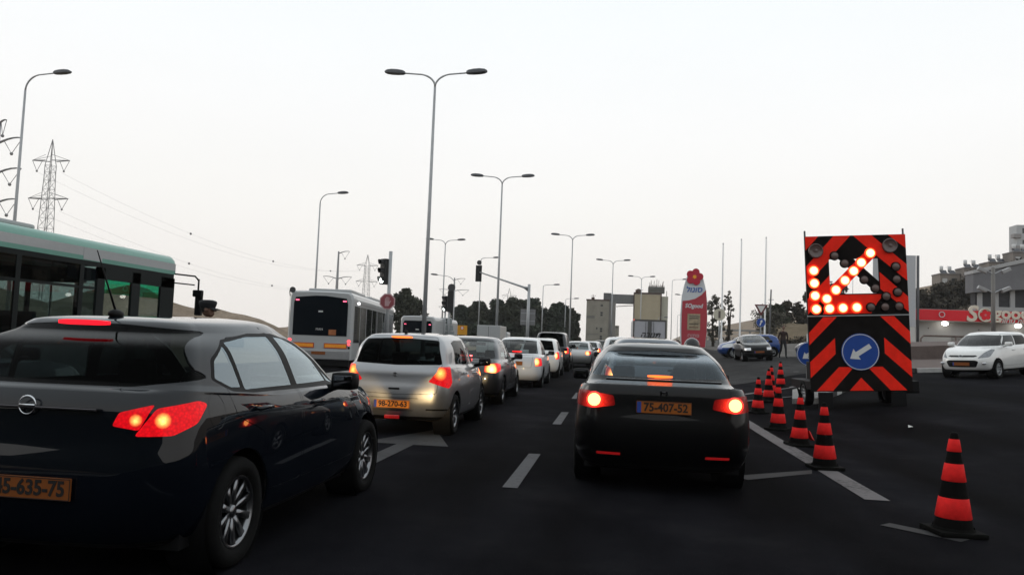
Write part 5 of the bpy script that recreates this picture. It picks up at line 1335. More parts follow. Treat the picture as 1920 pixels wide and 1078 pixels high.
# roof with rounded edges
m = MB(); vs = []; fs = []; prof = [(-HW, 3.02), (-HW + .03, 3.12), (-HW + .10, 3.19), (-HW + .25, 3.225), (0, 3.25), (HW - .25, 3.225), (HW - .10, 3.19), (HW - .03, 3.12), (HW, 3.02)]
yy = [0, .05, BL - .10, BL - .02, BL]
for j, y in enumerate(yy):
    dz = (0, 0, 0, -.02, -.09)[j]
    for x, z in prof: vs.append((x, y, z + dz))
n = len(prof)
for j in range(len(yy) - 1):
    for i in range(n - 1): fs.append((j * n + i, j * n + i + 1, (j + 1) * n + i + 1, (j + 1) * n + i))
fs += [tuple(range(n)), tuple(range(len(yy) * n - 1, (len(yy) - 1) * n - 1, -1))]
m.add(vs, fs); m.build('roof', BUSGREEN, bus, True)
for sx in (-1, 1):
    def sbox(nm, y0, y1, z0, z1, mat, d=.04, off=0.0):
        q = MB(); xa, xb = sx * (HW - d + off), sx * (HW + off); q.box(min(xa, xb), max(xa, xb), y0, y1, z0, z1); return q.build(nm, mat, bus)
    sbox('roof_band', 0, BL, 2.85, 3.025, BUSWHITE)
    sbox('green_stripe', 0, BL, 2.76, 2.85, BUSGREEN)
    sbox('side_panel', 0, BL - 3.1 if sx > 0 else BL, .35, 1.02, BUSWHITE if sx < 0 else BUSWHITE)
    sbox('window_header', 0, BL - .05, 2.66, 2.76, BUSDARK)
    py = [0, 1.75, 3.5, 5.25, 7.0, 8.75, 9.25] if sx > 0 else [0, 1.75, 3.5, 5.25, 7.0, 8.75, 10.4, 12.0]
    for i in range(len(py) - 1):
        g = MB(); xa = sx * (HW - .02); g.box(min(xa, xa + sx * .008), max(xa, xa + sx * .008), py[i] + .06, py[i + 1] - .06, 1.02, 2.66)
        go = g.build('side_window', GL_BUS if sx > 0 else GL_DOOR if i > 4 else GL_BUS, bus)
        f = MB(); xa = sx * (HW - .05); f.box(min(xa, sx * HW), max(xa, sx * HW), py[i] - .06 + (.06 if i == 0 else 0), py[i] + .06, 1.02, 2.66); f.build('pillar', BUSDARK, bus)
        if sx > 0:
            f = MB(); f.box(HW - .045, HW - .002, py[i] + .06, py[i + 1] - .06, 2.18, 2.23); f.build('vent_rail', BUSDARK, go)
    if sx < 0:
        f = MB(); f.box(-HW, -HW + .05, 12.0, 12.1, 1.02, 2.66); f.build('pillar', BUSDARK, bus)
# front door with two glass leaves on the right side
f = MB()
for y0, y1 in ((9.25, 9.50), (10.47, 10.78), (11.62, 12.2)): f.box(HW - .06, HW, y0, y1, .3, 2.66)
f.box(HW - .06, HW, 9.25, 12.2, 2.42, 2.66); f.box(HW - .06, HW, 9.25, 12.2, .3, .42); f.build('door_frame', BUSDARK, bus)
for y0, y1 in ((9.50, 10.47), (10.78, 11.62)):
    g = MB(); g.box(HW - .035, HW - .027, y0, y1, .42, 2.12); d = g.build('door_pane', GL_DOOR, bus)
    g = MB(); g.box(HW - .035, HW - .027, y0, y1, 2.125, 2.42); g.build('door_pane', DOORTINT, bus)
    g = MB(); g.tube([(HW - .10, y0 + .15, 1.0), (HW - .12, y0 + .45, 1.55)], .018, 6); g.build('grab_rail', CHROME, d)
m = MB(); m.box(-.9, HW - .1, 9.0, 9.05, 2.30, 2.62); m.build('notice_board', pmat('notice', (.06, .07, .09), .6, noise=.4, nscale=6), bus)
m = MB(); m.box(HW - .045, HW - .036, 8.35, 9.22, 2.35, 2.62); m.build('side_display', pmat('display_dim', (.03, .03, .06), .4, noise=.4, nscale=7), bus)
m = MB(); m.box(HW - .05, HW - .044, 9.6, 10.9, 2.46, 2.62); m.build('side_notice', pmat('notice_ochre', (.16, .13, .07), .6, noise=.4, nscale=9), bus)
m = MB(); m.box(-HW + .02, HW - .02, BL - .08, BL - .01, .35, 1.1, .02); m.build('front_panel', BUSWHITE, bus)
m = MB(); m.box(-HW + .08, HW - .08, BL - .045, BL - .035, 1.1, 2.65); m.build('windscreen', GL_CLEAR, bus)
m = MB(); m.box(-HW + .02, HW - .02, 0.0, .06, .35, 1.6, .02); m.build('rear_panel', BUSWHITE, bus)
m = MB(); m.box(-HW + .1, HW - .1, .02, .03, 1.6, 2.7); m.build('rear_window', GL_BUSD, bus)
m = MB(); m.box(-HW + .05, HW - .05, .1, BL - .1, .3, .36); m.build('floor', BUSDARK, bus)
m = MB(); m.box(-HW + .05, HW - .05, .1, BL - .1, 2.9, 2.95); m.build('ceiling', BUSDARK, bus)
for i in range(7):
    for x in (-.95, -.48, .50, .97): bus_seat(bus, x, 1.0 + 1.1 * i, .55, pmat('bus_seat', (.03, .05, .07), .9, noise=.3, nscale=8))
for y in (3.5, 6.5, 9.2): q = MB(); q.tube([(.25, y, .36), (.25, y, 2.9)], .018, 6); q.build('grab_pole', CHROME, bus)
for y in (2.6, 8.2):
    for sx in (-1, 1): wheel(bus, (sx * (HW - .16), y, .48), .48, .28, sx, 'cap', 20)
m = MB(); m.tube([(HW - .02, BL - .02, 2.78), (HW + .35, BL + .32, 2.76), (HW + .40, BL + .42, 2.66)], .022, 6); m.tube([(HW - .02, BL - .02, 2.56), (HW + .35, BL + .32, 2.54)], .018, 6); m.tube([(HW + .40, BL + .42, 2.70), (HW + .40, BL + .42, 2.38)], .022, 6); mo = m.build('mirror_arm', BLACKPL, bus, True)
m = MB(); m.box(HW + .28, HW + .52, BL + .36, BL + .48, 2.25, 2.42, .03); m.box(HW + .34, HW + .52, BL + .38, BL + .48, 1.78, 2.28, .04); m.build('mirror', BLACKPL, mo)
m = MB(); m.box(-.75, .75, 5.6, 8.0, 3.235, 3.36, .08); m.build('roof_unit', BUSWHITE, bus)
m = MB(); m.box(HW - .002, HW + .004, 8.75, 9.35, 2.775, 3.02); m.build('roof_hatch_panel', BUSWHITE, bus)

# articulated white bus seen from behind
ab = thing('city_bus', 'white bus with big black rear window and amber reflector boards', 'bus', (-11.77, 30.82, ground(-11.77, 31)), R(8))
m = MB()
def shell_bus(parent, y0, y1, HW, H, z0=.35):
    q = MB(); prof = [(-HW, z0), (-HW, H - .28), (-HW + .05, H - .12), (-HW + .16, H - .03), (-.4, H), (.4, H), (HW - .16, H - .03), (HW - .05, H - .12), (HW, H - .28), (HW, z0)]
    n = len(prof); vs = []; fs = []; ys_ = [(y0, .06), (y0 + .10, .0), (y1 - .1, 0), (y1, .06)]
    for y, ins in ys_:
        for x, z in prof: vs.append((x * (1 - ins), y, z - (ins * .9 if z > 1 else 0)))
    for j in range(3):
        for i in range(n - 1): fs.append((j * n + i, (j + 1) * n + i, (j + 1) * n + i + 1, j * n + i + 1))
    fs += [tuple(range(n - 1, -1, -1))][::-1] + [tuple(range(3 * n, 4 * n))]
    q.add(vs, fs); return q.build('body', BUSWHITE, parent, False)
shell_bus(ab, 0, 12.0, 1.30, 3.10)
m = MB(); pl = [(-1.09, 1.30), (1.09, 1.30), (1.09, 2.60), (1.02, 2.82), (.2, 2.90), (-.2, 2.90), (-1.02, 2.82), (-1.09, 2.60)]; m.prism(pl, .01, REAR((0, -.004, 0))); m.build('rear_window', pmat('bus_rear_glass', (.004, .006, .009), .12, spec=.12), ab)
for sx in (-1, 1):
    m = MB(); m.box(sx * .95 - .07, sx * .95 + .07, -.026, -.016, 2.68, 2.73); m.build('marker_light', emat('marker_red', (1, .12, .22), 2.6), ab)
    m = MB(); m.box(sx * .66 - .46, sx * .66 + .46, -.016, .0, .80, 1.0); r_ = m.build('reflector_board', pmat('refl_red_edge', (.35, .03, .02), .4), ab)
    m = MB(); m.box(sx * .66 - .43, sx * .66 + .43, -.022, -.017, .83, .97); m.build('reflector_face', pmat('refl_amber', (.55, .20, .02), .4, noise=.15, emit=(1, .35, .04), estr=.12), r_)  # slight amber emission painted into the reflector face
    for z, rr in ((1.10, .07), (.98, .06)):
        q = MB(); q.ball((sx * (1.19 + .0), -.0, z), rr, .04, rr * .8, 10, 6); q.build('tail_light', emat('bus_tail', (1, .05, .06), 3.5 if z > 1 else 2.0), ab)
    q = MB(); q.lathe([(.001, .012), (.05, 0)], 12, REAR((sx * 1.20, -.012, .84))); q.build('lamp', BLACKPL, ab)
m = MB(); m.box(-1.24, 1.24, -.05, .06, .35, .72, .04); m.build('rear_bumper', BUSGREY, ab)
m = MB(); m.box(-.28, .28, -.058, -.05, .54, .66); m.build('license_plate', PLATE, ab)
m = MB(); m.box(-1.2, 1.2, .02, .3, .10, .36); m.build('underbody', BLACKPL, ab)
m = MB(); m.box(-.09, .09, -.022, -.015, 2.24, 2.30); m.build('sticker', SIGNW, ab)
text_part('rear_lettering', 'MAN', .13, SIGNW, ab, REAR((-.02, -.018, 1.55)), .002)
m = MB(); m.box(.36, .66, -.03, -.016, 1.33, 1.55, .01); m.build('reflecting_badge', pmat('copper_badge', (.32, .12, .05), .35, noise=.4, nscale=6), ab)
for sx in (1,):
    wy = [(.35, 1.6), (1.75, 3.1), (3.25, 4.6), (4.75, 6.2), (6.35, 7.9), (8.05, 9.5), (9.65, 10.4), (10.55, 11.85)]
    for i, (a, b) in enumerate(wy):
        door = i in (1, 4, 6)
        g = MB(); g.box(1.297, 1.308, a, b, .5 if door else 1.05, 2.55); g.build('side_door' if door else 'side_window', GL_BUSD if not door else pmat('door_glass', (.02, .022, .024), .1, coat=.3), ab)
    m = MB(); m.box(1.30, 1.312, .3, 11.8, 2.62, 2.72); m.build('side_stripe', BUSGREY, ab)
    m = MB(); m.ball((1.33, 1.1, 2.68), .04, .13, .06, 10, 6); m.build('side_lamp', emat('bus_side_lamp', (1, 1, 1), 4.0), ab)
for ya_ in (1.5, 6.8): m = MB(); m.box(-.9, .9, ya_, ya_ + 3.5, 3.08, 3.28, .06); m.build('roof_unit', BUSWHITE, ab)
for y in (2.6, 9.0):
    for sx in (-1, 1): wheel(ab, (sx * 1.14, y, .48), .48, .28, sx, 'cap', 18)
m = MB(); m.tube([(-1.28, .05, 2.85), (-1.30, .02, 3.05)], .02, 6); m.lathe([(.001, -.015), (.12, -.015), (.12, .015), (.001, .015)], 16, Matrix.Translation((-1.18, 0, 3.10)) @ Matrix.Rotation(pi / 2, 4, 'X')); m.build('camera_disc', pmat('disc_dark', (.05, .05, .052), .6), ab)
# small white bus further on
mb = thing('minibus', 'far white bus seen from behind, just left of the tallest lamp pole', 'bus', (-13.2, 52.5, ground(-13.2, 52.5)))
shell_bus(mb, 0, 8, 1.18, 2.75)
m = MB(); m.prism([(-1.0, 1.25), (1.0, 1.25), (1.0, 2.25), (.9, 2.42), (-.9, 2.42), (-1.0, 2.25)], .01, REAR((0, -.004, 0))); m.build('rear_window', pmat('bus_rear_glass', (.004, .006, .009), .12, spec=.12), mb)
for sx in (-1, 1):
    m = MB(); m.box(sx * .85 - .07, sx * .85 + .07, -.024, -.016, 2.15, 2.2); m.build('marker_light', emat('marker_red', (1, .12, .22), 2.6), mb)
    for z in (.7, .95): q = MB(); q.ball((sx * 1.0, 0, z), .08, .03, .08, 10, 6); q.build('tail_light', LAMPRED, mb)
m = MB(); m.box(-.12, .12, -.022, -.015, 1.8, 1.86); m.build('sticker', SIGNW, mb)
m = MB(); m.box(-1.1, 1.1, -.04, .06, .32, .55, .03); m.build('rear_bumper', BUSGREY, mb)
for y in (1.6, 6.2):
    for sx in (-1, 1): wheel(mb, (sx * 1.02, y, .42), .42, .25, sx, 'cap', 16)
# white box body above the dark saloon
wv = thing('box_van', 'white box van roof behind the dark grey saloon', 'van', (-7.7, 48.5, ground(-7.7, 48.5)))
m = MB(); m.box(-.72, .72, 0, 2.9, .55, 2.22, .04); m.build('box_body', BUSWHITE, wv); m = MB(); m.box(-.80, .80, 2.95, 4.5, .45, 1.9, .15); m.build('cab', BUSWHITE, wv, True)
m = MB(); m.box(-.01, .01, -.006, .0, .6, 2.15); m.build('door_gap', BLACKPL, wv)
for y in (.9, 3.6):
    for sx in (-1, 1): wheel(wv, (sx * .66, y, .34), .34, .2, sx, 'cap', 14)
# lorry
lo = thing('lorry', 'box lorry with white double rear doors and dark script lettering', 'lorry', (2.68, 62, ground(2.68, 62)))
TW = 1.27
m = MB(); m.box(-TW, TW, .06, 7.2, .95, 3.28, .03); m.build('box_body', pmat('lorry_white', (.48, .48, .50), .5, noise=.06), lo)
m = MB(); m.box(-TW, TW, -.02, .06, 3.17, 3.30, .01); m.box(-TW, -TW + .1, -.02, .06, .95, 3.17, .01); m.box(TW - .1, TW, -.02, .06, .95, 3.17, .01); m.box(-TW, TW, -.02, .06, .83, .95, .01); m.build('rear_frame', pmat('lorry_frame', (.09, .085, .08), .6, noise=.2), lo)
for sx in (-1, 1):
    m = MB(); m.box(min(sx * .02, sx * 1.16), max(sx * .02, sx * 1.16), .0, .05, .96, 3.16, .01); d = m.build('rear_door', pmat('lorry_door', (.38, .38, .41), .5, noise=.1, nscale=2), lo)
    for x in (.14, .30): m = MB(); m.tube([(sx * x, -.02, .98), (sx * x, -.02, 3.14)], .022, 6); m.build('lock_bar', pmat('lock_bar_grey', (.16, .16, .165), .5, metal=.5), d)
m = MB(); m.box(-.14, .14, -.012, .0, .97, 3.15); m.build('centre_seal', pmat('seal_grey', (.10, .10, .10), .7), lo)
text_part('door_lettering', 'הבונת', .55, INK, lo, REAR((.08, -.035, 2.12)), .004, shear=.35, bold=.006, width=1.5)
m = MB(); m.tube([(-.75, -.035, 1.84), (-.35, -.035, 1.83), (-.05, -.035, 1.93)], [.02, .035, .01], 6); m.build('lettering_swoosh', INK, lo)
m = MB(); m.box(-TW, -TW + .12, -.03, .02, 3.19, 3.31, .02); m.build('marker_light', emat('lorry_marker', (1, .2, .15), .6), lo)
m = MB(); m.box(-1.1, 1.1, .1, 7.0, .55, .83); m.build('chassis', BLACKPL, lo); m = MB(); m.box(-1.2, 1.2, 7.5, 9.2, .6, 2.8, .1); m.build('cab', BUSWHITE, lo)
for sx in (-1, 1):
    m = MB(); m.box(sx * .95 - .14, sx * .95 + .14, -.01, .05, .66, .78, .01); m.build('tail_light', LAMPRED, lo)
    for y in (1.9, 8.0): wheel(lo, (sx * 1.02, y, .46), .46, .3, sx, 'cap', 16)
# ------------------------------------------------------------------ people
SKIN = pmat('skin', (.15, .085, .06), .55, noise=.08); HAIRM = pmat('dark_hair', (.012, .010, .009), .6, noise=.3)
def person(label, x, y, heading, shirt, trousers, pose='stand', shoes=None, z=None, head=True, hat=None, group=None, scale=1.0):
    """one continuous skinned body (joints as a skeleton with radii), head with face, hair and clothing colours by region"""
    t = thing('person', label, 'person', (x, y, ground(x, y) if z is None else z), heading, group); t.scale = (scale,) * 3
    J = {}; E = []
    def j(n, co, r, par=None): J[n] = (Vector(co), r); (E.append((par, n)) if par else None)
    if pose == 'walk': hipL, kneeL, ankL, toeL = (-.09, 0, .92), (-.095, .16, .50), (-.095, .20, .09), (-.10, .36, .035); kneeR, ankR, toeR = (.095, -.02, .49), (.10, -.26, .14), (.10, -.17, .03)
    elif pose == 'ride': kneeL, ankL, toeL = (-.16, .42, .62), (-.17, .48, .22), (-.17, .66, .17); kneeR, ankR, toeR = (.16, .42, .62), (.17, .48, .22), (.17, .66, .17)
    else: kneeL, ankL, toeL = (-.10, .02, .49), (-.105, -.02, .09), (-.12, .14, .035); kneeR, ankR, toeR = (.10, .02, .49), (.105, -.02, .09), (.12, .14, .035)
    hz = .93 if pose != 'ride' else .80
    j('pelvis', (0, 0, hz), (.155, .115)); j('waist', (0, .0, hz + .16), (.145, .105), 'pelvis'); j('chest', (0, .01, hz + .36), (.175, .125), 'waist')
    j('neckb', (0, .0, hz + .52), (.075, .075), 'chest'); j('neck', (0, .015, hz + .60), (.055, .055), 'neckb')
    for s_, kn, an, to in (('L', kneeL, ankL, toeL), ('R', kneeR, ankR, toeR)):
        sg = -1 if s_ == 'L' else 1
        j('hip' + s_, (sg * .095, 0, hz - .06), (.095, .095), 'pelvis'); j('knee' + s_, kn, (.062, .062), 'hip' + s_); j('ank' + s_, an, (.045, .045), 'knee' + s_); j('toe' + s_, to, (.045, .035), 'ank' + s_)
        j('sho' + s_, (sg * .19, 0, hz + .47), (.062, .062), 'chest')
        if pose == 'walk': el, wr = (sg * .24, -.04 * sg, hz + .19), (sg * .25, .10 * sg + .02, hz - .04)
        elif pose == 'ride': el, wr = (sg * .30, .18, hz + .24), (sg * .30, .45, hz + .18)
        else: el, wr = (sg * .25, -.02, hz + .20), (sg * .24, .05, hz - .04)
        j('elb' + s_, el, (.045, .045), 'sho' + s_); j('wri' + s_, wr, (.030, .030), 'elb' + s_)
    names = list(J); me = bpy.data.meshes.new('body'); me.from_pydata([J[n][0] for n in names], [(names.index(a), names.index(b)) for a, b in E], [])
    o = bpy.data.objects.new('body', me); C.objects.link(o)
    md = o.modifiers.new('skin', 'SKIN'); md.use_smooth_shade = True
    for i, n in enumerate(names): me.skin_vertices[0].data[i].radius = J[n][1]; me.skin_vertices[0].data[i].use_root = (n == 'pelvis')
    o.modifiers.new('sub', 'SUBSURF').levels = 2
    dg = bpy.context.evaluated_depsgraph_get(); bm_ = bpy.data.meshes.new_from_object(o.evaluated_get(dg)); bpy.data.objects.remove(o)
    bm_.materials.clear()
    for m_ in (shirt, trousers, SKIN, shoes or BLACKPL): bm_.materials.append(m_)
    seg = [(J[a][0], J[b][0], b) for a, b in E]
    for p in bm_.polygons:
        c = p.center; best = min(seg, key=lambda s: ((c - (s[0] + (s[1] - s[0]) * max(0, min(1, (c - s[0]).dot(s[1] - s[0]) / max(1e-6, (s[1] - s[0]).length_squared))))).length))
        n = best[2]; p.material_index = 3 if n.startswith('toe') else 1 if n[:3] in ('hip', 'kne', 'ank') else 2 if n == 'neck' else 0
        if n == 'waist' and c.z < hz + .05: p.material_index = 1
        p.use_smooth = True
    b = bpy.data.objects.new('body', bm_); link(b, t)
    # hands: palm, four fingers and a thumb each
    for s_ in ('L', 'R'):
        sg = -1 if s_ == 'L' else 1; w = J['wri' + s_][0]; d = (w - J['elb' + s_][0]).normalized(); fw = Vector((0, 1, 0)) if abs(d.y) < .8 else Vector((0, 0, 1)); fw = (fw - d * fw.dot(d)).normalized()
        m = MB(); m.tube([w - d * .01, w + d * .05, w + d * .09], [.028, .036, .032], 8)
        for k in range(4):
            a0 = w + d * .085 + fw * (.024 - .016 * k); ln = (.068, .078, .074, .056)[k]; q = d.lerp(Vector((-sg, 0, 0)), .25).normalized(); q2 = d.lerp(Vector((-sg, 0, 0)), .55).normalized()
            m.tube([a0, a0 + q * ln * .55, a0 + q * ln * .55 + q2 * ln * .45], [.009, .0085, .007], 6)
        m.tube([w + d * .03 + fw * .03, w + d * .065 + fw * .055, w + d * .095 + fw * .055], [.012, .010, .008], 6); m.build('hand', SKIN, t, True)
    # head
    hc = J['neck'][0] + Vector((0, .02, .12)); m = MB()
    m.ball(hc, .075, .095, .115, 16, 12); m.ball(hc + Vector((0, .035, -.06)), .055, .06, .06, 12, 8); m.tube([hc + Vector((0, .088, .015)), hc + Vector((0, .115, -.025)), hc + Vector((0, .09, -.03))], [.008, .016, .010], 6)
    for sg in (-1, 1): m.ball(hc + Vector((sg * .075, -.01, -.01)), .014, .03, .035, 8, 6)
    m.ball(hc + Vector((0, .088, -.065)), .024, .012, .010, 8, 5); h = m.build('head', SKIN, t, True)
    for sg in (-1, 1): q = MB(); q.ball(hc + Vector((sg * .03, .085, .01)), .012, .008, .009, 8, 6); q.build('eye', INK, h, True)
    if hat == 'cap':
        q = MB(); M = Matrix.Translation(hc + Vector((0, -.005, .045))); q.lathe([(.090, -.03), (.100, .0), (.112, .045), (.105, .075), (.06, .092), (.001, .095)], 20, M @ Matrix.Scale(1.18, 4, (0, 1, 0)), cap=False); ho = q.build('cap', pmat('cap_dark', (.012, .012, .014), .8), t, True)
        q = MB(); vs = []; fs = []
        for k in range(9):
            a = pi / 2 - 1.1 + 2.2 * k / 8
            vs += [tuple(hc + Vector((.088 * cos(a), .105 * sin(a), .022))), tuple(hc + Vector((.10 * cos(a), .185 * sin(a), -.012)))]
        for k in range(8): fs.append((2 * k, 2 * k + 1, 2 * k + 3, 2 * k + 2))
        q.add(vs, fs); q.build('peak', pmat('cap_dark', (.012, .012, .014), .8), ho, True)
    elif hat == 'helmet':
        q = MB(); q.ball(hc + Vector((0, 0, .015)), .135, .155, .150, 18, 12); ho = q.build('helmet', GLOSSBLK, t, True)
        q = MB(); q.ball(hc + Vector((0, .035, .01)), .118, .125, .055, 16, 8); q.build('visor', GL_DARK, ho, True)
    q = MB(); vs = []
    q.ball(hc + Vector((0, -.018, .022)), .082, .092, .108, 16, 10)
    if hat != 'helmet': q.build('hair', HAIRM, t, True)
    return t
DARKCL = pmat('dark_jacket', (.022, .018, .017), .9, noise=.2); DARKTR = pmat('dark_trousers', (.012, .012, .014), .9, noise=.2); BROWNSH = pmat('maroon_shirt', (.035, .022, .020), .9, noise=.2)
person('person in dark peaked cap beyond the navy hatchback roof', -6.45, 11.9, R(-75), DARKCL, DARKTR, 'stand', hat='cap', scale=1.06)
person('person in dark clothes walking beside the old dark saloon', 9.85, 48.5, R(190), BROWNSH, DARKTR, 'walk', scale=1.08)
person('person half hidden behind the keep-left sign', 10.55, 44.0, R(165), DARKCL, DARKTR, 'walk')
# scooter rider between the black saloon and the grey estate
sc = thing('motor_scooter', 'motor scooter hidden ahead of the black saloon', 'scooter', (1.28, 13.02, 0))
m = MB(); m.box(-.16, .16, .0, .75, .32, .60, .06); m.box(-.15, .15, .75, 1.2, .28, .40, .04); m.box(-.18, .18, 1.15, 1.32, .3, .95, .05); m.build('body', P_COAL, sc, True)
m = MB(); m.box(-.14, .14, .05, .8, .605, .68, .035); m.build('seat', BLACKPL, sc, True)
m = MB(); m.tube([(-.34, 1.12, 1.02), (0, 1.2, 1.04), (.34, 1.12, 1.02)], .018, 8); m.tube([(0, 1.2, 1.04), (0, 1.42, .3)], .03, 8); m.build('handlebar', BLACKPL, sc, True)
for y in (.22, 1.44): wheel(sc, (0, y, .24), .24, .11, 1, 'spoke5', 18)
m = MB(); m.box(-.09, .09, -.03, .01, .55, .62, .02); m.build('tail_light', REFLRED, sc)
person('black-helmeted scooter rider, only the helmet showing above the black saloon', 1.28, 13.44, R(0), DARKCL, DARKTR, 'ride', z=-.085, hat='helmet')
# ------------------------------------------------------------------ buildings
def wallmat(name, col, noise=.12, ns=.6): return pmat(name, col, .85, noise=noise, nscale=ns, bump=.1, bscale=12)
WINDARK = pmat('window_dark', (.025, .028, .03), .15, coat=.5); RUST = pmat('rust_brown', (.06, .035, .025), .8, noise=.3); 
def win(parent, x0, x1, z0, z1, y, mat=WINDARK, frame_=None, d=.06):
    m = MB(); m.box(x0, x1, y - .02, y + d, z0, z1); o = m.build('window', mat, parent)
    if frame_:
        f = MB(); e = min(.09, (x1 - x0) * .15)
        f.box(x0 - e, x1 + e, y - .06, y + .01, z1, z1 + e); f.box(x0 - e, x1 + e, y - .09, y + .01, z0 - e, z0); f.box(x0 - e, x0, y - .05, y + .01, z0, z1); f.box(x1, x1 + e, y - .05, y + .01, z0, z1); f.build('frame', frame_, o)
    return o
# concrete silo building, left
gz = ground(-4, 250)
b = thing('silo_building', 'tall pale concrete silo block with few small dark windows', 'building', (-8.9, 250, gz))
CS = wallmat('silo_concrete', (.22, .205, .17), .22, .35)
m = MB(); m.box(0, 7.0, 0, 9, 0, 15.2); m.build('wall', CS, b); m = MB(); m.box(7.02, 9.1, .6, 9, 0, 14.9); m.build('side_wall', wallmat('silo_concrete_grey', (.19, .18, .165), .15, .4), b)
m = MB(); m.box(-.15, 7.1, -.15, 9, 15.2, 15.55); m.build('parapet', RUST, b)
m = MB(); m.box(9.12, 10.3, 1, 8, 0, 7.6); m.build('annex', CS, b)
for z in (13.4, 11.1, 10.4, 6.1, 5.4, 3.7, 3.0, .9): win(b, 4.4, 5.1, z, z + .55, 0)
for z in range(10): win(b, 7.5, 7.75, 2 + z * .75, 2.35 + z * .75, .6)
win(b, 3.2, 3.6, 6.2, 6.8, 0); m = MB(); m.box(.1, 2.6, -.05, 0, 9.6, 10.4); m.build('stain_panel', wallmat('silo_panel', (.13, .125, .115)), b)
m = MB(); m.box(.2, 3.8, -.12, 0, 4.6, 4.75); m.build('ledge', wallmat('silo_panel', (.13, .125, .115)), b)
for x in (9.3, 9.8): win(b, x, x + .3, 6.9, 7.2, 1)
m = MB(); m.tube([(1.9, 2, 15.5), (1.9, 2, 17.2)], .08, 6); m.tube([(1.2, 2, 16.8), (2.8, 2, 16.8)], .06, 6); m.box(1.4, 2.4, 1.5, 2.5, 15.55, 16.3); m.build('roof_gear', RUST, b)
# conveyor bridge
br = thing('conveyor_bridge', 'grey enclosed conveyor bridge between the two silos', 'bridge', (-8.9, 250, gz))
GM = wallmat('bridge_metal', (.15, .15, .15), .15, .5)
m = MB(); m.box(5.4, 15.0, 1, 4, 14.6 - .0, 17.4, .05); m.build('gallery', GM, br)
m = MB()
for i in range(12): m.box(5.6 + i * .8, 5.66 + i * .8, .96, 1.0, 14.65, 17.35)
m.build('panel_ribs', wallmat('bridge_rib', (.11, .11, .11)), br)
m = MB(); m.tube([(9.2, 2, 13.6), (15.0, 2, 14.1)], .12, 6); m.build('truss', RUST, br)
m = MB(); m.box(5.2, 7.6, .8, 4.2, 15.6, 17.7, .05); m.build('end_housing', wallmat('bridge_dark', (.10, .10, .10)), br)
# cream silo, right
b2 = thing('silo_tower', 'square cream silo tower with brown edges and roof machinery', 'building', (5.95, 250, ground(6, 250)))
m = MB(); m.box(0, 8.1, 0, 8, -.5, 16.6); m.build('wall', wallmat('silo_cream', (.36, .31, .215), .1, .3), b2)
m = MB(); m.box(8.12, 10.3, .6, 8, -.5, 16.2); m.build('side_wall', wallmat('silo_cream_pale', (.38, .37, .30), .08, .3), b2)
m = MB(); m.box(-.35, -.02, -.12, 0, -.5, 16.7); m.box(7.95, 8.3, -.14, -.02, 0, 16.7); m.box(-.35, 8.3, -.16, 0, 16.62, 17.2); m.build('edge_trim', RUST, b2)
rg = random.Random(4); m = MB(); m.box(4.2, 9.2, 1, 4, 17.2, 19.2, .1); m.build('roof_house', wallmat('roof_house_grey', (.10, .10, .09), .3, 1.5), b2)
m = MB()
for i in range(16): x = 4.4 + rg.uniform(0, 4.6); m.tube([(x, 1 + rg.uniform(0, 2), 19.2), (x + rg.uniform(-.4, .4), 1.5, 19.6 + rg.uniform(0, 1.7))], .06, 4)
m.tube([(4.2, .9, 19.4), (9.2, .9, 19.4)], .06, 4); m.tube([(4.2, .9, 18.2), (9.2, .9, 18.2)], .05, 4); m.tube([(6.8, 2, 19.2), (6.8, 2, 21.6)], .07, 5); m.tube([(7.4, 2, 19.2), (7.4, 2, 21.3)], .06, 5); m.build('railings_and_masts', RUST, b2)
m = MB(); m.ball((1.2, 2, 17.6), 1.0, 1.0, .9, 10, 6); m.tube([(0, 1, 18.0), (2.6, 1, 18.0)], .05, 4); m.build('roof_dome', RUST, b2)
m = MB(); m.tube([(9.9, 2, 16.2), (9.9, 2, 18.0)], .09, 5); m.build('mast', RUST, b2)

# station price pylon
RED = pmat('station_red', (.36, .035, .05), .5, noise=.06); REDB = pmat('station_red_bright', (.66, .014, .026), .45, noise=.06)
CREAM = pmat('station_white', (.52, .54, .56), .5, noise=.05)
py0 = thing('station_sign', 'tall red and white fuel-station sign topped with a red flower', 'sign', (7.72, 80, ground(7.7, 80)))
zb_ = 8.95 - ground(7.7, 80)                   # sign top above its foot
outl = [(-1.15, 0), (-1.28, 1.5), (-1.30, 3.2), (-1.20, 5.0), (-1.0, 6.1), (-.75, 7.0), (-.55, 7.3), (.55, 7.3), (.82, 6.9), (1.05, 6.0), (1.22, 4.9), (1.30, 3.2), (1.28, 1.5), (1.15, 0)]
m = MB(); m.prism(outl[::-1][::-1], .0, REAR((0, 0, 0))) if False else None
m = MB(); m.prism(outl[::-1], .45, frame((0, .45, 0), (1, 0, 0), (0, 0, 1))); m.build('panel', CREAM, py0)
redp = [(-1.13, .1), (-1.18, 1.5), (-1.18, 3.2), (-1.13, 4.6), (-.55, 4.66), (.1, 4.85), (.7, 5.25), (1.12, 5.75), (1.19, 4.9), (1.27, 3.2), (1.25, 1.5), (1.13, .1)]
m = MB(); m.prism(redp[::-1], .02, REAR((0, -.002, 0))); m.build('red_face', RED, py0)
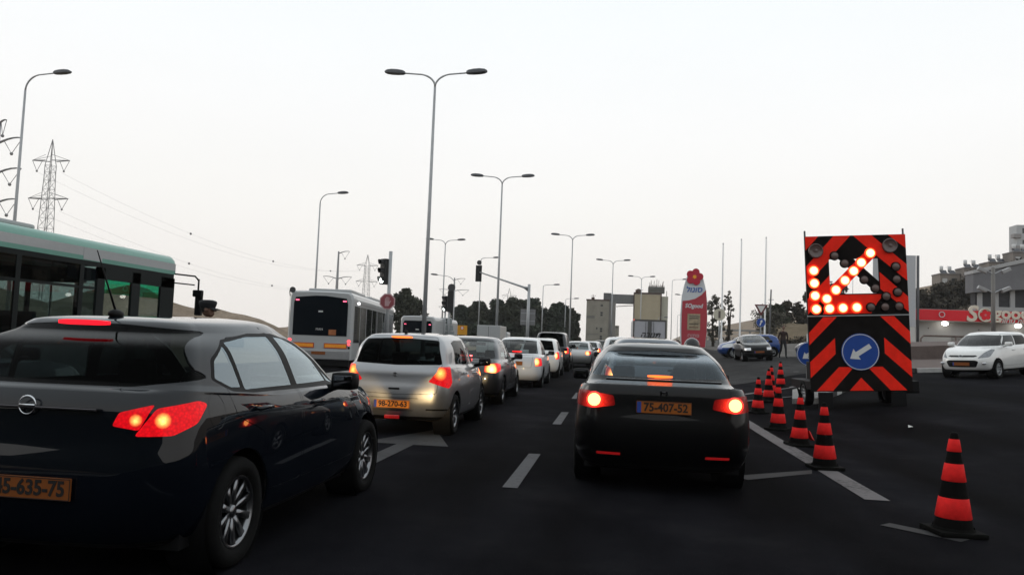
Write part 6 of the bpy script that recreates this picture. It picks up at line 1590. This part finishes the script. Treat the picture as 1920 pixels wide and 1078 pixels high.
def flower(parent, M, r, mat, mat_c, th=.1, name='flower'):
    pts = []; dd, qq = .56, .40
    for k in range(100):
        a = 2 * pi * k / 100; e = ((a + pi / 5) % (2 * pi / 5)) - pi / 5; rr_ = r * (dd * cos(e) + math.sqrt(max(0, qq * qq - (dd * sin(e)) ** 2)))
        pts.append((rr_ * cos(a + pi / 2), rr_ * sin(a + pi / 2)))
    q = MB(); q.prism(pts, th, M); o = q.build(name, mat, parent)
    q = MB(); q.prism([((.26 if k % 2 else .16) * r * cos(2 * pi * k / 12), (.26 if k % 2 else .16) * r * sin(2 * pi * k / 12)) for k in range(12)], .012, M @ Matrix.Translation((0, 0, th))); q.build(name + '_centre', mat_c, o)
    return o
flower(py0, REAR((-.02, -.02, 7.0)) @ Matrix.Rotation(R(-14), 4, 'Z'), .88, pmat('flower_red', (.40, .012, .035), .5), pmat('flower_yellow', (.75, .33, .02), .5), .14)
text_part('lettering', 'לונוס', .72, pmat('letter_blue', (.03, .10, .36), .5), py0, REAR((0, -.03, 5.72)), .01, shear=.22, bold=.012, width=1.55)
text_part('lettering', 'SOgood', .55, CREAM, py0, REAR((0, -.035, 4.12)), .012, shear=.2, bold=.018, width=1.75)
m = MB(); m.box(-.62, .62, -.05, -.02, 1.75, 3.35, .01); pb = m.build('poster', pmat('poster_tan', (.30, .24, .16), .6, noise=.45, nscale=3), py0)
for z, c_ in ((3.05, (.12, .10, .09)), (2.85, (.10, .09, .07)), (2.3, (.09, .07, .05)), (1.95, (.16, .09, .06))):
    m = MB(); m.box(-.45, .45, -.056, -.051, z, z + .12); m.build('poster_line', pmat('poster_ink%g' % z, c_, .7, noise=.4, nscale=5), pb)
text_part('lettering', 'חותפ', .5, pmat('letter_pale_red', (.42, .25, .26), .5), py0, REAR((0, -.03, 1.2)), .008, bold=.01, width=1.1)

# shop with red fascia
gx = 28.4; gs = 2.75
sh_ = thing('shop', 'white shop with red fascia and big cream lettering behind the white hatchback', 'building', (gx, 80, gs))
m = MB(); m.box(0, 16, 0, 9, -1.2, 2.28); m.build('wall', wallmat('shop_wall', (.40, .395, .385), .06), sh_)
m = MB(); m.box(-.3, 16.3, -.9, 0, 2.28, 3.28, .03); m.build('fascia', REDB, sh_)
m = MB(); m.box(-.3, 16.3, -.92, .1, 2.20, 2.277); m.build('fascia_trim', pmat('trim_pale', (.30, .27, .25), .6), sh_)
m = MB(); m.box(0, 16, 0, 9, 3.29, 3.4); m.build('roof', CONCRETE, sh_)
FL = lambda x, z: REAR((x, -.93, z))
text_part('fascia_letter', 'S', 2.05, pmat('letter_cream', (.62, .56, .47), .5), sh_, FL(4.70, 2.95), .09, shear=.18, bold=.05, width=1.05)
q = MB(); q.lathe([(.64, 0), (.64, .16), (.54, .16), (.54, 0)], 30, FL(5.80, 2.92), closed=True); q.build('fascia_letter', pmat('letter_cream', (.62, .56, .47), .5), sh_)
q = MB(); q.lathe([(.001, .05), (.54, .05), (.54, 0)], 30, FL(5.80, 2.92), cap=False); q.build('letter_disc', pmat('letter_cream_in', (.58, .50, .43), .5), sh_)
flower(sh_, FL(5.80, 2.92) @ Matrix.Translation((0, 0, .055)) @ Matrix.Rotation(R(12), 4, 'Z'), .52, REDB, pmat('flower_pink', (.55, .15, .16), .5), .05, 'flower_emblem')
text_part('fascia_letter', 'good', 1.5, pmat('letter_cream', (.62, .56, .47), .5), sh_, FL(8.05, 3.1), .09, bold=.045, width=3.1)
text_part('fascia_lettering', 'תוחונ תונח', .62, pmat('letter_white', (.6, .58, .55), .5), sh_, FL(8.4, 2.43), .03, shear=.3, bold=.012, width=2.8)
q = MB(); q.lathe([(.22, 0), (.28, .03), (.28, .06), (.22, .06)], 20, FL(2.0, 2.85), closed=True); q.build('fascia_emblem', CREAM, sh_)
LAMPW = emat('shop_lamp', (1.0, .96, .88), 9.0)
for x in (2.35, 8.75):
    q = MB(); q.ball((x, -.75, 2.02), .32, .15, .20, 14, 8); h = q.build('wall_lamp', LAMPW, sh_, True)
    q = MB(); q.tube([(x, -.2, 2.2), (x, -.7, 2.14)], .04, 6); q.build('lamp_bracket', GALV, h)
m = MB(); m.box(5.2, 16, -.06, .02, .55, 1.25); m.build('window_strip', pmat('shop_window', (.12, .11, .12), .3, noise=.25, nscale=1.5), sh_)
m = MB(); m.box(3.2, 4.4, -.06, 0, -.4, .85); m.build('notice_panel', pmat('notice_grey', (.25, .24, .23), .6, noise=.3, nscale=4), sh_)
for x in (1.1, 5.6): m = MB(); m.box(x, x + .08, -.04, 0, 1.5, 1.6); m.build('wall_hook', BLACKPL, sh_)
# handrail and ramp before the shop
rl = thing('handrail', 'low pipe handrail on the pavement behind the white hatchback', 'railing', (18.6, 46, ground(18.6, 46) + .14))
PIPE = pmat('rail_brown', (.13, .10, .085), .6, noise=.2)
m = MB(); m.tube([(-2.0, 0, 0), (-2.0, 0, .75), (-1.85, 0, .92), (2.6, 0, .98)], .055, 8); m.build('top_rail', PIPE, rl, True)
for x in (-.2, 1.6): m = MB(); m.tube([(x, 0, 0), (x, 0, .95)], .05, 8); m.build('rail_post', PIPE, rl, True)
rp = thing('low_wall', 'low brownish retaining wall between trailer and white hatchback', 'wall', (15.4, 40, ground(15.4, 40)))
m = MB(); m.add([(-3.2, 0, 0), (6, 0, -.2), (6, 0, 1.15), (-3.2, 0, .55), (-3.2, 3, .1), (6, 3, -.1), (6, 3, 1.35), (-3.2, 3, .75)], [(0, 1, 2, 3), (7, 6, 5, 4), (0, 3, 7, 4), (1, 5, 6, 2), (3, 2, 6, 7), (0, 4, 5, 1)]); m.build('wall_body', PAVERS, rp)
# camera/floodlight pole
fp = thing('floodlight_pole', 'grey pole with four small floodlights before the shop', 'pole', (28.7, 65, ground(28.7, 65)))
hh = 8.6 - ground(28.7, 65); m = MB(); m.tube([(0, 0, 0), (0, 0, hh)], [.17, .13], 10); m.build('pole', pmat('pole_taupe', (.16, .15, .14), .6, noise=.1), fp, True)
for sx in (-1, 1):
    for z in (hh - .25, hh - 1.7):
        q = MB(); q.tube([(0, -.05, z - .3), (sx * .55, -.1, z)], .05, 6); ao = q.build('bracket', GALV, fp)
        q = MB(); M = Matrix.Translation((sx * .85, -.15, z)) @ Matrix.Rotation(sx * R(-25), 4, 'Y'); q.box(-.34, .34, -.15, .15, -.14, .14, .04, M); q.build('floodlight', BUSGREY, ao)
# billboard edge and its post
bb_ = thing('billboard', 'tall pale billboard panel on a dark post behind the trailer', 'billboard', (26.2, 75, ground(26.2, 75)))
hb = 10.6 - ground(26.2, 75); m = MB(); m.box(-3.2, .45, 0, .15, hb - 6.4, hb, .02); m.build('panel', pmat('billboard_pale', (.42, .43, .45), .6, noise=.08), bb_)
m = MB(); m.tube([(.65, .1, 0), (.65, .1, hb)], .13, 8); m.build('post', pmat('pole_dark', (.10, .10, .105), .6), bb_, True)
m = MB(); m.box(-2.0, -.8, -.03, 0, hb - 5.3, hb - 3.6); m.box(-3.1, -.4, -.03, 0, hb - 6.2, hb - 5.5); m.build('poster', pmat('poster_red', (.40, .06, .05), .6, noise=.3, nscale=1.5), bb_)
# stone-faced building on the slope at right
gb = thing('grey_building', 'grey building with ribbon windows above the shop', 'building', (42.4, 100, 5.0))
GB = wallmat('cladding_grey', (.14, .14, .15), .15, .5); GBW = wallmat('cladding_pale', (.34, .34, .345), .1, .5)
def sloped(x0, x1, z00, z01, z10, z11, y0=0, y1=1.8): return [(x0, y0, z00), (x1, y0, z01), (x1, y0, z11), (x0, y0, z10), (x0, y1, z00), (x1, y1, z01), (x1, y1, z11), (x0, y1, z10)], [(0, 1, 2, 3), (7, 6, 5, 4), (0, 3, 7, 4), (1, 5, 6, 2), (3, 2, 6, 7), (0, 4, 5, 1)]
m = MB(); m.add(*sloped(0, 9, -3, -3, 2.8, 2.8)); m.build('lower_wall', GBW, gb)
m = MB(); m.add(*sloped(.0, 9, 2.82, 2.82, 4.4, 5.3, .6)); m.build('window_storey', wallmat('window_back', (.05, .05, .055)), gb)
m = MB(); m.add(*sloped(-.6, 9.4, 4.42, 5.32, 6.6, 9.2, -.4)); m.build('upper_cladding', GB, gb)
m = MB(); m.add(*sloped(-.7, 9.5, 6.62, 9.22, 7.0, 9.7, -.6)); m.build('roof_edge', GBW, gb)
for i in range(5): m = MB(); m.add(*sloped(.2 + i * 1.8, .7 + i * 1.8, 2.82, 2.82, 4.42 + .18 * i, 4.5 + .18 * i, .3, .7)); m.build('pier', GBW, gb)
m = MB(); m.box(1.2, 6.5, -.7, .0, 1.1, 1.6, .05); m.build('awning', pmat('awning_dark', (.05, .05, .05), .8), gb)
m = MB(); m.box(5.2, 5.9, -.35, 0, 2.0, 2.6, .04); m.box(6.4, 7.1, -.35, 0, 2.0, 2.6, .04); m.build('air_conditioner', pmat('ac_grey', (.3, .3, .3), .6), gb)
# stepped flats along the hill top
for k, (lab, x, w, z0, h) in enumerate((('lowest flat-roofed apartment block of the row on the hill', 61.2, 3.6, 13.2, 4.3), ('second apartment block of the row on the hill', 64.9, 3.6, 13.6, 5.0), ('third apartment block of the row on the hill, with balcony', 68.6, 3.4, 14.2, 5.4), ('highest apartment block of the row, with wall of tanks', 72.1, 7.0, 14.6, 6.8))):
    ap = thing('apartment_block', lab, 'building', (x, 160 - k * 1.5, z0), 0, 'apartment blocks on the hill')
    tone = (.185, .165, .15) if k % 2 else (.205, .18, .16)
    m = MB(); m.box(0, w, 0, 4, -8, h); m.build('wall', wallmat('flats%d' % k, tone, .15, .6), ap)
    m = MB(); m.box(-.1, w + .1, -.15, 4, h, h + .25); m.build('roof_edge', wallmat('flats_edge', (.15, .14, .135)), ap)
    for i in range(2 if w < 5 else 4):
        for j_ in range(2):
            x0 = .4 + i * 1.7; lit = (i + j_ + k) % 3 == 0
            win(ap, x0, x0 + .9, h - 1.8 - j_ * 2.2, h - .7 - j_ * 2.2, 0, pmat('shutter_white', (.42, .42, .42), .7) if lit else WINDARK, wallmat('flats_edge', (.15, .14, .135)))
    for i in range(2):
        q = MB(); q.lathe([(.001, 0), (.32, 0), (.32, 1.0), (.001, 1.05)], 12, Matrix.Translation((.8 + i * 1.5, 1.5, h + .75))); q.build('water_tank', pmat('tank_white', (.5, .5, .5), .5), ap, True)
        q = MB(); q.add([(.4 + i * 1.5, .6, h + .3), (1.6 + i * 1.5, .6, h + .3), (1.6 + i * 1.5, 1.4, h + 1.0), (.4 + i * 1.5, 1.4, h + 1.0)], [(0, 1, 2, 3)]); q.box(.5 + i * 1.5, .56 + i * 1.5, 1.3, 1.36, h + .2, h + .95); q.build('solar_panel', pmat('solar_dark', (.03, .03, .04), .2), ap)
    m = MB(); m.tube([(w * .6, 2, h), (w * .6, 2, h + 1.9)], .03, 4); m.tube([(w * .6 - .4, 2, h + 1.6), (w * .6 + .4, 2, h + 1.6)], .02, 4); m.build('aerial', RUST, ap)
tw = thing('tower_block', 'pale tower block with balconies at the top right edge', 'building', (102.9, 220, 12))
m = MB(); m.box(0, 9, 0, 4, -4, 25); m.build('wall', wallmat('tower_wall', (.36, .37, .38), .08), tw)
for k in range(7): m = MB(); m.box(-.9, .9, -.6, 1.2, 3 + k * 3.1, 4.0 + k * 3.1, .05); m.build('balcony', wallmat('tower_balcony', (.24, .23, .23)), tw); win(tw, 1.4, 2.3, 4.2 + k * 3.1, 5.6 + k * 3.1, 0)
# low wall and fence beyond the flagpoles
fw = thing('concrete_fence', 'pale concrete fence with railing beyond the flagpoles', 'fence', (8.6, 95, ground(9, 95)))
m = MB(); m.box(0, 9.5, 0, .3, 0, .75, .02); m.build('wall_body', wallmat('fence_concrete', (.24, .235, .225), .15), fw)
for i in range(9): m = MB(); m.box(i * 1.15, i * 1.15 + .18, -.03, .33, .75, 1.9, .02); m.build('fence_post', wallmat('fence_concrete2', (.27, .26, .25), .15), fw)
m = MB(); m.box(-.05, 9.6, -.04, .34, 1.9, 2.1, .02); m.build('fence_cap', wallmat('fence_concrete2', (.27, .26, .25), .15), fw)
for z in (1.1, 1.5): m = MB(); m.box(0, 9.5, .12, .18, z, z + .06); m.build('fence_rail', GALV, fw)
# ------------------------------------------------------------------ trees and scrub
def leafmat(name, c0, c1):
    m = bpy.data.materials.new(name); m.use_nodes = True; t = m.node_tree; b = t.nodes['Principled BSDF']; b.inputs['Roughness'].default_value = .75; b.inputs['Specular IOR Level'].default_value = .2
    g = t.nodes.new('ShaderNodeNewGeometry'); r = t.nodes.new('ShaderNodeValToRGB'); r.color_ramp.elements[0].color = (*c0, 1); r.color_ramp.elements[1].color = (*c1, 1)
    t.links.new(g.outputs['Random Per Island'], r.inputs[0]); t.links.new(r.outputs[0], b.inputs['Base Color']); return m
LEAF_D = leafmat('leaf_dark', (.012, .018, .012), (.040, .052, .032)); LEAF_O = leafmat('leaf_olive', (.018, .022, .013), (.05, .055, .034)); LEAF_B = leafmat('leaf_brown', (.022, .018, .013), (.06, .05, .036))
LEAF_G = leafmat('leaf_grey', (.05, .046, .036), (.12, .11, .085))
BARK = pmat('bark', (.05, .042, .035), .9, noise=.3, nscale=6)
def leaves(rng, clumps, n, size):
    """leaf sized quads spread over the shells of many clumps"""
    k = len(clumps); ci = rng.integers(0, k, n); c = np.array([q[0] for q in clumps])[ci]; r = np.array([q[1] for q in clumps])[ci]
    d = rng.normal(size=(n, 3)); d /= np.linalg.norm(d, axis=1)[:, None]; rad = r * (rng.random(n) ** .45)[:, None] if r.ndim > 1 else (r * rng.random(n) ** .45)[:, None]
    p = c + d * rad; u = rng.normal(size=(n, 3)); u /= np.linalg.norm(u, axis=1)[:, None]; w = np.cross(u, rng.normal(size=(n, 3))); w /= np.linalg.norm(w, axis=1)[:, None]
    s = (size * rng.uniform(.6, 1.5, n))[:, None]; a = u * s; b = w * s * .55
    V = np.stack([p - a, p + b, p + a, p - b], 1).reshape(-1, 3); F = np.arange(4 * n).reshape(-1, 4); return V, F
def np_mesh(name, V, F, mat, parent):
    me = bpy.data.meshes.new(name); me.vertices.add(len(V)); me.vertices.foreach_set('co', V.astype(np.float32).ravel()); me.loops.add(F.size); me.loops.foreach_set('vertex_index', F.astype(np.int32).ravel())
    me.polygons.add(len(F)); me.polygons.foreach_set('loop_start', np.arange(0, F.size, F.shape[1], dtype=np.int32)); me.update(); me.validate(); me.materials.append(mat)
    return link(bpy.data.objects.new(name, me), parent)
def tree(label, x, y, H, rx, seed, mat, n=2600, size=.30, base=.28, name='tree', group=None, clumps=26, z=None, tall=1.0):
    rng = np.random.default_rng(seed); zg_ = ground(x, y) if z is None else z
    t = thing(name, label, 'tree', (x, y, zg_), 0, group)
    cl = []; cz = H * (base + 1) / 2; hz = H * (1 - base) / 2
    for i in range(clumps):
        a = rng.uniform(0, 2 * pi); u = rng.uniform(-1, 1); rr = math.sqrt(max(0, 1 - u * u)) * rng.uniform(.35, 1)
        cl.append(((rx * rr * cos(a) * .8, rx * rr * sin(a) * .8, cz + hz * u * .82), rng.uniform(.16, .34) * rx * tall))
    V, F = leaves(rng, cl, n, size); np_mesh('crown', V, F, mat, t)
    m = MB(); lean = rng.uniform(-.3, .3); m.tube([(0, 0, -.1), (lean * .4, 0, H * .3), (lean, 0, H * .62)], [H * .028, H * .02, H * .008], 7); m.build('trunk', BARK, t, True)
    for i in range(5):
        c = cl[i * 3 % len(cl)][0]; m = MB(); z0 = H * rng.uniform(.25, .5); m.tube([(lean * .4, 0, z0), (c[0] * .5, c[1] * .5, (z0 + c[2]) / 2 + .2), c], [H * .010, H * .007, H * .003], 5); m.build('limb', BARK, t, True)
    return t
G1 = 'dark trees beyond the junction'
spec = [(-30.6, 158, 8.0, 3.0, 'low dark tree at the left end of the wood, by the black signals'), (-27.6, 160, 9.4, 3.4, 'broad dark tree left of the second twin lamp'), (-24.0, 163, 9.6, 3.6, 'dark tree just left of the second twin lamp pole'),
        (-20.4, 158, 9.8, 3.4, 'tall dark tree right of the second twin lamp pole'), (-17.2, 161, 11.0, 3.2, 'tallest tree of the wood, behind the mast pole'), (-14.0, 160, 8.8, 3.4, 'dark tree right of the grey sign back'),
        (-11.0, 158, 9.4, 3.0, 'dark tree with sky gaps at the right of the wood'), (-8.6, 157, 8.2, 2.0, 'last small dark tree at the right end of the wood')]
for i, (x, y, H, rx, lab) in enumerate(spec): tree(lab, x, y, H, rx, 20 + i, LEAF_O if i % 2 else LEAF_D, 9000, .36, .0, group=G1, clumps=48, tall=1.25)
for i in range(5): tree(('low shrub filling the wood at its left end', 'low shrub under the broad dark tree', 'low shrub in the middle of the wood', 'low shrub under the tallest tree', 'low shrub at the right of the wood')[i], -30 + i * 5.0, 150, 4.6, 2.9, 60 + i, LEAF_D, 3600, .34, .0, 'shrub', G1, 24)
tree('round dark tree behind the octagonal hand sign', -32.2, 120, 8.7, 3.4, 41, LEAF_O, 5200, .28, .15, clumps=36)
tree('small dark bush right of the round dark tree', -29.4, 121, 5.6, 1.1, 43, LEAF_O, 900, .24, .2)
tree('sparse upright shrub beside the red station sign', 10.1, 84, 5.8, 1.3, 44, LEAF_G, 2600, .085, .02, 'shrub', None, 60, None, .75)
tree('thin upright shrub left of the first flagpole', 11.6, 84, 6.2, .9, 45, LEAF_G, 1300, .08, .02, 'shrub', None, 44, None, .7)
tree('lacy tree right of the flagpoles', 17.6, 95, 4.6, 2.4, 46, LEAF_G, 2600, .10, .2, 'tree', None, 40)
for i, (x, y, H, rx, lab) in enumerate(((25.0, 130, 6.0, 3.0, 'dark tree on the slope left of the trailer, lowest'), (28.5, 134, 7.2, 3.2, 'dark tree on the slope left of the trailer, middle'), (32.0, 136, 8.6, 3.4, 'dark tree on the slope left of the trailer, highest'), (35.5, 136, 9.5, 3.2, 'dark tree just behind the trailer edge'))):
    tree(lab, x, y, H, rx, 70 + i, LEAF_B if i % 2 else LEAF_O, 2600, .30, .08, group='trees on the slope', clumps=26)
for i, (x, y, H, rx, lab) in enumerate(((45.5, 128, 5.6, 3.8, 'brown bushy tree right of the billboard post'), (50.0, 131, 4.8, 3.6, 'dark bushy tree below the apartment blocks'), (54.5, 134, 3.7, 3.4, 'brown bushy tree under the second apartment block'), (58.5, 136, 2.9, 3.2, 'dark bushy tree beside the grey building'))):
    tree(lab, x, y, H, rx, 80 + i, LEAF_B, 3600, .30, .0, group='bushy trees on the hill', clumps=34)
# scrub that covers the hillside as one mass
rng = np.random.default_rng(7); cl = []
for i in range(150):
    x, y = rng.uniform(38, 84), rng.uniform(112, 152); cl.append(((x, y, ground(x, y) + .5), rng.uniform(.7, 1.7)))
V, F = leaves(rng, cl, 15000, .3); o = np_mesh('hillside_scrub', V, F, LEAF_B, None); tag(o, 'dark brown scrub covering the hillside below the apartment blocks', 'scrub', None, 'stuff')
rng = np.random.default_rng(8); cl = []
for i in range(60):
    x, y = rng.uniform(8, 26), rng.uniform(96, 112); cl.append(((x, y, ground(x, y) + .2), rng.uniform(.3, .9)))
V, F = leaves(rng, cl, 4000, .16); o = np_mesh('verge_scrub', V, F, LEAF_B, None); tag(o, 'low dry scrub behind the fence and flagpoles', 'scrub', None, 'stuff')
# litter on the asphalt
t = tag(mesh_obj('paper_scrap', [(0, 0, .01), (.09, .02, .03), (.10, .09, .012), (.03, .11, .05), (.05, .05, .045)], [(0, 1, 4), (1, 2, 4), (2, 3, 4), (3, 0, 4)], pmat('paper', (.5, .5, .48), .8), None, False, None), 'scrap of pale paper on the asphalt under the trailer', 'litter'); t.location = (5.35, 15.4, ground(5.35, 15.4) + .003)

# ------------------------------------------------------------------ evening haze
hz_ = bpy.data.materials.new('haze'); hz_.use_nodes = True; t_ = hz_.node_tree; t_.nodes.clear(); ho_ = t_.nodes.new('ShaderNodeOutputMaterial'); pv = t_.nodes.new('ShaderNodeVolumePrincipled')
pv.inputs['Color'].default_value = (.95, .95, .95, 1); pv.inputs['Density'].default_value = 0.00022; pv.inputs['Anisotropy'].default_value = 0.0; t_.links.new(pv.outputs[0], ho_.inputs['Volume'])
m = MB(); m.box(-520, 520, -240, 720, -1.5, 50); o = m.build('haze', hz_); o['kind'] = 'stuff'; o['label'] = 'thin grey evening haze over the whole scene'
